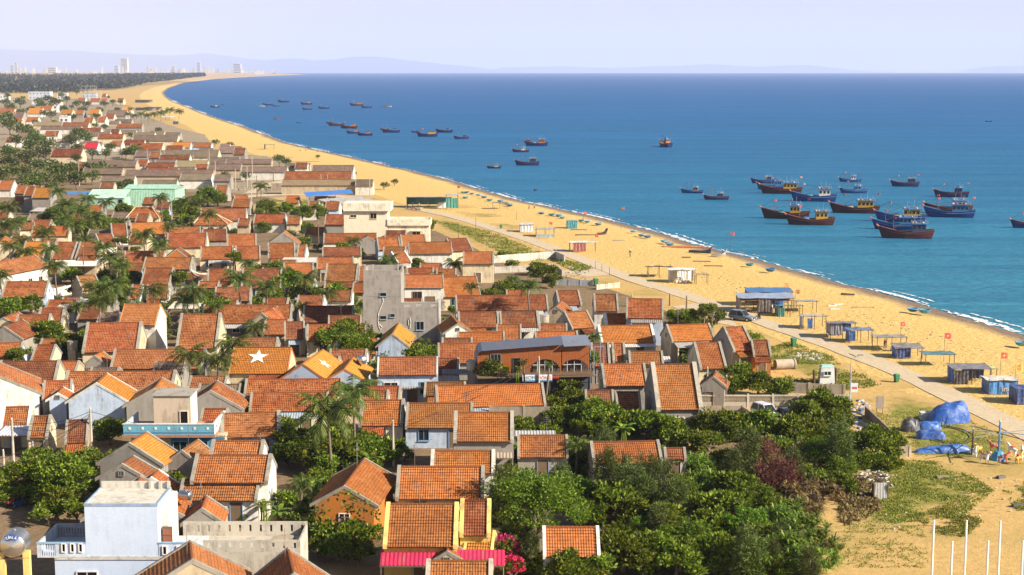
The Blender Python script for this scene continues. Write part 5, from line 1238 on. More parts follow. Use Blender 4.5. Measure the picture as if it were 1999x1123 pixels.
# sparse dark trees of the inland side and palms behind the far hamlet
far_r = random.Random(5)
for x, y, w in [(20, 318, 40), (50, 310, 44), (15, 340, 46), (45, 338, 40), (75, 330, 44), (100, 325, 36), (110, 340, 46), (135, 335, 44), (150, 352, 40), (80, 352, 44), (50, 355, 40), (120, 355, 36), (20, 300, 40), (70, 275, 40), (95, 285, 36), (60, 290, 40), (85, 300, 34), (150, 262, 30), (165, 270, 34),
                (140, 275, 30), (20, 245, 36), (45, 255, 34), (10, 230, 30), (60, 262, 30), (180, 345, 34), (195, 330, 36), (170, 330, 30), (215, 290, 26), (205, 300, 26), (235, 365, 26), (250, 360, 26), (262, 296, 34), (245, 298, 26), (360, 320, 24), (335, 328, 18), (225, 345, 20), (455, 330, 26), (440, 345, 24), (545, 313, 26), (560, 318, 22),
                (330, 272, 18), (350, 278, 16), (420, 278, 16), (450, 282, 14), (140, 230, 20), (100, 225, 20), (125, 215, 22), (160, 215, 20), (80, 205, 22), (110, 200, 22), (130, 195, 18), (60, 215, 20), (20, 210, 22), (40, 200, 22), (10, 200, 20), (95, 195, 20), (150, 203, 18), (170, 205, 18), (205, 203, 16), (220, 200, 14), (235, 200, 12),
                (150, 180, 12), (210, 190, 10), (45, 228, 20), (85, 222, 18), (188, 228, 18), (195, 215, 16), (70, 240, 16), (215, 228, 16), (185, 245, 14), (105, 240, 14), (620, 306, 10), (690, 340, 16), (660, 330, 12), (770, 355, 16), (750, 362, 18), (300, 345, 16), (310, 348, 12), (232, 372, 20), (180, 300, 24), (150, 290, 26), (230, 330, 22), (270, 340, 20), (390, 310, 18), (285, 282, 18), (310, 255, 16), (60, 360, 36), (10, 360, 36), (100, 365, 30), (150, 310, 24), (350, 355, 22), (400, 345, 20), (480, 345, 22), (30, 275, 30), (125, 300, 22), (255, 265, 16), (205, 248, 16), (40, 220, 20), (75, 198, 18), (15, 188, 16), (120, 187, 14), (230, 215, 14)]:
    T('l', x, y, w)
for x, y, w in [(250, 222, 18), (262, 225, 18), (275, 222, 20), (288, 225, 20), (300, 222, 20), (312, 220, 20), (322, 218, 22), (332, 214, 22), (350, 217, 22), (255, 212, 16), (285, 212, 16), (45, 190, 14), (100, 205, 16), (140, 207, 14)]:
    T('c', x, y, w, 7)

# the pine wood beyond the hamlet, one mass
rg = np.random.default_rng(9); cs, ds, Ls = [], [], []
def wood_edge(x):                                              # lower edge of the wood in the photograph
    for (x0, y0), (x1, y1) in zip(EDGE, EDGE[1:]):
        if x0 <= x <= x1: return y0 + (y1 - y0) * (x - x0) / (x1 - x0)
    return EDGE[-1][1]
EDGE = [(-200, 184), (60, 181), (120, 181), (175, 176), (190, 166), (230, 158), (290, 153), (340, 151), (400, 148)]
cnt = 0; rp = random.Random(2)
while cnt < 7500:
    x = rp.uniform(-150, 398); ye = wood_edge(x); y = 148 + (ye - 148) * rp.random() ** 1.25
    Y = 43 * 3000 / max(3.2, (y - 142)) if y > 145.2 else 9000
    p = at(x, y); zz = rise(p.x, p.y); p = at(x, y, min(zz, 26)); zz = rise(p.x, p.y)
    if p.y > 14000: continue
    h = rp.uniform(9, 15); n = 9 if p.y < 5000 else 6; r = h * .34 * (1 + p.y / 12000)
    for i in range(n):
        t = (i + .5) / n; cs.append((p.x + rp.uniform(-1, 1) * r, p.y + rp.uniform(-1, 1) * r, zz + h * t * .8)); ds.append((rp.uniform(-.7, .7), rp.uniform(-.7, .7), 1)); Ls.append(h * .38)
    cnt += 1
cs, ds, Ls = np.array(cs), np.array(ds), np.array(Ls)
me = leaf_mesh("pine_forest", cs, ds, Ls, Ls * 1.0, rg); tag(link("pine_forest", me, M['wood_far']), kind="stuff")

# grass tufts
def grass(pxs, n, size, seed, mat='grass'):
    rg = np.random.default_rng(seed); poly = [at(x, y) for x, y in pxs]
    xs, ys = [p.x for p in poly], [p.y for p in poly]; out = []
    def inside(x, y):
        r = False; j = len(poly) - 1
        for i in range(len(poly)):
            a, b_ = poly[i], poly[j]
            if (a.y > y) != (b_.y > y) and x < (b_.x - a.x) * (y - a.y) / (b_.y - a.y) + a.x: r = not r
            j = i
        return r
    tries = 0
    while len(out) < n and tries < n * 12:
        tries += 1; x, y = rg.uniform(min(xs), max(xs)), rg.uniform(min(ys), max(ys))
        if inside(x, y) and noise.noise(Vector((x * .28, y * .28, seed))) + .5 * noise.noise(Vector((x * .9, y * .9, seed))) > rg.uniform(-.45, .3): out.append((x, y, .02))
    c = np.repeat(np.array(out), 3, axis=0) + rg.normal(size=(len(out) * 3, 3)) * np.array([.12, .12, 0]); d = rg.normal(size=c.shape) * .6 + np.array([0, 0, .8])
    return tag(link("grass", leaf_mesh("grass", c, d, size * rg.uniform(.6, 1.3, len(c)), size * .55, rg), M[mat]), kind="stuff")
grass([(1450, 700), (1540, 668), (1625, 698), (1640, 715), (1560, 712), (1500, 722)], 2000, .27, 1)
grass([(1520, 740), (1640, 722), (1690, 735), (1720, 755), (1650, 765), (1560, 760)], 800, .33, 2)
grass([(1640, 960), (1690, 895), (1860, 905), (1940, 960), (1880, 1010), (1740, 1025), (1640, 1010)], 6500, .20, 3)
grass([(1780, 1010), (1850, 985), (1920, 1020), (1880, 1050), (1830, 1045)], 900, .22, 4)
grass([(1960, 960), (2010, 940), (2040, 985), (1990, 1000)], 600, .22, 5)
grass([(1700, 800), (1840, 800), (1960, 850), (1960, 885), (1800, 895), (1720, 860)], 3500, .16, 6)
grass([(840, 428), (960, 452), (1090, 508), (1010, 508), (940, 475)], 1600, .4, 7)
grass([(500, 392), (720, 386), (640, 408), (500, 414)], 900, .4, 8)
grass([(1095, 505), (1150, 520), (1160, 528), (1120, 530), (1090, 515)], 500, .45, 9)
grass([(1410, 640), (1480, 650), (1500, 668), (1460, 672), (1420, 660)], 300, .35, 10)
grass([(1300, 612), (1350, 605), (1400, 630), (1390, 645), (1310, 640)], 900, .45, 12)
grass([(1650, 1010), (1800, 1030), (1820, 1110), (1640, 1110)], 500, .2, 13)
grass([(1620, 960), (1690, 930), (1720, 1000), (1650, 1030)], 700, .45, 14, 'straw')

# ================================================================== boats
def boat_meshes(L, beam, mid, bow, stern, cab0, cab1, cabh, two=False):
    N = 18; S = {}
    def hb(t): return beam * (min(1.0, (t / .42)) ** .62) * (1 - .24 * max(0, (t - .7) / .3) ** 2)
    def sh(t): return mid + (bow - mid) * max(0, 1 - t / .55) ** 2.2 + (stern - mid) * max(0, (t - .55) / .45) ** 2
    def xx(t, z): return (t - .5) * L - (1 - t) ** 6 * .11 * L * (z / bow) + t ** 8 * .05 * L * (z / stern)
    mb = MB(); rows = []
    for i in range(N + 1):
        t = i / N; b = max(.04, hb(t)); s = sh(t); row = []
        for f, z in ((.05, -.7), (.55, -.45), (.80, .25), (.93, s * .55), (1.0, s)): row.append((f * b, z))
        prof = [(-y, z) for y, z in reversed(row)] + row; rows.append([(xx(t, max(z, 0)), y, z) for y, z in prof])
    k = len(rows[0])
    for r in rows: mb.v += r
    for i in range(N):
        for j in range(k - 1): a = i * k + j; mb.f.append((a, a + k, a + k + 1, a + 1))
    mb.f.append(tuple(range(k))); mb.f.append(tuple(N * k + j for j in reversed(range(k))))
    S['hull'] = mb.mesh("hull", False)
    dk = MB(); dz = .3
    for i in range(N):
        t0, t1 = i / N, (i + 1) / N; q = []
        for t, s_ in ((t0, -1), (t1, -1), (t1, 1), (t0, 1)): q.append((xx(t, sh(t)), s_ * hb(t) * .96, sh(t) - dz))
        dk.face(q)
    S['deck'] = dk.mesh("deck")
    rl = MB()
    for s_ in (-1, 1): rl.tube([(xx(i / N, sh(i / N)), s_ * max(.04, hb(i / N)), sh(i / N) + .02) for i in range(N + 1)], .11, 5)
    S['rail'] = rl.mesh("rail")
    st = MB()
    for s_ in (-1, 1): st.tube([(xx(i / N, sh(i / N) * .72) - .0, s_ * (max(.04, hb(i / N)) * .97 + .03), sh(i / N) * .72) for i in range(1, N + 1)], .10, 4)
    S['strake'] = st.mesh("strake")
    bt = MB().tube([(xx(0, bow) + .5, 0, bow - .3), (xx(0, bow) - .15, 0, bow + .25), (xx(0, bow) - .35, 0, bow + .6)], [.34, .24, .12], 6); S['bow_tip'] = bt.mesh("bow_tip")
    c0, c1 = (cab0 - .5) * L, (cab1 - .5) * L; cw = beam * .62; z0 = sh((cab0 + cab1) / 2) - dz
    S['cabin'] = MB().hexa([(c0, -cw, z0), (c1, -cw, z0), (c1, cw, z0), (c0, cw, z0)], [(c0 + .15, -cw * .94, z0 + cabh), (c1 - .05, -cw * .94, z0 + cabh), (c1 - .05, cw * .94, z0 + cabh), (c0 + .15, cw * .94, z0 + cabh)]).mesh("cabin")
    wins = []; n = max(2, int((c1 - c0) / 1.1))
    for s_ in (-1, 1):
        for i in range(n):
            u = c0 + (c1 - c0) * (i + .5) / n; w = (c1 - c0) / n * .3; wins.append(MB().hexa(*[[(u - w, s_ * (cw * q + .01) - .04, z0 + cabh * h), (u + w, s_ * (cw * q + .01) - .04, z0 + cabh * h), (u + w, s_ * (cw * q + .01) + .04, z0 + cabh * h), (u - w, s_ * (cw * q + .01) + .04, z0 + cabh * h)] for q, h in ((.972, .45), (.955, .8))]).mesh("window"))
    S['windows'] = wins
    S['cabin_roof'] = MB().hexa([(c0 - .35, -cw - .25, z0 + cabh + .01), (c1 + .7, -cw - .25, z0 + cabh + .01), (c1 + .7, cw + .25, z0 + cabh + .01), (c0 - .35, cw + .25, z0 + cabh + .01)], [(c0 - .3, -cw - .2, z0 + cabh + .2), (c1 + .65, -cw - .2, z0 + cabh + .2), (c1 + .65, cw + .2, z0 + cabh + .24), (c0 - .3, cw + .2, z0 + cabh + .24)]).mesh("cabin_roof")
    zr = z0 + cabh + .22; q = random.Random(int(L * 10)); g = []
    for i in range(4):
        u = c0 + (c1 - c0) * q.random(); g.append(MB().lathe([(.02, 0), (.34, .06), (.42, .25), (.3, .42), (.02, .46)], (u, q.uniform(-cw, cw) * .6, zr), 8).mesh("roof_bundle"))
    S['bundles'] = g
    rr = MB()
    for u in (c0, c1 + .5):
        for s_ in (-1, 1): rr.tube([(u, s_ * cw, zr - .1), (u, s_ * cw, zr + .75)], .035, 4)
    rr.tube([(c0, -cw, zr + .7), (c1 + .5, -cw, zr + .7), (c1 + .5, cw, zr + .7), (c0, cw, zr + .7), (c0, -cw, zr + .7)], .03, 4); S['roof_rail'] = rr.mesh("roof_rail")
    if two: S['upper_cabin'] = MB().box(c0 + .4, c0 + (c1 - c0) * .55, -cw * .6, cw * .6, zr, zr + 1.3).mesh("upper_cabin")
    mx = (.22 - .5) * L; mz = sh(.22); S['mast'] = MB().tube([(mx, 0, mz - .4), (mx - .1, 0, mz + 4.0)], [.12, .06], 6).mesh("mast"); S['mast_top'] = (mx - .1, 0, mz + 3.6)
    S['boom'] = MB().tube([(mx, 0, mz + .6), (mx + L * .24, .2, mz + 2.0)], .06, 5).mesh("boom")
    hp = MB(); hc = (.38 - .5) * L; hz_ = sh(.38) - dz
    hp.grid(lambda a, b_: (hc + (a - .5) * L * .17, (b_ - .5) * beam * 1.3, hz_ + (math.sin(math.pi * a) * math.sin(math.pi * b_)) ** .5 * 1.05 + .12 * noise.noise(Vector((a * 6, b_ * 6, L)))), 8, 6); S['net_heap'] = hp.mesh("net_heap", True)
    S['antenna'] = [MB().tube([(c0 + (c1 - c0) * f, cw * g, zr), (c0 + (c1 - c0) * f + .1, cw * g, zr + hh)], .03, 4).mesh("antenna") for f, g, hh in ((.2, .5, 2.2), (.6, -.4, 3.0), (.95, .1, 1.6))]
    S['stay'] = MB().tube([(mx - .1, 0, mz + 3.9), (xx(0, bow) + .3, 0, bow + .1)], .025, 4).mesh("stay"); S['backstay'] = MB().tube([(mx - .1, 0, mz + 3.9), (c0 + .4, 0, zr + .1)], .025, 4).mesh("stay")
    S['stern_post'] = MB().tube([((1.0 - .5) * L - .2, 0, stern - .2), (.5 * L + .55, 0, stern + .25)], .12, 5).mesh("stern_post")
    S['stern_z'] = (.5 * L - .2, 0, z0 + cabh + 2.4)
    return S
FLAGM = MB().grid(lambda u, v: (u * 1.35, .16 * math.sin(u * 6.5) * u, (v - .5) * .9 - .12 * u), 7, 3).mesh("flag", True)
def star_mesh(r, y, c=(0, 0)):
    mb = MB(); p = [(c[0] + (r if i % 2 == 0 else r * .4) * math.sin(math.pi * i / 5), y, c[1] + (r if i % 2 == 0 else r * .4) * math.cos(math.pi * i / 5)) for i in range(10)]
    mb.prism(p, (0, -.012, 0), (0, .012, 0)); return mb.mesh("star")
STARM = star_mesh(.28, 0.0)
BM = [boat_meshes(14, 2.2, 1.9, 3.6, 2.6, .60, .88, 2.5), boat_meshes(14, 2.1, 1.85, 3.5, 2.4, .54, .90, 2.3), boat_meshes(14, 2.1, 1.95, 3.7, 2.6, .58, .82, 2.5, True), boat_meshes(11, 1.7, 1.3, 2.5, 1.7, .52, .76, 1.9)]
HC = dict(n=(.014, .03, .12), b=(.015, .05, .2), r=(.075, .022, .022), w=(.55, .5, .45), t=(.03, .13, .2), o=(.35, .10, .03))
CC = dict(y=(.45, .26, .03), b=(.05, .16, .36), w=(.62, .60, .55), o=(.45, .16, .04), n=(.03, .05, .13), t=(.08, .28, .36))
HN = dict(n="navy", b="blue", r="brown", w="white", t="teal", o="orange"); CN = dict(y="yellow", b="blue", w="white", o="orange", n="dark", t="teal")
BOATS = []; brng = random.Random(8)
def boat(x, y, wpx, hc, cc, var=0, yaw=0, net=None, flags=1, near=True, label=None):
    p = at(x, y, SEA_Z); L = (11 if var == 3 else 14); s = wpx / ppm(p) / (L * 1.04) / max(.35, abs(math.cos(R(yaw))))
    o = thing("fishing_boat", (p.x, p.y, SEA_Z), R(yaw), cat="boat", group="fishing boats at anchor"); o.scale = (s, s, s)
    S = BM[var]; h = HC[hc]; j = brng.uniform(.8, 1.2); h = tuple(v * j for v in h)
    link("hull", S['hull'], M['hull'], o, h); link("deck", S['deck'], M['wood'], o); link("rail", S['rail'], M['hull'], o, (.13, .045, .03) if hc != 'b' else (.04, .14, .3))
    if near: link("strake", S['strake'], M['hull'], o, (.10, .035, .03) if hc in 'nr' else (.1, .2, .35)); link("bow_tip", S['bow_tip'], M['hull'], o, (.5, .16, .05))
    cb = link("cabin", S['cabin'], M['hull'], o, CC[cc]); link("cabin_roof", S['cabin_roof'], M['hull'], o, (.05, .14, .32) if brng.random() < .75 else (.10, .09, .10))
    if near:
        for w in S['windows']: link("window", w, M['glass'], cb)
        for g in S['bundles']: link("roof_bundle", g, M['tarp'], o, brng.choice([(.5, .5, .52), (.06, .18, .4), (.45, .2, .1), (.3, .3, .3)]))
        link("roof_rail", S['roof_rail'], M['paint'], o, (.3, .33, .38)); link("stern_post", S['stern_post'], M['wood'], o); link("boom", S['boom'], M['wood'], o); [link("antenna", q_, M['paint'], o, (.4, .4, .4)) for q_ in S['antenna']]; link("stay", S['stay'], M['rubber'], o); link("stay", S['backstay'], M['rubber'], o)
        if 'upper_cabin' in S: link("upper_cabin", S['upper_cabin'], M['hull'], o, CC['b'])
        if net: link("net_heap", S['net_heap'], M['tarp'], o, net)
    mt = link("mast", S['mast'], M['wood'], o)
    for i in range(flags):
        f = link("flag", FLAGM, M['cloth'], o, (.62, .05, .03) if brng.random() < .6 else (.65, .20, .05)); f.location = S['mast_top'] if i == 0 else S['stern_z']; f.rotation_euler = (0, 0, brng.uniform(-.5, .5)); f.scale = (.62,) * 3
        if i: link("flag_staff", FSTAFF, M['wood'], o).location = S['stern_z']
    BOATS.append((o, x, y, "%s hulled fishing boat with %s cabin" % (HN[hc], CN[cc]), label)); return o
FSTAFF = MB().tube([(0, 0, -2.6), (0, 0, .5)], .04, 5).mesh("flag_staff")
TEAL, GREY, BLUN = (.03, .17, .17), (.25, .2, .17), (.04, .12, .28)
for a in [(1352, 376, 40, 'b', 'o', 3, -6), (1399, 389, 46, 'n', 'n', 3, 4), (1490, 357, 42, 'b', 'b', 0, -5), (1508, 369, 54, 'b', 'b', 2, -4), (1526, 377, 74, 'r', 'y', 1, -3, None, 2), (1590, 392, 80, 'b', 'w', 0, -4, TEAL), (1660, 354, 40, 'b', 'w', 3, -6),
          (1667, 376, 50, 'b', 'b', 3, -4), (1767, 363, 50, 'n', 'n', 0, -3, None, 2), (1670, 415, 86, 'r', 'y', 1, -3, GREY, 2), (1535, 426, 84, 'r', 'y', 2, -4, TEAL, 2), (1583, 438, 86, 'r', 'y', 0, -4, BLUN), (1760, 432, 88, 'b', 'y', 1, -5, GREY, 1),
          (1752, 447, 84, 'b', 'b', 1, -6), (1770, 464, 96, 'r', 'n', 0, -7, None, 1), (1858, 384, 60, 'n', 'n', 2, -3, None, 2), (1852, 415, 84, 'r', 'b', 0, -6), (1855, 423, 86, 'b', 'b', 1, -6, None, 2), (2012, 444, 70, 'n', 'y', 0, -4),
          (1048, 284, 42, 'n', 'o', 0, -3, GREY), (1017, 296, 31, 'n', 'w', 3, 2), (1030, 322, 44, 'n', 'n', 0, -3), (1298, 286, 17, 'n', 'o', 2, -72, None, 2), (965, 328, 26, 'n', 'w', 3, -3), (1029, 275, 14, 'n', 'b', 3, 0)]:
    a = list(a); a[6] += brng.uniform(-9, 7) if len(a) > 6 and abs(a[6]) < 20 else 0; boat(*a)
for a in [(511, 207, 12, 'w', 'o', 3), (523, 205, 19, 'n', 'b', 2), (539, 207, 14, 'b', 'b', 3), (554, 199, 21, 'n', 'b', 0), (599, 203.5, 21, 'n', 'o', 2), (600, 213.5, 18, 'n', 'b', 3), (633, 211.5, 20, 'n', 'b', 0), (697, 206, 25, 'r', 'o', 1), (716, 210, 20, 'b', 'b', 2), (756, 208, 16, 'w', 'o', 3),
          (657, 245, 30, 'r', 'b', 2), (644, 240, 14, 'n', 'n', 3), (682, 250, 31, 'r', 'o', 0), (690, 260, 24, 'n', 'o', 2), (713, 264, 28, 'n', 'o', 2), (751, 253, 16, 'n', 'o', 3), (764, 258, 33, 'n', 'b', 1), (812, 258, 16, 'n', 'n', 3), (835, 266, 38, 'n', 'y', 1), (868, 258, 31, 'n', 'b', 2), (901, 270.5, 27, 'n', 'n', 0), (420, 209, 17, 'n', 'w', 3)]:
    boat(*a, near=False, yaw=brng.uniform(-8, 8), flags=1)
# low open skiffs
def skiff(x, y, wpx, col, label):
    p = at(x, y, SEA_Z); mb = MB(); L = wpx / ppm(p); n = 10
    rows = []
    for i in range(n + 1):
        t = i / n; b = .16 * L * (math.sin(math.pi * (.06 + .88 * t))) ** .7; s = .55 + .5 * (2 * t - 1) ** 2
        rows.append([((t - .5) * L, -b, s), ((t - .5) * L, -b * .6, -.2), ((t - .5) * L, b * .6, -.2), ((t - .5) * L, b, s), ((t - .5) * L, b * .85, s), ((t - .5) * L, 0, .12), ((t - .5) * L, -b * .85, s)])
    for r in rows: mb.v += r
    for i in range(n):
        for j in range(7): a = i * 7 + j; c = i * 7 + (j + 1) % 7; mb.f.append((a, a + 7, c + 7, c))
    o = thing("skiff", (p.x, p.y, SEA_Z), 0, label, "boat"); mb.build("hull", M['hull'], o, col); MB().box(-.2, .2, -.1 * L, .1 * L, .35, .42).build("thwart", M['wood'], o)
skiff(541, 232, 14, (.3, .08, .05), "low reddish skiff drifting near the far beach"); skiff(584, 239.5, 10, (.03, .1, .16), "small dark teal skiff off the far beach"); skiff(465, 160, 7, (.03, .04, .08), "tiny dark skiff in the far bay")
skiff(434, 204.5, 7, (.05, .05, .06), "tiny skiff beside the boat off the hamlet beach"); skiff(1930, 237, 13, (.03, .04, .09), "lone dark skiff far out on open sea"); skiff(1045, 372, 6, (.04, .05, .1), "tiny dark float close to the shore")

# round basket boats on the sand
BK = MB().lathe([(.02, .05), (.55, .07), (.88, .3), (1.02, .62), (1.05, .66), (.98, .66), (.84, .34), (.5, .14), (.02, .12)], (0, 0, 0), 18).mesh("bowl", True)
BR = MB().lathe([(1.0, .6), (1.09, .62), (1.09, .72), (1.0, .72), (1.0, .6)], (0, 0, 0), 18).mesh("rim"); BT = MB().box(-.98, .98, -.13, .13, .5, .55).mesh("thwart")
BASK = []; kr = random.Random(3)
for x, y in [(904, 375.5), (911, 375.5), (921, 378), (934, 380.5), (945, 385), (909, 386), (956, 391), (977, 393), (984, 395), (990, 398), (995, 401), (1057, 416.5), (1077, 419.5), (1091, 421), (1098, 425), (1135, 431), (1147, 433), (1168, 438), (1236, 452), (1253, 460), (1264, 463), (1297, 472), (1303, 474.5), (1308, 479),
             (1463, 518), (1504, 529), (1782, 609), (1805, 612), (1994, 676), (566, 280), (585, 285)]:
    p = at(x, y + 1, .05); o = thing("basket_boat", p, kr.uniform(0, 6.28), cat="boat", group="round basket boats on the sand"); o.scale = (kr.uniform(.8, 1.05),) * 3
    c = kr.choice([(.05, .22, .42), (.06, .30, .42), (.10, .35, .42), (.04, .14, .32)]); link("bowl", BK, M['hull'], o, c); link("rim", BR, M['hull'], o, kr.choice([(.55, .6, .62), (.06, .25, .4), (.3, .42, .5)])); link("thwart", BT, M['wood'], o)
    BASK.append((o, x, y))

# ================================================================== beach stalls, flags, people, vehicles
def crumple(x0, x1, y0, y1, zf, seed, amp=.08, nu=10, nv=6):
    return MB().grid(lambda u, v: (x0 + (x1 - x0) * u, y0 + (y1 - y0) * v, zf(u, v) + amp * noise.noise(Vector((u * 5, v * 4, seed)))), nu, nv)
def drape(p0, p1, zlo, zhi, seed, amp=.10, nu=14):
    p0, p1 = Vector(p0), Vector(p1); d = (p1 - p0).normalized(); q = Vector((-d.y, d.x, 0))
    return MB().grid(lambda u, v: tuple(p0.lerp(p1, u) + q * amp * (noise.noise(Vector((u * 9, v * 1.2, seed))) + .4 * math.sin(u * 26 + seed)) + Vector((0, 0, zlo + (zhi - zlo) * v))), nu, 4)
hutseed = [0]
def hut(xl, xr, yb, yt, dep, roofc, walls, label, tilt=0.0, posts=4, mat='sheet', over=.3, yb2=None, roof2=None, name="beach_stall", sag=.12, extra=None):
    """beach stall: posts, a loose roof, hanging sheets; walls = {side: colour}"""
    hutseed[0] += 1; sd = hutseed[0] * 3.7
    b = Bld(name, xl, xr, yb, label, yb2, cat="stall", group="beach stalls along the road"); w = b.w; h = b.hz((xl + xr) / 2, yt, dep / 2); x0, x1 = -w/2, w/2
    zr = lambda u, v: h + tilt * (v - .5) * dep - sag * math.sin(math.pi * u * (posts // 2)) * .3
    n = max(2, posts // 2)
    for i in range(n):
        for yy, v in ((0, 0), (dep, 1)):
            u = i / (n - 1); MB().tube([(x0 + w * u, yy, 0), (x0 + w * u + .06 * math.sin(sd + i), yy, zr(u, v) + .12)], .055, 6).build("post", M['wood'], b.t)
    rf = crumple(x0 - over, x1 + over, -over, dep + over, zr, sd, .10).build("roof_sheet", M[mat], b.t, roofc)
    bt = MB()
    for yy, v in ((0, 0), (dep, 1)): bt.tube([(x0 - over, yy, zr(0, v) - .06), (x1 + over, yy, zr(1, v) - .06)], .045, 5)
    bt.build("roof_beam", M['wood'], b.t)
    C_ = {'f': ((x0, 0), (x1, 0)), 'b': ((x1, dep), (x0, dep)), 'l': ((x0, dep), (x0, 0)), 'r': ((x1, 0), (x1, dep))}
    for sdn, spec in walls.items():
        col, lo, hi, a0, a1 = (list(spec) + [0.05, 1.0, 0.0, 1.0][len(spec) - 1:]) if isinstance(spec[0], tuple) else (spec, .05, 1.0, 0.0, 1.0)
        p, q = C_[sdn[0]]; P, Q = Vector((*p, 0)), Vector((*q, 0)); dd = (Q - P).normalized(); nq = Vector((dd.y, -dd.x, 0)) * .06
        drape(P.lerp(Q, a0) + nq, P.lerp(Q, a1) + nq, h * lo, h * hi - .05, sd + ord(sdn[0])).build("wall_sheet", M['tarp'], b.t, col)
    b.h = h; return b
BLU, DBL, GRY, TAN, WHI, ORA, GRN, DRK = (.03, .11, .36), (.02, .05, .19), (.26, .23, .2), (.42, .30, .16), (.72, .70, .66), (.55, .24, .05), (.05, .3, .22), (.06, .045, .045)
def table(b, x, y, col=(.5, .4, .3), s=1.0):
    t = thing("table", (0, 0, 0), b.rz, cat="table"); t.location = b.o + b.d * x + b.q * y
    MB().box(-.6 * s, .6 * s, -.4 * s, .4 * s, .68, .74).build("table_top", M['paint'], t, col)
    for u, v in ((-1, -1), (1, -1), (1, 1), (-1, 1)): MB().tube([(u * .5 * s, v * .32 * s, 0), (u * .5 * s, v * .32 * s, .68)], .03, 5).build("leg", M['wood'], t)
    TABLES.append((t, proj(t.location)[0])); return t
TABLES = []
hut(1113, 1163, 492, 471, 3.2, WHI, {'l': (DRK,), 'f': ((.32, .10, .08), .1, .95, .1, .62)}, "white roofed open stall with reddish front by the road bend", .0, 6)
hut(1266, 1308, 541, 519, 3.0, DRK, {'l': ((.5, .48, .44), .0, .45)}, "stall under a dark sagging tarp next to the white tarp stall", -.15, 6, 'tarp', .6, sag=.6)
b = hut(1308, 1356, 552, 524, 3.0, WHI, {'l': (WHI,), 'b': (WHI, .05, 1, 0, 1), 'f': (WHI, .45, 1, .3, .75)}, "stall hung with white tarps and sacks", 0, 6, 'tarp'); table(b, -.5, .6)
for i in range(5):
    sk = thing("sack", b.o + b.d * (-1.2 + .6 * i) + b.q * (-.3 - .2 * (i % 2)), i, "%s white sack heaped before the white tarp stall, counted from inland" % nth(i + 1), "sack", "sacks heaped at the white tarp stall")
    MB().lathe([(.02, 0), (.32, .05), (.36, .3), (.2, .55), (.08, .62), (.1, .7)], (0, 0, 0), 9).build("bag", M['tarp'], sk, [(.6, .58, .55), (.55, .35, .2), (.5, .5, .55)][i % 3])
hut(1359, 1382, 555, 534, 2.2, TAN, {}, "bare pole frame with slatted top beside the white tarp stall", 0, 4)
hut(1015, 1040, 453, 436, 3.2, (.55, .55, .56), {'f': ((.62, .62, .62),), 'l': ((.6, .6, .6),), 'r': ((.5, .5, .5),)}, "closed white panel stall on the grass near the far tarps", .05, 4)
hut(1047, 1082, 462, 445, 3.2, (.35, .33, .32), {'l': ((.2, .12, .1),), 'f': ((.25, .36, .45), .0, .35)}, "cluttered pole stall beside the closed white stall", .0, 6, 'tarp')
hut(1107, 1126, 446, 430, 2.6, (.04, .22, .28), {'f': ((.03, .25, .32),), 'l': ((.03, .2, .3),), 'r': ((.04, .26, .3),), 'b': ((.03, .22, .3),)}, "small teal tarpaulin box on the open sand", 0, 4, 'tarp', .05)
hut(1461, 1545, 601, 566, 4.0, (.05, .17, .38), {'b': ((.3, .2, .12),)}, "long blue roof at the back of the big beach stall", .10, 8)
b = hut(1444, 1548, 613, 578, 4.5, (.28, .36, .50), {'l': ((.15, .09, .09),), 'f': ((.09, .065, .05), .0, .95, .34, .6), 'b': (BLU, .1, .9, .1, .6)}, "big beach stall with faded blue sheet roof", .06, 8); table(b, -3, .8); table(b, 2.4, -.4, (.6, .58, .55))
hut(1446, 1483, 613, 585, 3.0, ORA, {}, "orange awning slung at the inland corner of the big stall", .02, 4, 'tarp', .2)
hut(1505, 1550, 612, 585, 2.6, ORA, {}, "orange awning over the seaward half of the big stall", .02, 4, 'tarp', .2)
hut(1518, 1566, 620, 597, 2.6, GRN, {'l': ((.04, .16, .18),), 'f': ((.03, .14, .12), .0, .9, 0, .28)}, "stall with green and white striped awning", -.12, 6, 'tarp', .25)
hut(1555, 1594, 612, 588, 3.4, (.3, .3, .32), {}, "grey sheet lean-to on the seaward side of the big stall", -.1, 4)
hut(1567, 1612, 645, 617, 2.8, (.30, .42, .62), {'l': ((.45, .45, .46),), 'f': (BLU, .1, .9, .2, .42)}, "open stall with blue and white striped sheet roof", -.1, 6)
hut(1621, 1668, 664, 630, 3.0, (.16, .14, .14), {'l': ((.20, .19, .22), .25, 1), 'b': (DBL, .3, .9), 'f': ((.2, .19, .22), .3, 1, 0, .5)}, "thatched grey stall on stilts with blue hangings", -.08, 6, 'tarp', .45)
hut(1658, 1702, 672, 643, 2.4, (.10, .16, .28), {'l': (BLU, .15, .95), 'f': (BLU, .2, .95, 0, .25)}, "thin blue topped pole stall in front of the thatched stall", .0, 6, 'tarp')
b = hut(1712, 1768, 688, 657, 3.2, (.30, .27, .24), {}, "grey slatted roof shelter with benches", -.05, 6); table(b, .5, .3, (.6, .5, .38)); table(b, 1.8, .9, (.6, .5, .38)); table(b, -1.2, .6, (.3, .2, .12))
hut(1750, 1800, 702, 676, 2.6, (.2, .17, .15), {'l': (BLU,), 'f': (DBL, .1, 1, 0, .55)}, "half fallen stall with slanting blue tarp walls", .1, 6, 'tarp')
hut(1806, 1862, 718, 690, 2.4, (.04, .16, .17), {}, "green netting stretched flat over tall poles", .0, 4, 'tarp', .3)
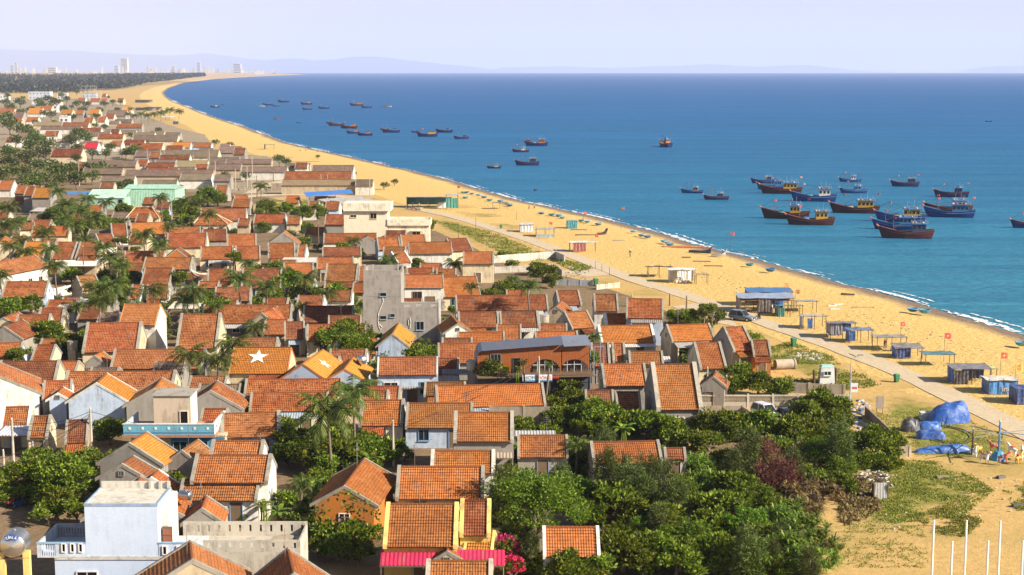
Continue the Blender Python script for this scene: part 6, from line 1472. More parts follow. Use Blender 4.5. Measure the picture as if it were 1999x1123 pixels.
hut(1862, 1932, 752, 716, 3.0, (.17, .15, .16), {'l': (BLU,), 'f': ((.035, .025, .03), .0, .9, .0, .4), 'b': (DBL, .1, 1, 0, .6)}, "stall with blue and black tarp walls and torn dark roof", .05, 6, 'tarp')
hut(1903, 1945, 748, 718, 2.4, (.5, .52, .2), {}, "yellow green awning beside the blue and black tarp stall", -.05, 4, 'tarp')
b = hut(1930, 1985, 772, 739, 3.0, (.62, .55, .45), {'f': ((.04, .20, .50),), 'l': ((.04, .14, .4),), 'r': ((.05, .2, .5),)}, "stall wrapped in bright blue printed tarps with pale roof", 0, 6, 'tarp')
text(b.t, "ino", (-.2, -.2, .5), 1.1, (.7, .5, .35))
hut(1985, 2040, 792, 756, 3.0, DBL, {'f': (DBL,), 'l': (DBL,), 'r': (BLU,)}, "dark blue tarpaulin box stall at the photo's edge", 0, 4, 'tarp', .1)
b = hut(794, 880, 405, 384, 5.0, (.06, .20, .42), {'l': ((.05, .12, .16),), 'b': ((.04, .2, .24), .2, .9), 'f': ((.65, .66, .68), .0, .55, .72, .95)}, "long blue roofed fish stall where the roads meet", -.06, 10); table(b, -4, .5); table(b, 0, .6, (.6, .6, .6)); table(b, 3, .4, (.1, .3, .5))
hut(871, 894, 408, 379, 3.0, (.4, .4, .42), {'f': ((.05, .25, .2), .1, .8), 'l': ((.4, .18, .08), .4, 1)}, "tall narrow stall at the seaward end of the fish stall", 0, 4, 'tarp')
hut(516, 534, 291, 281, 3.4, (.1, .16, .12), {'l': (DRK,)}, "small dark pole shelter on the far sand", 0, 4, 'tarp')
hut(338, 348, 242, 236, 4, (.02, .05, .2), {'f': (DBL,), 'l': (DBL,)}, "small blue box under the far beach palms", 0, 4, 'tarp', .1)
hut(962, 990, 408, 394, 2.5, (.25, .2, .15), {}, "bare pole frame near the basket boats", 0, 6, 'tarp')
hut(316, 340, 236, 227, 5, (.7, .68, .66), {}, "white canopy beside the far beach palms", .1, 6)
for xl, xr, y, yt, c, lb in ((262, 285, 215, 209, (.55, .6, .64), "long white sheet roof near the far beach"), (284, 302, 216, 208, (.06, .22, .5), "bright blue sheet roof near the far beach"), (300, 314, 215, 208, (.05, .2, .45), "short blue sheet roof beside the far palms"), (262, 296, 200, 194, (.3, .28, .27), "cluttered grey open shelters on the far sand")):
    hut(xl, xr, y, yt, 6, c, {'b': ((.3, .3, .3),)}, lb, 0, 6)

# ---- flags
FLAGS = []
def flag(x, yb, yt, col=(.62, .04, .04), sc=1.0, tall=None):
    p = at(x, yb); o = thing("flag", p, trng.uniform(-.4, .4), cat="flag", group="red flags on the beach"); b = ppm(p); h = (yb - yt) / b
    MB().tube([(0, 0, 0), (.05, 0, h)], [.05, .035], 6).build("flagpole", M['wood'], o)
    f = link("banner", FLAGM, M['cloth'], o, col); f.location = (.06, 0, h - .35 * sc); f.scale = (sc, sc, sc * .75)
    s = link("star", STARM, M['paint'], f, (.8, .55, .05)); s.location = (.6, -.02, -.05)
    o.scale = (.62, .62, 1); FLAGS.append((o, x)); return o
for a in ((893, 404, 362), (1072, 458, 432), (1081, 424, 410, (.6, .2, .05)), (1139, 440, 412), (1212, 449, 403), (1161, 480, 456), (1425, 510, 452), (1531, 605, 551, (.6, .2, .05)), (1552, 608, 566, (.6, .2, .05)), (1757, 665, 629), (1842, 708, 650, (.62, .04, .04), 1.25), (1952, 738, 688, (.62, .05, .03), 1.3), (1981, 745, 712, (.75, .35, .05), 1.2)):
    flag(*a)

# ---- people
def skin_part(name, V, E, rad, mat, parent, col):
    me = bpy.data.meshes.new(name); me.from_pydata(V, E, []); o = link(name, me, mat, parent, col)
    md = o.modifiers.new("skin", 'SKIN'); md.use_smooth_shade = True
    for sv, r in zip(me.skin_vertices[0].data, rad): sv.radius = (r, r)
    me.skin_vertices[0].data[0].use_root = True
    o.modifiers.new("sub", 'SUBSURF').levels = 1; o.modifiers["sub"].render_levels = 1
    return o
def person(x, y, face, shirt, pants, hat, label, stride=.28, sit=False):
    p = at(x, y); o = thing("person", p, face, label, "person"); hp = .9 if not sit else .3
    V = [(0, 0, hp), (0, 0, hp + .25), (0, 0, hp + .5), (0, 0, hp + .6), (0, .02, hp + .75), (0, .02, hp + .85)]; E = [(0, 1), (1, 2), (2, 3), (3, 4), (4, 5)]; rd = [.13, .13, .14, .06, .10, .08]
    legs = [(-.1, stride, 1), (.1, -stride, -1)] if not sit else [(-.12, .45, 1), (.12, .45, 1)]
    for sx, fy, _ in legs:
        k = len(V); V += [(sx, fy * .35, hp * .5 + (.2 if sit else 0)), (sx, fy * .8, .08), (sx, fy * .8 + .16, .05)]; E += [(0, k), (k, k + 1), (k + 1, k + 2)]; rd += [.075, .05, .04]
    for sx, sw in ((-1, -stride), (1, stride)):
        k = len(V); V += [(sx * .2, 0, hp + .47), (sx * .25, sw * .4, hp + .2), (sx * .24, sw * .8 + .05, hp - .02)]; E += [(2, k), (k, k + 1), (k + 1, k + 2)]; rd += [.06, .045, .035]
    skin_part("body", V, E, rd, M['paint'], o, (.32, .19, .12))
    skin_part("shirt", V[:3] + [V[-6], V[-5], V[-3], V[-2]], [(0, 1), (1, 2), (2, 3), (3, 4), (2, 5), (5, 6)], [.15, .155, .165, .075, .065, .075, .065], M['paint'], o, shirt)
    skin_part("trousers", [V[0]] + V[6:8] + V[9:11], [(0, 1), (1, 2), (0, 3), (3, 4)], [.155, .1, .075, .1, .075], M['paint'], o, pants)
    if hat: MB().lathe([(.01, .16), (.14, .04), (.27, -.06), (.25, -.07), (.01, .02)], (0, .02, hp + .93), 10).build("hat", M['paint'], o, hat)
    return o
person(1230, 501, 2.4, (.05, .04, .07), (.03, .03, .04), (.7, .62, .45), "person in dark clothes and pale hat walking across the open sand")
person(1033, 408, 1.0, (.4, .08, .06), (.2, .1, .08), None, "person in red standing at the water's edge beside the basket boats")
person(1043, 407, 4.0, (.5, .22, .12), (.1, .05, .05), None, "person in orange brown beside the one in red at the water's edge")
for x, y, c, lb in ((586, 295, (.1, .08, .08), "dark figure standing inland of four others on the far beach"), (597, 294, (.6, .58, .55), "figure in white walking on the far beach"), (620, 297, (.25, .1, .08), "figure in brown on the far beach, second from the sea"), (639, 299, (.2, .05, .05), "dark red figure nearest the sea on the far beach")): person(x, y, x, c, (.08, .07, .08), None, lb)
person(466, 373, .5, (.1, .1, .12), (.05, .05, .06), (.5, .45, .35), "person in dark clothes on the far village road"); person(478, 372, 1.5, (.7, .7, .7), (.4, .4, .42), None, "person in white on the far village road")
person(818, 405, 2.5, (.6, .6, .62), (.1, .1, .12), None, "person in white shirt at the fish stall"); person(806, 405, 2.0, (.05, .07, .12), (.04, .04, .05), None, "person in navy at the fish stall"); person(1507, 612, 1.2, (.6, .58, .56), (.15, .13, .12), None, "person in white sitting at the big beach stall", .1)
person(1727, 684, .6, (.35, .08, .06), (.6, .6, .6), None, "person in red standing under the slatted shelter", .1)

# ---- cars
def car(x, y, rz, col, label, L=4.6, W=1.82, H=1.7, suv=True):
    p = at(x, y); o = thing("parked_car", p, rz, label, "car"); hl = L / 2; gh = H * .52
    sec = [(-hl, .55, .80, .62), (-hl + .12, .42, gh + .02, .86), (-hl + .9, .36, gh + .06, .97), (-.3, .33, gh + .05, 1.0), (hl * .42, .33, gh + .03, 1.0), (hl * .48, .34, gh, .98), (hl - .35, .38, gh - .14, .93), (hl - .06, .45, gh - .26, .80), (hl, .52, .72, .66)]
    mb = MB(); k = 8
    for sx, zl, zh, f in sec:
        w = W / 2 * f; mb.v += [(sx, -w * .92, zl), (sx, -w, zl + .12), (sx, -w, zh - .2), (sx, -w * .88, zh), (sx, w * .88, zh), (sx, w, zh - .2), (sx, w, zl + .12), (sx, w * .92, zl)]
    for i in range(len(sec) - 1):
        for j in range(k): a, c = i * k + j, i * k + (j + 1) % k; mb.f.append((a, a + k, c + k, c))
    mb.f.append(tuple(range(k))); mb.f.append(tuple((len(sec) - 1) * k + j for j in reversed(range(k))))
    mb.build("body", M['car'], o, col, False)
    rb, fb = (-hl + .1, hl * .40) if suv else (-hl + .9, hl * .36); rt, ft = (-hl + .45, hl * .05) if suv else (-hl + 1.5, hl * .02); w0, w1 = W / 2 * .88, W / 2 * .70
    cb = MB().hexa([(rb, -w0, gh + .02), (fb, -w0, gh + .0), (fb, w0, gh + .0), (rb, w0, gh + .02)], [(rt, -w1, H - .06), (ft, -w1, H - .06), (ft, w1, H - .06), (rt, w1, H - .06)]).build("cabin_glass", M['glass'], o)
    MB().hexa([(rt - .05, -w1 - .03, H - .055), (ft + .06, -w1 - .03, H - .055), (ft + .06, w1 + .03, H - .055), (rt - .05, w1 + .03, H - .055)], [(rt + .1, -w1 + .1, H + .02), (ft - .1, -w1 + .1, H + .02), (ft - .1, w1 - .1, H + .02), (rt + .1, w1 - .1, H + .02)]).build("roof", M['car'], o, col)
    for xa, za, xb_, zb_ in ((rb, gh + .02, rt, H - .05), (fb, gh, ft, H - .05), ((rb + fb) / 2, gh, (rt + ft) / 2, H - .05)):
        for s_ in (-1, 1): MB().tube([(xa, s_ * (w0 + .01), za), (xb_, s_ * (w1 + .015), zb_)], .045, 5).build("pillar", M['car'], o, col)
    for wx in (-hl * .60, hl * .60):
        for s_ in (-1, 1):
            m3 = Matrix.Rotation(s_ * -math.pi / 2, 3, 'X'); wy = s_ * (W / 2 - .2)
            ty = MB().lathe([(.01, 0), (.34, 0), (.36, .04), (.36, .2), (.33, .24), (.01, .24)], (wx, wy, .36), 16, m3).build("wheel", M['rubber'], o); MB().lathe([(.01, .245), (.21, .25), (.2, .262), (.01, .262)], (wx, wy, .36), 10, m3).build("rim", M['steel'], ty)
    for s_ in (-1, 1):
        MB().rbox((hl - .09, s_ * W * .33, gh - .33), .08, .17, .08).build("headlight", M['paint'], o, (.75, .77, .8)); MB().rbox((-hl + .05, s_ * W * .36, gh - .2), .05, .1, .14).build("tail_light", M['paint'], o, (.4, .02, .02)); MB().rbox((fb - .2, s_ * (W / 2 + .08), gh + .12), .06, .1, .08).build("mirror", M['car'], o, col)
    MB().rbox((hl - .01, 0, .62), .04, .45, .12).build("grille", M['rubber'], o); MB().rbox((hl + .02, 0, .45), .02, .26, .06).build("number_plate", M['paint'], o, (.75, .75, .72))
    return o
car(1449, 627, R(-38), (.16, .19, .23), "dark grey estate car parked on the beach road", 4.7, 1.85, 1.8)
car(1497, 817, R(-62), (.62, .63, .66), "white car parked inside the ornate compound wall", 4.8, 1.85, 1.75)
car(1536, 821, R(-60), (.03, .035, .05), "dark blue saloon car parked beside the white one", 4.6, 1.82, 1.45, False)

def motorbike(x, y, rz, col, label):
    o = thing("motorbike", at(x, y), rz, label, "motorbike")
    for wx in (-.62, .62): w_ = MB().lathe([(.2, -.05), (.3, -.05), (.3, .05), (.2, .05), (.2, -.05)], (wx, 0, .3), 14, Matrix.Rotation(math.pi / 2, 3, 'X')).build("wheel", M['rubber'], o); MB().lathe([(.01, -.03), (.2, -.02), (.2, .02), (.01, .03)], (wx, 0, .3), 10, Matrix.Rotation(math.pi / 2, 3, 'X')).build("rim", M['steel'], w_)
    MB().hexa([(-.75, -.12, .45), (.1, -.1, .28), (.1, .1, .28), (-.75, .12, .45)], [(-.8, -.14, .72), (.2, -.12, .55), (.2, .12, .55), (-.8, .14, .72)]).build("body", M['car'], o, col); MB().hexa([(.2, -.2, .35), (.42, -.16, .35), (.42, .16, .35), (.2, .2, .35)], [(.3, -.18, .95), (.46, -.13, .98), (.46, .13, .98), (.3, .18, .95)]).build("leg_shield", M['car'], o, col)
    MB().box(-.7, .02, -.13, .13, .73, .82).build("seat", M['rubber'], o); MB().tube([(.62, 0, .3), (.42, 0, .98)], .04, 6).build("fork", M['steel'], o); MB().tube([(.3, -.34, 1.02), (.42, 0, 1.0), (.3, .34, 1.02)], .025, 5).build("handlebar", M['rubber'], o); MB().rbox((.48, 0, .9), .06, .09, .08).build("headlight", M['paint'], o, (.7, .7, .7))
for a in ((799, 408, .4, (.04, .04, .06), "black motorbike nearest the fish stall's inland corner"), (808, 409.5, .5, (.2, .03, .03), "dark red motorbike between two others at the fish stall"), (816, 411, .3, (.05, .06, .1), "navy motorbike on the road by the fish stall"), (24, 990, 1.2, (.5, .05, .04), "red motorbike parked on the lane at left"), (38, 992, 1.0, (.04, .1, .3), "blue motorbike parked on the lane at left"), (1480, 626, .9, (.05, .05, .06), "black motorbike beside the big beach stall")): motorbike(*a)
# ---- fairground things on the corner lot
def mound(name, x, y, w, d, h, col, label, rz=0, seed=0, boxy=2.2, asym=0.0, cat="tarpaulin"):
    p = at(x, y); o = thing(name, p, rz, label, cat)
    def fn(u, v):
        a, b = 2 * u - 1, 2 * v - 1; r = min(1.0, (abs(a) ** boxy + abs(b) ** boxy)); th = math.atan2(b, a)
        z = h * (1 - r ** 2.2) ** .55 * (1 + asym * a) if r < 1 else 0; pl = .5 + .5 * math.sin(th * 7 + 2.5 * noise.noise(Vector((a * 2, b * 2, seed))) + seed)
        z *= 1 - .22 * pl * r + .22 * noise.noise(Vector((a * 1.6, b * 1.6, seed))); k = 1 + .10 * pl * r; return (a * w / 2 * k, b * d / 2 * k, max(.02, z))
    MB().grid(fn, 34, 26).build("cover", M['tarp'], o, col, False); return o
mound("covered_ride", 1851, 824, 5.2, 3.2, 2.3, (.015, .085, .36), "tall ride wrapped in blue tarpaulin beside the road", R(14), 1, 2.4, .35)
mound("covered_cart", 1812, 838, 3.0, 1.5, .9, (.015, .09, .36), "long low blue tarpaulin heap behind the boxy covered cart", 0, 2)
o = mound("covered_cart", 1817, 858, 3.2, 1.3, 1.0, (.015, .075, .32), "boxy cart under blue tarpaulin inside the small rail loop", R(-4), 3, 5.0)
mound("covered_cart", 1776, 842, 2.2, 1.9, 1.5, (.05, .045, .05), "black tarpaulin heap next to the blue covered carts", 0, 4); mound("covered_train", 1838, 884, 6.4, 1.5, .75, (.02, .10, .36), "low flat blue tarpaulin roll lying on the grass", R(6), 5, 3.0, .3)
b = Bld("white_crate", 1798, 1818, 822, "white open crate beside the tall blue covered ride", cat="crate"); MB().box(-b.w/2, b.w/2, 0, 1.0, 0, .9).build("box", M['plaster'], b.t, (.6, .64, .68)); MB().box(-b.w/2 - .05, b.w/2 + .05, -.05, 1.05, .9, .97).build("lid", M['plaster'], b.t, (.7, .7, .7))
# small rail loop
tk = thing("toy_railway", at(1845, 850), 0, "small oval of rail track round the covered carts", "track")
for off in (-.28, .28):
    pts = []
    for i in range(41):
        a = 2 * math.pi * i / 40; pts.append(((2.9 + off) * math.cos(a), (3.6 + off) * math.sin(a) * 1.2, .08))
    MB().tube(pts, .045, 5).build("rail", M['rubber'], tk)
for i in range(44): a = 2 * math.pi * i / 44; m3 = Matrix.Rotation(math.atan2(4.3 * math.sin(a), 2.9 * math.cos(a)), 3, 'Z'); MB().rbox((2.9 * math.cos(a), 4.3 * math.sin(a), .03), .42, .06, .03, m3).build("sleeper", M['wood'], tk)
# merry-go-round
cr = thing("merry_go_round", at(1949, 899), .3, "dismantled merry-go-round with blue centre post and painted animals", "carousel")
MB().lathe([(.01, 0), (1.0, 0), (.95, .25), (.5, .9), (.45, 1.0), (.01, 1.0)], (0, 0, 0), 8).build("base", M['paint'], cr, (.06, .28, .48)); MB().tube([(0, 0, .9), (0, 0, 4.3)], [.12, .09], 8).build("centre_post", M['paint'], cr, (.06, .2, .42)); MB().lathe([(.01, 4.3), (.14, 4.35), (.12, 4.5), (.01, 4.55)], (0, 0, 0), 8).build("post_cap", M['paint'], cr, (.6, .5, .4))
for i in range(8):
    a = i * math.pi / 4 + .2; L_ = 3.9; MB().tube([(0, 0, 3.05 + .15 * (i % 2)), (L_ * math.cos(a), L_ * math.sin(a), 3.0)], .055, 5).build("arm", M['paint'], cr, (.16, .30, .5) if i % 2 else (.2, .18, .16))
for i in range(8):
    a = i * math.pi / 4 + .35; rr_ = 2.6; cx_, cy_ = rr_ * math.cos(a), rr_ * math.sin(a); c2 = [(.75, .72, .7), (.5, .12, .06), (.7, .4, .1), (.7, .7, .72)][i % 4]
    V = [(0, 0, .85), (.35, 0, .9), (.55, 0, 1.25), (.72, 0, 1.4), (.9, 0, 1.28), (-.35, 0, .9), (-.6, 0, .7), (.38, .12, .5), (.5, .12, .12), (.38, -.12, .5), (.25, -.12, .12), (-.38, .12, .5), (-.5, .12, .12), (-.38, -.12, .5), (-.3, -.12, .12)]
    E = [(0, 1), (1, 2), (2, 3), (3, 4), (0, 5), (5, 6), (1, 7), (7, 8), (1, 9), (9, 10), (5, 11), (11, 12), (5, 13), (13, 14)]; rd = [.22, .2, .12, .13, .08, .2, .05, .08, .05, .08, .05, .08, .05, .08, .05]
    h_ = skin_part("ride_animal", V, E, rd, M['paint'], cr, c2); h_.location = (cx_, cy_, .05 + .15 * (i % 2)); h_.rotation_euler = (0, 0, a + math.pi / 2)
    MB().rbox((cx_, cy_, 1.12), .2, .2, .07).build("saddle", M['paint'], cr, (.08, .25, .5) if i % 2 else (.55, .1, .08))

# ---- poles of the corner lot
WP = []
for x, yt, h in ((1823, 1018, 6.4), (1859, 1059, 4.7), (1887, 1018, 6.4), (1929, 1058, 4.7), (1953, 1019, 6.4), (1997, 1058, 4.7)):
    p = at(x, yt, h); o = thing("white_pole", (p.x, p.y, 0), 0, cat="pole", group="white poles at the sandy lot"); MB().tube([(0, 0, 0), (0, 0, h)], [.10, .085], 10).build("shaft", M['paint'], o, (.78, .76, .74)); MB().lathe([(.01, h + .08), (.1, h + .04), (.11, h), (.09, h - .03)], (0, 0, 0), 10).build("cap", M['paint'], o, (.7, .7, .7)); WP.append((o, x, "tall white pole" if h > 5 else "short white pole"))
order_labels(WP, "of the white poles in the sandy corner lot")
p = at(1659, 795); o = thing("street_lamp", p, 0, "grey street lamp with solar head at the end of the ornate wall", "lamp"); MB().tube([(0, 0, 0), (0, 0, 6.0), (.15, 0, 6.3), (.9, 0, 6.65)], [.09, .06, .05, .045], 8).build("post", M['paint'], o, (.42, .45, .48)); MB().rbox((1.15, 0, 6.75), .35, .12, .05).build("lamp_head", M['paint'], o, (.2, .2, .22)); MB().rbox((.1, 0, 6.75), .45, .3, .03, Matrix.Rotation(.4, 3, 'Y')).build("solar_panel", M['glass'], o)
MB().box(.08, .95, -.03, .03, 1.9, 3.1).build("banner", M['paint'], o, (.62, .66, .72)); MB().box(.2, .85, -.045, -.035, 2.3, 2.6).build("banner_stripe", M['paint'], o, (.5, .12, .08))
b = Bld("sign_board", 1709, 1725, 811, "blank grey sign board on two posts beside the sandy track", cat="sign"); h0, h1 = b.hz(1717, 799), b.hz(1717, 775)
for i in range(4): MB().box(-b.w/2 + b.w * i / 4 + .01, -b.w/2 + b.w * (i + 1) / 4 - .015, -.03, .02, h0, h1).build("plank", M['plaster'], b.t, (.38, .32, .28))
for u in (-b.w/2 + .12, b.w/2 - .12): MB().tube([(u, .06, 0), (u, .06, h1)], .04, 6).build("post", M['wood'], b.t)
BINM = MB().hexa([(-.24, -.26, .12), (.24, -.26, .12), (.24, .26, .12), (-.24, .26, .12)], [(-.32, -.34, 1.1), (.32, -.34, 1.1), (.32, .34, 1.1), (-.32, .34, 1.1)]).mesh("bin_body")
for x, y, s, lb in ((1549, 678, 1.15, "green wheelie bin on the grass by the beach road"), (1750, 748, 1.0, "green wheelie bin at the road edge near the sandy track"), (978, 446, 1.0, "green wheelie bin on the meadow by the far stalls"), (1163, 558, 1.3, "large green bin behind the low balustrade wall")):
    o = thing("wheelie_bin", at(x, y), .3, lb, "bin"); o.scale = (s,) * 3; link("bin_body", BINM, M['paint'], o, (.03, .16, .07)); MB().hexa([(-.35, -.38, 1.11), (.35, -.38, 1.11), (.35, .38, 1.11), (-.35, .38, 1.11)], [(-.3, -.3, 1.2), (.3, -.3, 1.2), (.3, .3, 1.2), (-.3, .3, 1.2)]).build("lid", M['paint'], o, (.04, .2, .1))
    for s_ in (-1, 1): MB().lathe([(.01, 0), (.12, 0), (.12, .06), (.01, .06)], (s_ * .26, .24, .12), 8, Matrix.Rotation(math.pi / 2, 3, 'Y')).build("wheel", M['rubber'], o)
o = thing("concrete_pipe", at(1532, 722), R(12), "big concrete drain pipe lying in the rough grass", "pipe"); MB().lathe([(.62, -1.5), (.75, -1.5), (.75, 1.5), (.62, 1.5), (.62, -1.5)], (0, 0, .75), 18, Matrix.Rotation(math.pi / 2, 3, 'Y')).build("tube", M['concrete'], o, (.45, .38, .3)); MB().lathe([(.75, 1.25), (.85, 1.27), (.85, 1.5), (.75, 1.52)], (0, 0, .75), 18, Matrix.Rotation(math.pi / 2, 3, 'Y')).build("collar", M['concrete'], o, (.42, .35, .27))
b = Bld("kiosk", 1597, 1630, 753, "white weathered kiosk cabin with pale green rim behind the wall", cat="kiosk"); hk = b.hz(1612, 716); x0, x1 = -b.w/2, b.w/2
MB().hexa([(x0 + .2, 0, 0), (x1, 0, 0), (x1, 1.6, 0), (x0 + .2, 1.6, 0)], [(x0 + .45, .25, hk - .25), (x1 - .1, .25, hk - .25), (x1 - .1, 1.5, hk - .25), (x0 + .45, 1.5, hk - .25)]).build("cabin", M['plaster'], b.t, (.62, .64, .64)); MB().hexa([(x0 + .4, .2, hk - .245), (x1 - .05, .2, hk - .245), (x1 - .05, 1.6, hk - .245), (x0 + .4, 1.6, hk - .245)], [(x0 + .6, .3, hk), (x1 - .2, .3, hk), (x1 - .2, 1.5, hk), (x0 + .6, 1.5, hk)]).build("rim", M['paint'], b.t, (.35, .58, .5)); opening(b.t, "window", ((x0 + x1) / 2 + .1, .06, hk * .62), .9, .5, (0, -1, 0), (.6, .65, .65), 'glass')
MB().box(x1 + .15, x1 + .3, .3, 1.9, 0, hk * .85).build("leaning_board", M['wood'], b.t); MB().box(x0 - .5, x0 - .35, .2, 1.4, 0, hk * .7).build("leaning_board", M['wood'], b.t)
b = Bld("sheet_shelter", 1708, 1732, 976, "little upright stack of grey corrugated sheets on the rough ground", cat="shelter"); hs = b.hz(1720, 945)
cm = MB(); n = 16
for i in range(n): xa, xb_ = -b.w/2 + b.w * i / n, -b.w/2 + b.w * (i + 1) / n; ya, yb_ = (.0 if i % 2 else -.08), (-.08 if i % 2 else .0); cm.face([(xa, ya, 0), (xb_, yb_, 0), (xb_, yb_ + .3, hs), (xa, ya + .3, hs)])
cm.build("front_sheet", M['sheet'], b.t, (.55, .54, .52)); MB().box(-b.w/2 - .15, -b.w/2 - .02, -.05, .9, 0, hs * .95).build("side_board", M['wood'], b.t); MB().box(b.w/2 + .02, b.w/2 + .12, .0, .9, 0, hs * .92).build("side_board", M['wood'], b.t)
# driftwood, beached hulks, rubble
LOGS = []
for x, y, L_, rz, c in ((1130, 449, 4.5, .05, (.2, .1, .08)), (1145, 459, 6, .05, (.16, .09, .06)), (1175, 455, 4, .9, (.15, .1, .08)), (1208, 470, 3, .05, (.3, .26, .22)), (1340, 503, 2, .2, (.12, .07, .05)), (1370, 511, 4, -.05, (.2, .15, .1)), (1392, 520, 4, .0, (.15, .1, .08)), (950, 461, 4.4, 0, (.13, .05, .05)), (1655, 577, 2.6, -.4, (.13, .1, .09)),
                        (1625, 600, 1.8, .1, (.6, .56, .5)), (1637, 597, 1.8, .1, (.62, .58, .52)), (1630, 606, 1.8, .1, (.6, .56, .5)), (1685, 603, 4, .02, (.45, .32, .18)), (1840, 935, 1.4, .2, (.25, .2, .15)), (1955, 935, 1.0, .4, (.16, .14, .14)), (1990, 990, 1.6, .3, (.1, .1, .1))):
    o = thing("driftwood", at(x, y), rz, cat="driftwood", group="planks and driftwood on the sand"); MB().hexa([(-L_/2, -.22, 0), (L_/2, -.16, 0), (L_/2, .16, 0), (-L_/2, .22, 0)], [(-L_/2, -.18, .3), (L_/2, -.12, .24), (L_/2, .12, .28), (-L_/2, .18, .34)]).build("plank", M['plaster'], o, c); MB().tube([(-L_ * .4, .3, .1), (L_ * .42, .42, .16)], .1, 6).build("beam", M['wood'], o); LOGS.append((o, x, y))
def hulk(x, y, L_, rz, col, label):
    o = thing("beached_hull", at(x, y), rz, label, "boat"); mb = MB(); n = 9; rows = []
    for i in range(n + 1): t = i / n; bb = .7 * math.sin(math.pi * (.08 + .84 * t)) ** .7; s = .5 + 1.0 * max(0, t - .5) ** 2 * 3; rows.append([((t - .5) * L_, -bb, s), ((t - .5) * L_, -bb * .5, .02), ((t - .5) * L_, bb * .5, .02), ((t - .5) * L_, bb, s), ((t - .5) * L_, bb * .8, s - .02), ((t - .5) * L_, 0, .16), ((t - .5) * L_, -bb * .8, s - .02)])
    for r in rows: mb.v += r
    for i in range(n):
        for j in range(7): a, c = i * 7 + j, i * 7 + (j + 1) % 7; mb.f.append((a, a + 7, c + 7, c))
    mb.build("hull", M['hull'], o, col); MB().rbox((L_ / 2 - .1, 0, .9), .1, .35, .8, Matrix.Rotation(.5, 3, 'Y')).build("raised_prow", M['hull'], o, col); MB().tube([(-L_ / 2, .2, .5), (L_ / 2, -.1, .9)], .06, 5).build("pole", M['wood'], o)
hulk(1366, 493, 5.5, -.5, (.05, .07, .14), "dark blue beached hull with raised prow at the water's edge"); hulk(1402, 499, 3.6, .3, (.35, .36, .38), "pale beached hull beside the dark blue one"); hulk(1175, 458, 3.2, .7, (.12, .08, .07), "brown prow sticking up from the sand near the white roofed stall")
ro = thing("fishing_net_rope", at(1345, 482), -.18, "long orange fishing net laid along the waterline", "net"); MB().tube([(-6, 0, .06), (-3, .3, .1), (0, .1, .1), (3, -.2, .08), (6.5, -1.0, .06)], [.15, .3, .32, .28, .1], 6).build("net_roll", M['tarp'], ro, (.5, .17, .06))
rg = np.random.default_rng(77)
def debris(pxs, n, seed, sz=.2):
    mb = MB(); q = random.Random(seed); pol = [at(x, y) for x, y in pxs]
    for i in range(n):
        a, b_, c_ = q.sample(pol, 3); u, v = q.random(), q.random()
        if u + v > 1: u, v = 1 - u, 1 - v
        p = a + (b_ - a) * u + (c_ - a) * v; mb.rbox((p.x, p.y, .08), q.uniform(.3, 1.2) * sz, q.uniform(.3, 1) * sz, q.uniform(.1, .5) * sz, Matrix.Rotation(q.uniform(0, 3), 3, 'Z') @ Matrix.Rotation(q.uniform(-.5, .5), 3, 'X'))
    return mb
for i, (pl, n, c, s_) in enumerate([([(1650, 790), (1690, 780), (1740, 860), (1670, 850)], 90, (.55, .52, .5), .28), ([(1650, 790), (1690, 780), (1740, 860), (1670, 850)], 30, (.06, .14, .3), .3), ([(1560, 690), (1610, 695), (1600, 708), (1540, 700)], 60, (.55, .5, .44), .3), ([(1640, 930), (1720, 915), (1745, 950), (1660, 985)], 110, (.6, .56, .52), .22), ([(1640, 930), (1720, 925), (1745, 950), (1650, 960)], 80, (.10, .06, .05), .3),
                                    ([(1090, 520), (1140, 525), (1150, 545), (1090, 540)], 60, (.4, .36, .3), .3), ([(1700, 920), (1990, 930), (1980, 1000), (1720, 1040)], 40, (.6, .55, .48), .12), ([(1250, 500), (1800, 640), (1950, 700), (1500, 590)], 60, (.25, .2, .15), .16)]):
    tag(debris(pl, n, i, s_).build("debris", M['plaster'], None, c), kind="stuff")
order_labels([(t, x, "low table") for t, x in TABLES], "among the tables under the beach stalls")
order_labels([(o, x, "red star flag on a thin pole") for o, x in FLAGS], "along the beach")
order_labels([(o, x, "blue round basket boat") for o, x, y in BASK], "in the line of basket boats along the sand")
order_labels([(o, x, "weathered planks") for o, x, y in LOGS], "of the driftwood lying about the beach")

# ================================================================== smaller things of the village
def slope_star(t, px, py, r, col=(.8, .77, .68)):
    w, run, he, hr, back, wall = HD[t.name]; L = math.hypot(run, hr - he); c, s = run / L, (hr - he) / L
    best = None; mw = t.matrix_world if False else (Matrix.Translation(t.location) @ Matrix.Rotation(t.rotation_euler.z, 4, 'Z'))
    for i in range(41):
        for j in range(41):
            x, v = (i / 40 - .5) * w, j / 40 * L; q = mw @ Vector((x, -run + v * c, he + v * s)); a = proj(q); e = (a[0] - px) ** 2 + (a[1] - py) ** 2
            if best is None or e < best[0]: best = (e, x, v)
    _, x0, v0 = best; P = lambda x, v, h: Vector((x, -run + v * c - h * s, he + v * s + h * c)); mb = MB()
    rim = [((r if k % 2 == 0 else r * .4) * math.sin(math.pi * k / 5), (r if k % 2 == 0 else r * .4) * math.cos(math.pi * k / 5)) for k in range(10)]
    n = mb.pts([P(x0 + a, v0 + b_, .09) for a, b_ in rim] + [P(x0 + a, v0 + b_, .12) for a, b_ in rim] + [P(x0, v0, .12)])
    for k in range(10): mb.f += [(n + k, n + (k + 1) % 10, n + 10 + (k + 1) % 10, n + 10 + k), (n + 10 + k, n + 10 + (k + 1) % 10, n + 20)]
    mb.build("painted_star", M['plaster'], t, col)
slope_star(STAR1, 503, 698, 1.45); slope_star(STAR2, 633, 713, 1.1)

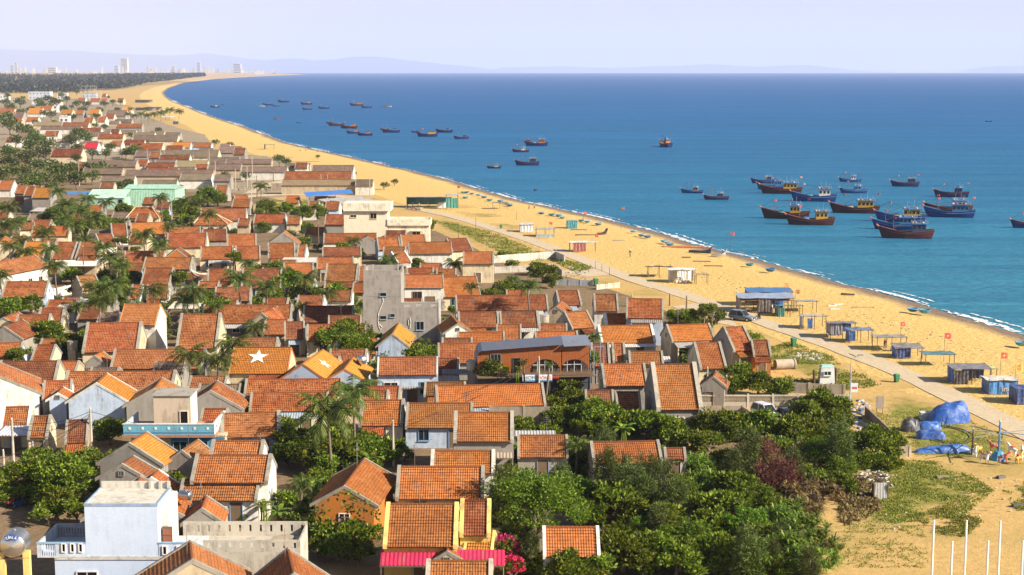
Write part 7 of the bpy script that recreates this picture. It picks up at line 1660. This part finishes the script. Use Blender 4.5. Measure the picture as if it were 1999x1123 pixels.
def awning(xl, xr, yf, yb, zf, zb, col, label, yf2=None, pitch=.34, name="sheet_awning"):
    a, b_ = at(xl, yf, zf), at(xr, yf2 or yf, zf); d = b_ - a; w = d.length; d.normalize(); q = Vector((-d.y, d.x, 0)); mid = (a + b_) / 2
    dep = solve(lambda s: proj(mid + q * s + Vector((0, 0, zb - zf)))[1], .2, 8, yb)
    o = thing(name, (mid.x, mid.y, 0), math.atan2(d.y, d.x), label, "awning", "sheet metal awnings in the village")
    corrugated(MB(), -w/2, w/2, 0, zf, dep, zb, pitch, .06).build("roof_sheet", M['sheet'], o, col)
    for u in (-w/2 + .1, w/2 - .1): MB().tube([(u, .12, 0), (u, .12, zf)], .05, 6).build("post", M['steel'], o)
    MB().box(-w/2, w/2, .02, .08, zf - .12, zf - .02).build("edge_beam", M['wood'], o); return o
TIN = (.60, .58, .54)
awning(741, 985, 1106, 1075, 2.5, 3.3, (.55, .025, .09), "bright pink corrugated awning along the yellow house")
awning(883, 1003, 896, 876, 2.6, 3.1, (.40, .33, .25), "brown corrugated awning under the white concrete balcony")
awning(-10, 55, 852, 833, 2.4, 2.7, (.55, .60, .68), "pale blue grey awning before the leftmost rust roof")
awning(105, 186, 604, 583, 2.8, 3.3, (.66, .60, .47), "cream tin canopy beside the blue balustrade house"); awning(326, 388, 604, 590, 2.7, 3.1, (.66, .6, .48), "cream tin canopy under the row of white gables")
awning(95, 188, 519, 507, 2.5, 2.8, (.7, .68, .62), "white tin canopy below the pair of rust roofs"); awning(1004, 1085, 853, 842, 2.3, 2.6, (.42, .41, .4), "grey corrugated roof below the brown yard wall")
awning(1157, 1235, 916, 904, 2.2, 2.5, (.48, .44, .38), "striped tin awning under the long orange roof by the palms"); awning(545, 620, 512, 502, 2.4, 2.7, (.62, .58, .5), "white awning at the foot of the central rust roofs")
awning(205, 262, 405, 397, 2.5, 2.8, (.35, .33, .3), "dark tin roof beside the sawtooth gables") if False else None
awning(57, 105, 412, 400, 2.6, 3.0, (.42, .40, .38), "grey tin roof in front of the sawtooth houses"); awning(125, 178, 680, 668, 2.4, 2.8, (.5, .47, .42), "grey tin awning beside the white gabled rust house"); awning(862, 925, 732, 722, 2.2, 2.6, (.16, .15, .16), "dark tin awning beside the blue columned house")
awning(780, 850, 760, 748, 2.3, 2.6, (.30, .28, .27), "grey slate lean-to before the blue columned house"); awning(1275, 1310, 708, 697, 2.2, 2.6, (.7, .67, .6), "small white awning below the white verge roofs"); awning(395, 430, 1012, 1000, 2.4, 2.7, (.5, .5, .48), "tin awning beside the white gabled house at the bottom")
awning(120, 186, 379, 366, 4.2, 4.6, (.04, .17, .42), "bright blue sheet roof beside the green warehouse"); awning(598, 690, 383, 372, 4.0, 5.2, (.03, .14, .42), "long slanting blue sheet roof by the far meadow", 377)
awning(650, 735, 398, 384, 3.2, 4.2, (.52, .50, .47), "weathered grey sheet roof beside the cream building", 392); awning(1005, 1050, 585, 577, 2.2, 2.5, (.6, .58, .5), "pale tin scrap roof among shrubs") if False else None

def yard_wall(pxs, h, col, label, posts=2.4, thick=.16, ornate=False, name="yard_wall"):
    pts = [at(x, y) for x, y in pxs]; o = thing(name, pts[0], 0, label, "wall", "yard walls"); org = pts[0]; o["kind"] = "thing"
    for a, b_ in zip(pts, pts[1:]):
        L = (b_ - a).length; n = max(1, round(L / posts)); d = (b_ - a).normalized(); m3 = Matrix.Rotation(math.atan2(d.y, d.x), 3, 'Z')
        for i in range(n):
            c = a.lerp(b_, (i + .5) / n) - org; hl = L / n / 2 - .12
            if ornate:
                MB().rbox(c + Vector((0, 0, h * .22)), hl, thick / 2, h * .22, m3).build("panel", M['concrete'], o, col); MB().rbox(c + Vector((0, 0, h * .93)), hl, thick / 2 + .04, h * .05, m3).build("coping", M['concrete'], o, tuple(x * 1.15 for x in col))
                br = MB(); k = 9
                for r_ in range(2):
                    for j in range(k): cc = c + m3 @ Vector((-hl + 2 * hl * (j + .5) / k, 0, h * (.55 + .22 * r_))); br.lathe([(.10, -.05), (.15, -.05), (.15, .05), (.10, .05), (.10, -.05)], cc, 8, m3 @ Matrix.Rotation(math.pi / 2, 3, 'X'))
                br.build("pierced_screen", M['concrete'], o, (.42, .36, .26))["kind"] = "stuff"
                MB().rbox(c + Vector((0, .0, h * .66)), hl, .02, h * .21, m3).build("screen_back", M['concrete'], o, (.30, .25, .17))
            else:
                MB().rbox(c + Vector((0, 0, h / 2)), hl, thick / 2, h / 2, m3).build("panel", M['concrete'], o, col)
        for i in range(n + 1): c = a.lerp(b_, i / n) - org; MB().rbox(c + Vector((0, 0, h * .53)), .13, .13, h * .53, m3).build("post", M['concrete'], o, tuple(x * 1.2 for x in col))
    return o
GW = (.42, .37, .31)
yard_wall([(1362, 797), (1655, 797)], 1.7, (.46, .42, .36), "long ornate compound wall with pierced panels behind the parked cars", 3.3, ornate=True)
yard_wall([(1545, 768), (1648, 773)], 1.4, GW, "short grey wall in front of the weathered kiosk"); yard_wall([(1690, 815), (1768, 890)], 1.3, (.34, .27, .21), "slanting brown wall beside the covered carts", 3)
yard_wall([(1742, 893), (1776, 893)], 1.2, (.5, .43, .35), "short pale wall end at the foot of the slanting wall"); yard_wall([(965, 513), (1085, 504), (1102, 512)], 1.7, (.55, .52, .47), "weathered white panel wall beside the meadow", 3.2); yard_wall([(966, 533), (1082, 527), (1098, 540)], 1.4, (.46, .42, .36), "second grey panel wall below the meadow wall", 3.2)
yard_wall([(1088, 556), (1156, 558)], 1.2, (.42, .44, .48), "low balustrade wall in the sandy yard"); yard_wall([(1165, 567), (1208, 562)], 1.2, (.56, .5, .4), "low pale wall beside the large bin"); yard_wall([(957, 838), (1088, 838)], 2.7, (.34, .28, .21), "tall brown yard wall above the grey corrugated roof", 4)
yard_wall([(1375, 818), (1450, 818)], 1.6, (.36, .30, .24), "brown yard wall beside the big steep roof"); yard_wall([(1450, 818), (1475, 835)], 1.5, (.4, .34, .27), "short brown wall returning towards the white car"); yard_wall([(1225, 600), (1258, 600)], 1.5, (.72, .7, .66), "white gate wall at the village edge", 1.2)
yard_wall([(0, 583), (92, 583)], 1.3, (.52, .58, .68), "pale blue balustrade wall under the wide rust roof", 1.6); yard_wall([(0, 712), (78, 712)], 1.2, (.6, .66, .72), "pale blue parapet wall beside the bushy shrub", 1.6); yard_wall([(602, 402), (655, 402)], 3.2, (.38, .34, .3), "tall grey shed wall under the slanting blue roof", 5)
yard_wall([(530, 371), (700, 370)], 2.6, (.34, .27, .21), "long brown compound wall in front of the rust roofed shed", 5); yard_wall([(105, 583), (150, 573)], 2.0, (.6, .58, .54), "white wall behind the cream canopy", 3); yard_wall([(15, 548), (120, 540)], 2.6, (.5, .44, .36), "tall cream wall beside the long orange roof", 6)
yard_wall([(885, 871), (1003, 871)], 1.0, (.52, .55, .58), "white concrete balcony rail under the orange roof", 2.0) if False else None
b = Bld("balcony", 885, 1004, 903, "white concrete balcony with slotted rail below the orange roof", cat="balcony"); zb = b.hz(945, 871)
MB().box(-b.w/2, b.w/2, 0, 1.2, zb - .2, zb).build("slab", M['plaster'], b.t, (.6, .6, .58)); slotted("rail", -b.w/2, b.w/2, 0, .12, zb + .003, b.hz(945, 859), 10, b.t, (.62, .64, .66))
for u in (-b.w/2 + .2, 0, b.w/2 - .2): MB().box(u - .12, u + .12, .4, .64, 0, zb - .203).build("column", M['plaster'], b.t, (.55, .53, .5))

# ---- water tanks
def steel_tank(x, y, z, r, L, rz, label, base=None):
    p = at(x, y, z); o = thing("water_tank", (p.x, p.y, 0), rz, label, "tank"); m3 = Matrix.Rotation(math.pi / 2, 3, 'X')
    pr = [(.02, -L/2 - r * .38), (r * .30, -L/2 - r * .37), (r * .33, -L/2 - r * .31), (r * .62, -L/2 - r * .24), (r * .9, -L/2 - r * .1), (r, -L/2 + .02)]
    k = 7
    for i in range(k): t = -L/2 + L * (i + .5) / k; pr += [(r, t - L/k * .3), (r * 1.03, t), (r, t + L/k * .3)]
    pr += [(r, L/2), (r * .85, L/2 + r * .15), (.02, L/2 + r * .3)]
    MB().lathe(pr, (0, 0, z), 28, m3).build("drum", M['steel'], o, None, True); MB().tube([(0, 0, z + r), (0, 0, z + r + .12)], .12, 8).build("hatch", M['steel'], o)
    if base:
        for sx in (-1, 1): MB().box(sx * r * .98 - .26, sx * r * .98 + .26, -L/2 + .1, -L/2 + .65, 0, z - r * .55).build("pillar", M['plaster'], o, base)
        MB().box(-r * 1.2, r * 1.2, -L/2 + .1, -L/2 + .3, z - r * 1.15, z - r * 1.0).build("cradle_beam", M['wood'], o)
    return o, z, r, L
o, z, r, L = steel_tank(30, 1060, 5.6, 1.0, 1.8, R(4), "shiny steel water tank with blue logo plate on yellow pillars", YV)
pl = MB(); n = 14
for i in range(n):
    a0, a1 = (R(128) - R(76) * i / n), (R(128) - R(76) * (i + 1) / n); yy = -L/2 - r * .22
    q = lambda a, rr, dy: (rr * r * math.cos(a), yy + dy, z + rr * r * math.sin(a)); pl.face([q(a0, .60, -.08), q(a1, .60, -.08), q(a1, .96, .13), q(a0, .96, .13)])
pl.build("logo_plate", M['paint'], o, (.02, .07, .25))
for ch, a in (("T", 117), ("Â", 103), ("N", 90), ("Á", 66)):
    t_ = text(o, ch, (0, 0, 0), .34, (.75, .77, .8), align='CENTER'); aa = R(a); t_.location = (.68 * r * math.cos(aa), -L/2 - r * .22 - .09, z + .66 * r * math.sin(aa)); t_.rotation_euler = (math.pi / 2, R(90 - a), 0)
steel_tank(362, 968, 4.3, .45, 1.0, 1.3, "small steel tank on the roof edge behind the pale blue house"); steel_tank(706, 704, 4.8, .55, 1.1, .4, "steel tank behind the small golden roof")
for x, y, z, c, lb in ((141, 668, 4.2, (.42, .37, .3), "round concrete cistern between the rust roofs at left"), (1063, 617, 3.6, (.45, .4, .33), "pale concrete cistern beside the small hooded roof"), (921, 707, 4.0, (.6, .55, .46), "pale cistern box beside the wooden homestay"), (1192, 752, 0.9, (.7, .7, .7), "white cistern below the homestay's stair frame")):
    p = at(x, y, z); o = thing("cistern", (p.x, p.y, 0), 0, lb, "cistern"); MB().lathe([(.02, z - 1.1), (.72, z - 1.1), (.75, z - .1), (.8, z), (.8, z + .1), (.02, z + .14)], (0, 0, 0), 14).build("drum", M['concrete'], o, c); MB().box(-.55, .55, -.55, .55, 0, z - 1.1).build("plinth", M['concrete'], o, (.35, .31, .26))

# ---- poles and wires
POLES = []
def pole(x, yb, yt, dark=False, arm=False, r=.14):
    p = at(x, yb); h = (yb - yt) / ppm(p) * 1.0; o = thing("utility_pole", p, .2, cat="pole", group="utility poles"); MB().tube([(0, 0, 0), (0, 0, h)], [r * 1.15, r * .75], 8).build("shaft", M['wood'] if dark else M['concrete'], o, (.50, .45, .37))
    if arm: MB().box(-.9, .9, -.06, .06, h - .5, h - .36).build("cross_arm", M['wood'], o)
    for u in ((-.6, .6) if arm else (0,)): MB().lathe([(.01, 0), (.08, .02), (.06, .16), (.01, .2)], (u, 0, h - .34 if arm else h), 6).build("insulator", M['paint'], o, (.6, .6, .6))
    POLES.append((o, x, yb)); return p + Vector((0, 0, h - .3))
PT = {}
for x, yb, yt, dk, arm in [(180, 899, 797, 0, 0), (27, 911, 818, 0, 0), (9, 940, 880, 0, 0), (155, 363, 318, 0, 0), (409, 331, 290, 0, 0), (421, 358, 313, 0, 1), (446, 330, 313, 0, 0), (483, 366, 325, 0, 0), (493, 358, 300, 0, 1), (491, 388, 343, 0, 0), (502, 386, 342, 1, 0), (534, 354, 319, 1, 0), (627, 375, 341, 0, 0), (640, 375, 341, 0, 0), (673, 371, 325, 1, 1), (722, 383, 350, 0, 0),
                           (1052, 778, 698, 0, 0), (768, 912, 822, 0, 0), (1380, 790, 718, 0, 0), (1417, 793, 735, 1, 0), (336, 443, 395, 0, 0), (425, 475, 432, 1, 0), (622, 476, 435, 1, 0), (895, 465, 432, 1, 0), (929, 455, 425, 1, 0), (164, 540, 480, 1, 0), (187, 640, 570, 1, 0), (535, 660, 604, 1, 0), (1233, 620, 575, 0, 0), (1307, 598, 574, 1, 0), (1340, 604, 578, 1, 0), (527, 524, 490, 1, 0), (60, 260, 236, 0, 0), (70, 258, 240, 0, 0),
                           (155, 272, 254, 0, 0), (175, 270, 252, 0, 0), (200, 268, 250, 0, 0), (125, 275, 252, 0, 0), (108, 275, 252, 0, 0), (237, 311, 280, 0, 0), (240, 310, 285, 0, 0), (288, 318, 290, 0, 0), (314, 322, 290, 0, 1), (338, 322, 300, 0, 0), (378, 330, 303, 0, 0), (345, 372, 335, 1, 0), (460, 370, 330, 0, 0), (30, 280, 262, 0, 0), (1033, 532, 515, 1, 0), (1190, 537, 520, 1, 0), (1162, 524, 508, 1, 0), (1175, 529, 513, 1, 0), (1149, 531, 519, 1, 0), (965, 410, 400, 1, 0), (1008, 430, 412, 1, 0), (1898, 890, 838, 1, 0), (1742 + 0, 0, 0, 0, 0)]:
    if yb: PT[(x, yb)] = pole(x, yb, yt, dk, arm, .14 if not (x > 880 and yb > 380 and yb < 540) else .06)
def cable(a, b_, sag, label):
    o = thing("power_cable", (0, 0, 0), 0, label, "cable"); pts = [a.lerp(b_, i / 14) - Vector((0, 0, sag * 4 * (i / 14) * (1 - i / 14))) for i in range(15)]; MB().tube(pts, .028, 4).build("wire", M['rubber'], o)
A0, A1 = PT[(180, 899)], PT[(27, 911)]
for i, (q, sg_) in enumerate([(A1, .7), (A1 + Vector((0, 0, -.5)), 1.1), (at(-60, 930, 4.5), 1.0), (at(-60, 915, 5.0), .5)]): cable(A0 - Vector((0, 0, .25 * i)), q, sg_, "%s of the sagging black cables from the wooden pole at left" % ["uppermost", "second", "third", "lowest"][i])
cable(A0, at(130, 905, 3.0), .5, "short black cable dropping from the pole to the dark house"); cable(PT[(421, 358)], PT[(493, 358)], .6, "thin wire between two poles of the far shed rows"); cable(PT[(1052, 778)], at(900, 770, 5), .5, "thin wire crossing in front of the homestay"); cable(PT[(1380, 790)], PT[(1417, 793)], .3, "thin wire between the poles by the ornate wall")

cable(PT[(180, 899)], PT[(768, 912)], 2.2, "long sagging cable from the wooden pole across the lower roofs"); cable(PT[(1052, 778)], PT[(768, 912)], 1.2, "cable running down from the homestay pole"); cable(PT[(187, 640)], PT[(535, 660)], 1.6, "cable across the roofs above the star house"); cable(PT[(164, 540)], PT[(425, 475)], 1.5, "cable across the roofs near the temple"); cable(PT[(627, 375)], PT[(722, 383)], .8, "wire along the far brown compound wall")
# ---- the city across the bay
cr_ = random.Random(12); CITY = []
def tower(x, w, h, Y, col, label=None, rows=0, dep=.8):
    k = FOC / Y; X = (x - CX) / k; W_ = w / k; base = 17.0; hh = max(6.0, CAM_H + (HZN - h) / k - base); o = thing("city_tower" if label else "city_block", (X, Y, base), 0, label, "building", "buildings of the city across the bay")
    MB().box(-W_/2, W_/2, 0, W_ * dep, -8, hh).build("wall", M['paint'], o, col); MB().box(-W_/2 * .6, W_/2 * .5, W_ * .1, W_ * dep * .7, hh, hh + 4).build("roof_room", M['paint'], o, tuple(c * .9 for c in col))
    for i in range(rows):
        z = hh * (i + .6) / rows; MB().box(-W_/2 * .92, W_/2 * .92, -1.0, -.2, z - hh / rows * .22, z + hh / rows * .18).build("window_band", M['glass'], o)
    if not label: CITY.append((o, x))
tower(250, 13, 114, 12500, (.5, .5, .5), "tallest pale slab tower in the city across the bay", 9); tower(468, 14, 124, 12500, (.5, .52, .56), "wide gridded grey tower at the seaward end of the city", 6); tower(394, 6, 122, 12800, (.45, .5, .58), "slim bluish tower in the middle of the city", 6)
tower(345, 5, 129, 12500, (.5, .5, .47), "short white tower right of the tallest slab", 4); tower(41, 3.4, 122, 12000, (.45, .45, .43), "taller of the two thin towers over the inland wood", 5); tower(33, 4.5, 127, 12000, (.45, .45, .43), "shorter of the two thin towers over the inland wood", 4); tower(235, 8, 128, 13000, (.42, .52, .66), "blue glazed block beside the tallest slab tower", 5); tower(110, 16, 131, 12500, (.5, .49, .45), "wide white block over the middle of the wood", 3)
for i in range(62):
    x = cr_.choice([cr_.uniform(0, 260), cr_.uniform(240, 500), cr_.uniform(340, 505), cr_.uniform(460, 545)]); c = cr_.uniform(.35, .6); tower(x, cr_.uniform(2, 7), cr_.uniform(130.5, 138.5) if x < 480 else cr_.uniform(136, 139.5), cr_.uniform(11500, 13500), (c, c * .98, c * .93))
order_labels([(o, x, "pale city block") for o, x in CITY], "in the city across the bay")

# ---- shrubs, lean-tos and yard clutter in the gaps between the houses
gr = random.Random(31); put = 0
while put < 190:
    px_, py_ = gr.uniform(-5, 1330), gr.uniform(400, 1000)
    if px_ > 560 + (py_ - 400) * 1.6 or (py_ > 860 and px_ > 760) or (px_ > 1090 and py_ < 580): continue
    p = at(px_, py_)
    if free(p.x, p.y, .7): k_ = ppm(p); T('s' if gr.random() < .8 else gr.choice('ba'), px_, py_ - 1.0 * k_, gr.uniform(2.0, 3.6) * k_, None if True else 0); put += 1
put = tries = 0
while put < 46 and tries < 20000:
    tries += 1; px_, py_ = gr.uniform(-5, 900), gr.uniform(405, 800)
    if px_ > 520 + (py_ - 400) * 1.4 or abs(px_ - 560) < 130 and abs(py_ - 715) < 40 or (690 < px_ < 960 and 500 < py_ < 740): continue
    p = at(px_, py_)
    if free(p.x, p.y, .05): k_ = ppm(p); kd = gr.choice('bbbcc'); hh = gr.uniform(2.6, 3.6) if kd == 'b' else gr.uniform(4.5, 7); T(kd, px_, py_ - hh * k_, gr.uniform(3.2, 5.0) * k_ if kd == 'b' else 6 * k_, hh); put += 1
for t, x, y, _, _ in HOUSES:                                   # television aerials and roof tanks
    if y < 440 or gr.random() > .3: continue
    w, run, he, hr, back, wall = HD[t.name]; u = gr.uniform(-.35, .35) * w; am = MB().tube([(u, .3, hr - .3), (u, .3, hr + 2.2)], .03, 5)
    for q in range(4): am.tube([(u - .45 + .05 * q, .3, hr + 1.5 + .2 * q), (u + .45 - .05 * q, .3, hr + 1.5 + .2 * q)], .018, 4)
    am.build("aerial", M['steel'], t)
LEAN = []
for t, x, y, _, _ in list(HOUSES):
    if y < 420 or y > 1000 or gr.random() > .42 or (880 < x < 960 and y < 870 and y > 800) or (x > 1160 and y > 700): continue
    w, run, he, hr, back, wall = HD[t.name]; c, s = math.cos(t.rotation_euler.z), math.sin(t.rotation_euler.z); q = Vector((s, -c, 0)); f = Vector(t.location) + q * (run + 1.6)
    if not free(f.x, f.y, .2) or abs(t.rotation_euler.z) > .6: continue
    ww = w * gr.uniform(.45, .9); dp = gr.uniform(1.3, 2.2); z1 = he - .35; z0 = z1 - gr.uniform(.3, .55); u = gr.uniform(-.5, .5) * (w - ww); tile = gr.random() < .45
    if tile: rs = roof_slope(ww, dp, z1 - z0, .15).build("porch_roof", M['tile'], t, tuple(v * gr.uniform(.8, 1.1) for v in ROOF[gr.choice('rod')])); rs.location = (u, -run - dp, z0)
    else: corrugated(MB(), u - ww/2, u + ww/2, -run - dp, z0, -run, z1, .3, .05).build("porch_roof", M['sheet'], t, gr.choice([(.45, .43, .4), (.6, .58, .54), (.3, .27, .25), (.35, .42, .5)]))
    for xx_ in (u - ww/2 + .12, u + ww/2 - .12): MB().box(xx_ - .08, xx_ + .08, -run - dp + .1, -run - dp + .26, 0, z0 - .03).build("porch_post", M['plaster'], t, WALL[wall])

# ---- every house and tree gets the label that singles it out
BANDS = [(200, "beside the far pine wood"), (214, "in the hamlet's back row"), (226, "in the hamlet's second row"), (240, "in the hamlet's third row"), (254, "in the hamlet's front row"), (268, "in the rearmost shed row"), (285, "in the second shed row"), (302, "in the third shed row"), (322, "in the fourth shed row"), (342, "in the fifth shed row"), (365, "just behind the green warehouse"), (395, "level with the green warehouse"),
         (425, "level with the hipped pavilions"), (450, "just below the hipped pavilions"), (472, "just above the curled temple"), (500, "two rows above the temple"), (525, "one row above the temple"), (550, "level with the curled temple"), (580, "level with the tower's top"), (605, "level with the tower's middle"), (635, "level with the tower's foot"), (660, "just below the grey tower"), (690, "just above the star roofs"), (715, "level with the star roofs"), (745, "just below the star roofs"), (775, "level with the ornate wall"),
         (805, "level with the parked cars"), (840, "level with the blue balcony"), (875, "just below the blue balcony"), (915, "level with the merry-go-round"), (955, "just above the orange house"), (1000, "level with the orange house"), (1045, "just above the pink awning"), (9999, "along the photo's bottom edge")]
def band(y): return next(ph for lim, ph in BANDS if y < lim)
rows = {}
for t, x, y, what, label in HOUSES:
    if label: t["label"] = label
    else: rows.setdefault(band(y), []).append((t, x, what))
for ph, it in rows.items(): order_labels(it, ph)
rows = {}
for o, x, y, k in TREES: rows.setdefault((k, band(y)), []).append((o, x, WHAT[k]))
for (k, ph), it in rows.items(): order_labels(it, ph)
order_labels([(o, x, w_) for o, x, y, w_, lb in BOATS if x > 1320], "in the near fleet"); order_labels([(o, x, w_) for o, x, y, w_, lb in BOATS if 930 < x <= 1320], "in the scattered middle fleet"); order_labels([(o, x, w_) for o, x, y, w_, lb in BOATS if x <= 930 and y > 225], "in the nearer far fleet"); order_labels([(o, x, w_) for o, x, y, w_, lb in BOATS if x <= 930 and y <= 225], "in the farthest fleet")
rows = {}
for o, x, y in POLES: rows.setdefault("among the far sheds and hamlet" if y < 395 else "along the beach road and meadow" if x > 880 and y < 600 else "between the village roofs", []).append((o, x, "thin utility pole"))
for ph, it in rows.items(): order_labels(it, ph)

# creeper on the orange gable
p = at(672, 1000, 3.0); o = thing("creeper", (p.x + .2, p.y - .5, 0), 0, "leafy creeper climbing the orange gable", "plant")
rg2 = np.random.default_rng(5); n = 900; a = rg2.uniform(-3.2, 3.2, n); zz = rg2.uniform(.3, 5.6, n); keep = (zz < 5.4 - abs(a) * .62) & (np.sin(a * 2.1) + np.sin(zz * 1.7 + a) + rg2.normal(size=n) * .5 > -.1 + (zz < 2.6) * .9)
c = np.stack([a, rg2.uniform(-.3, .05, n), zz], 1)[keep]; link("foliage", leaf_mesh("foliage", c, rg2.normal(size=c.shape) + np.array([0, -.9, -.2]), .38, .26, rg2), M['leaf'], o)
MB().tube([(-.5, 0, 0), (-.3, .1, 1.8), (.2, .1, 3.2), (1, .1, 4.2)], [.08, .06, .05, .03], 5).build("stem", M['bark'], o)
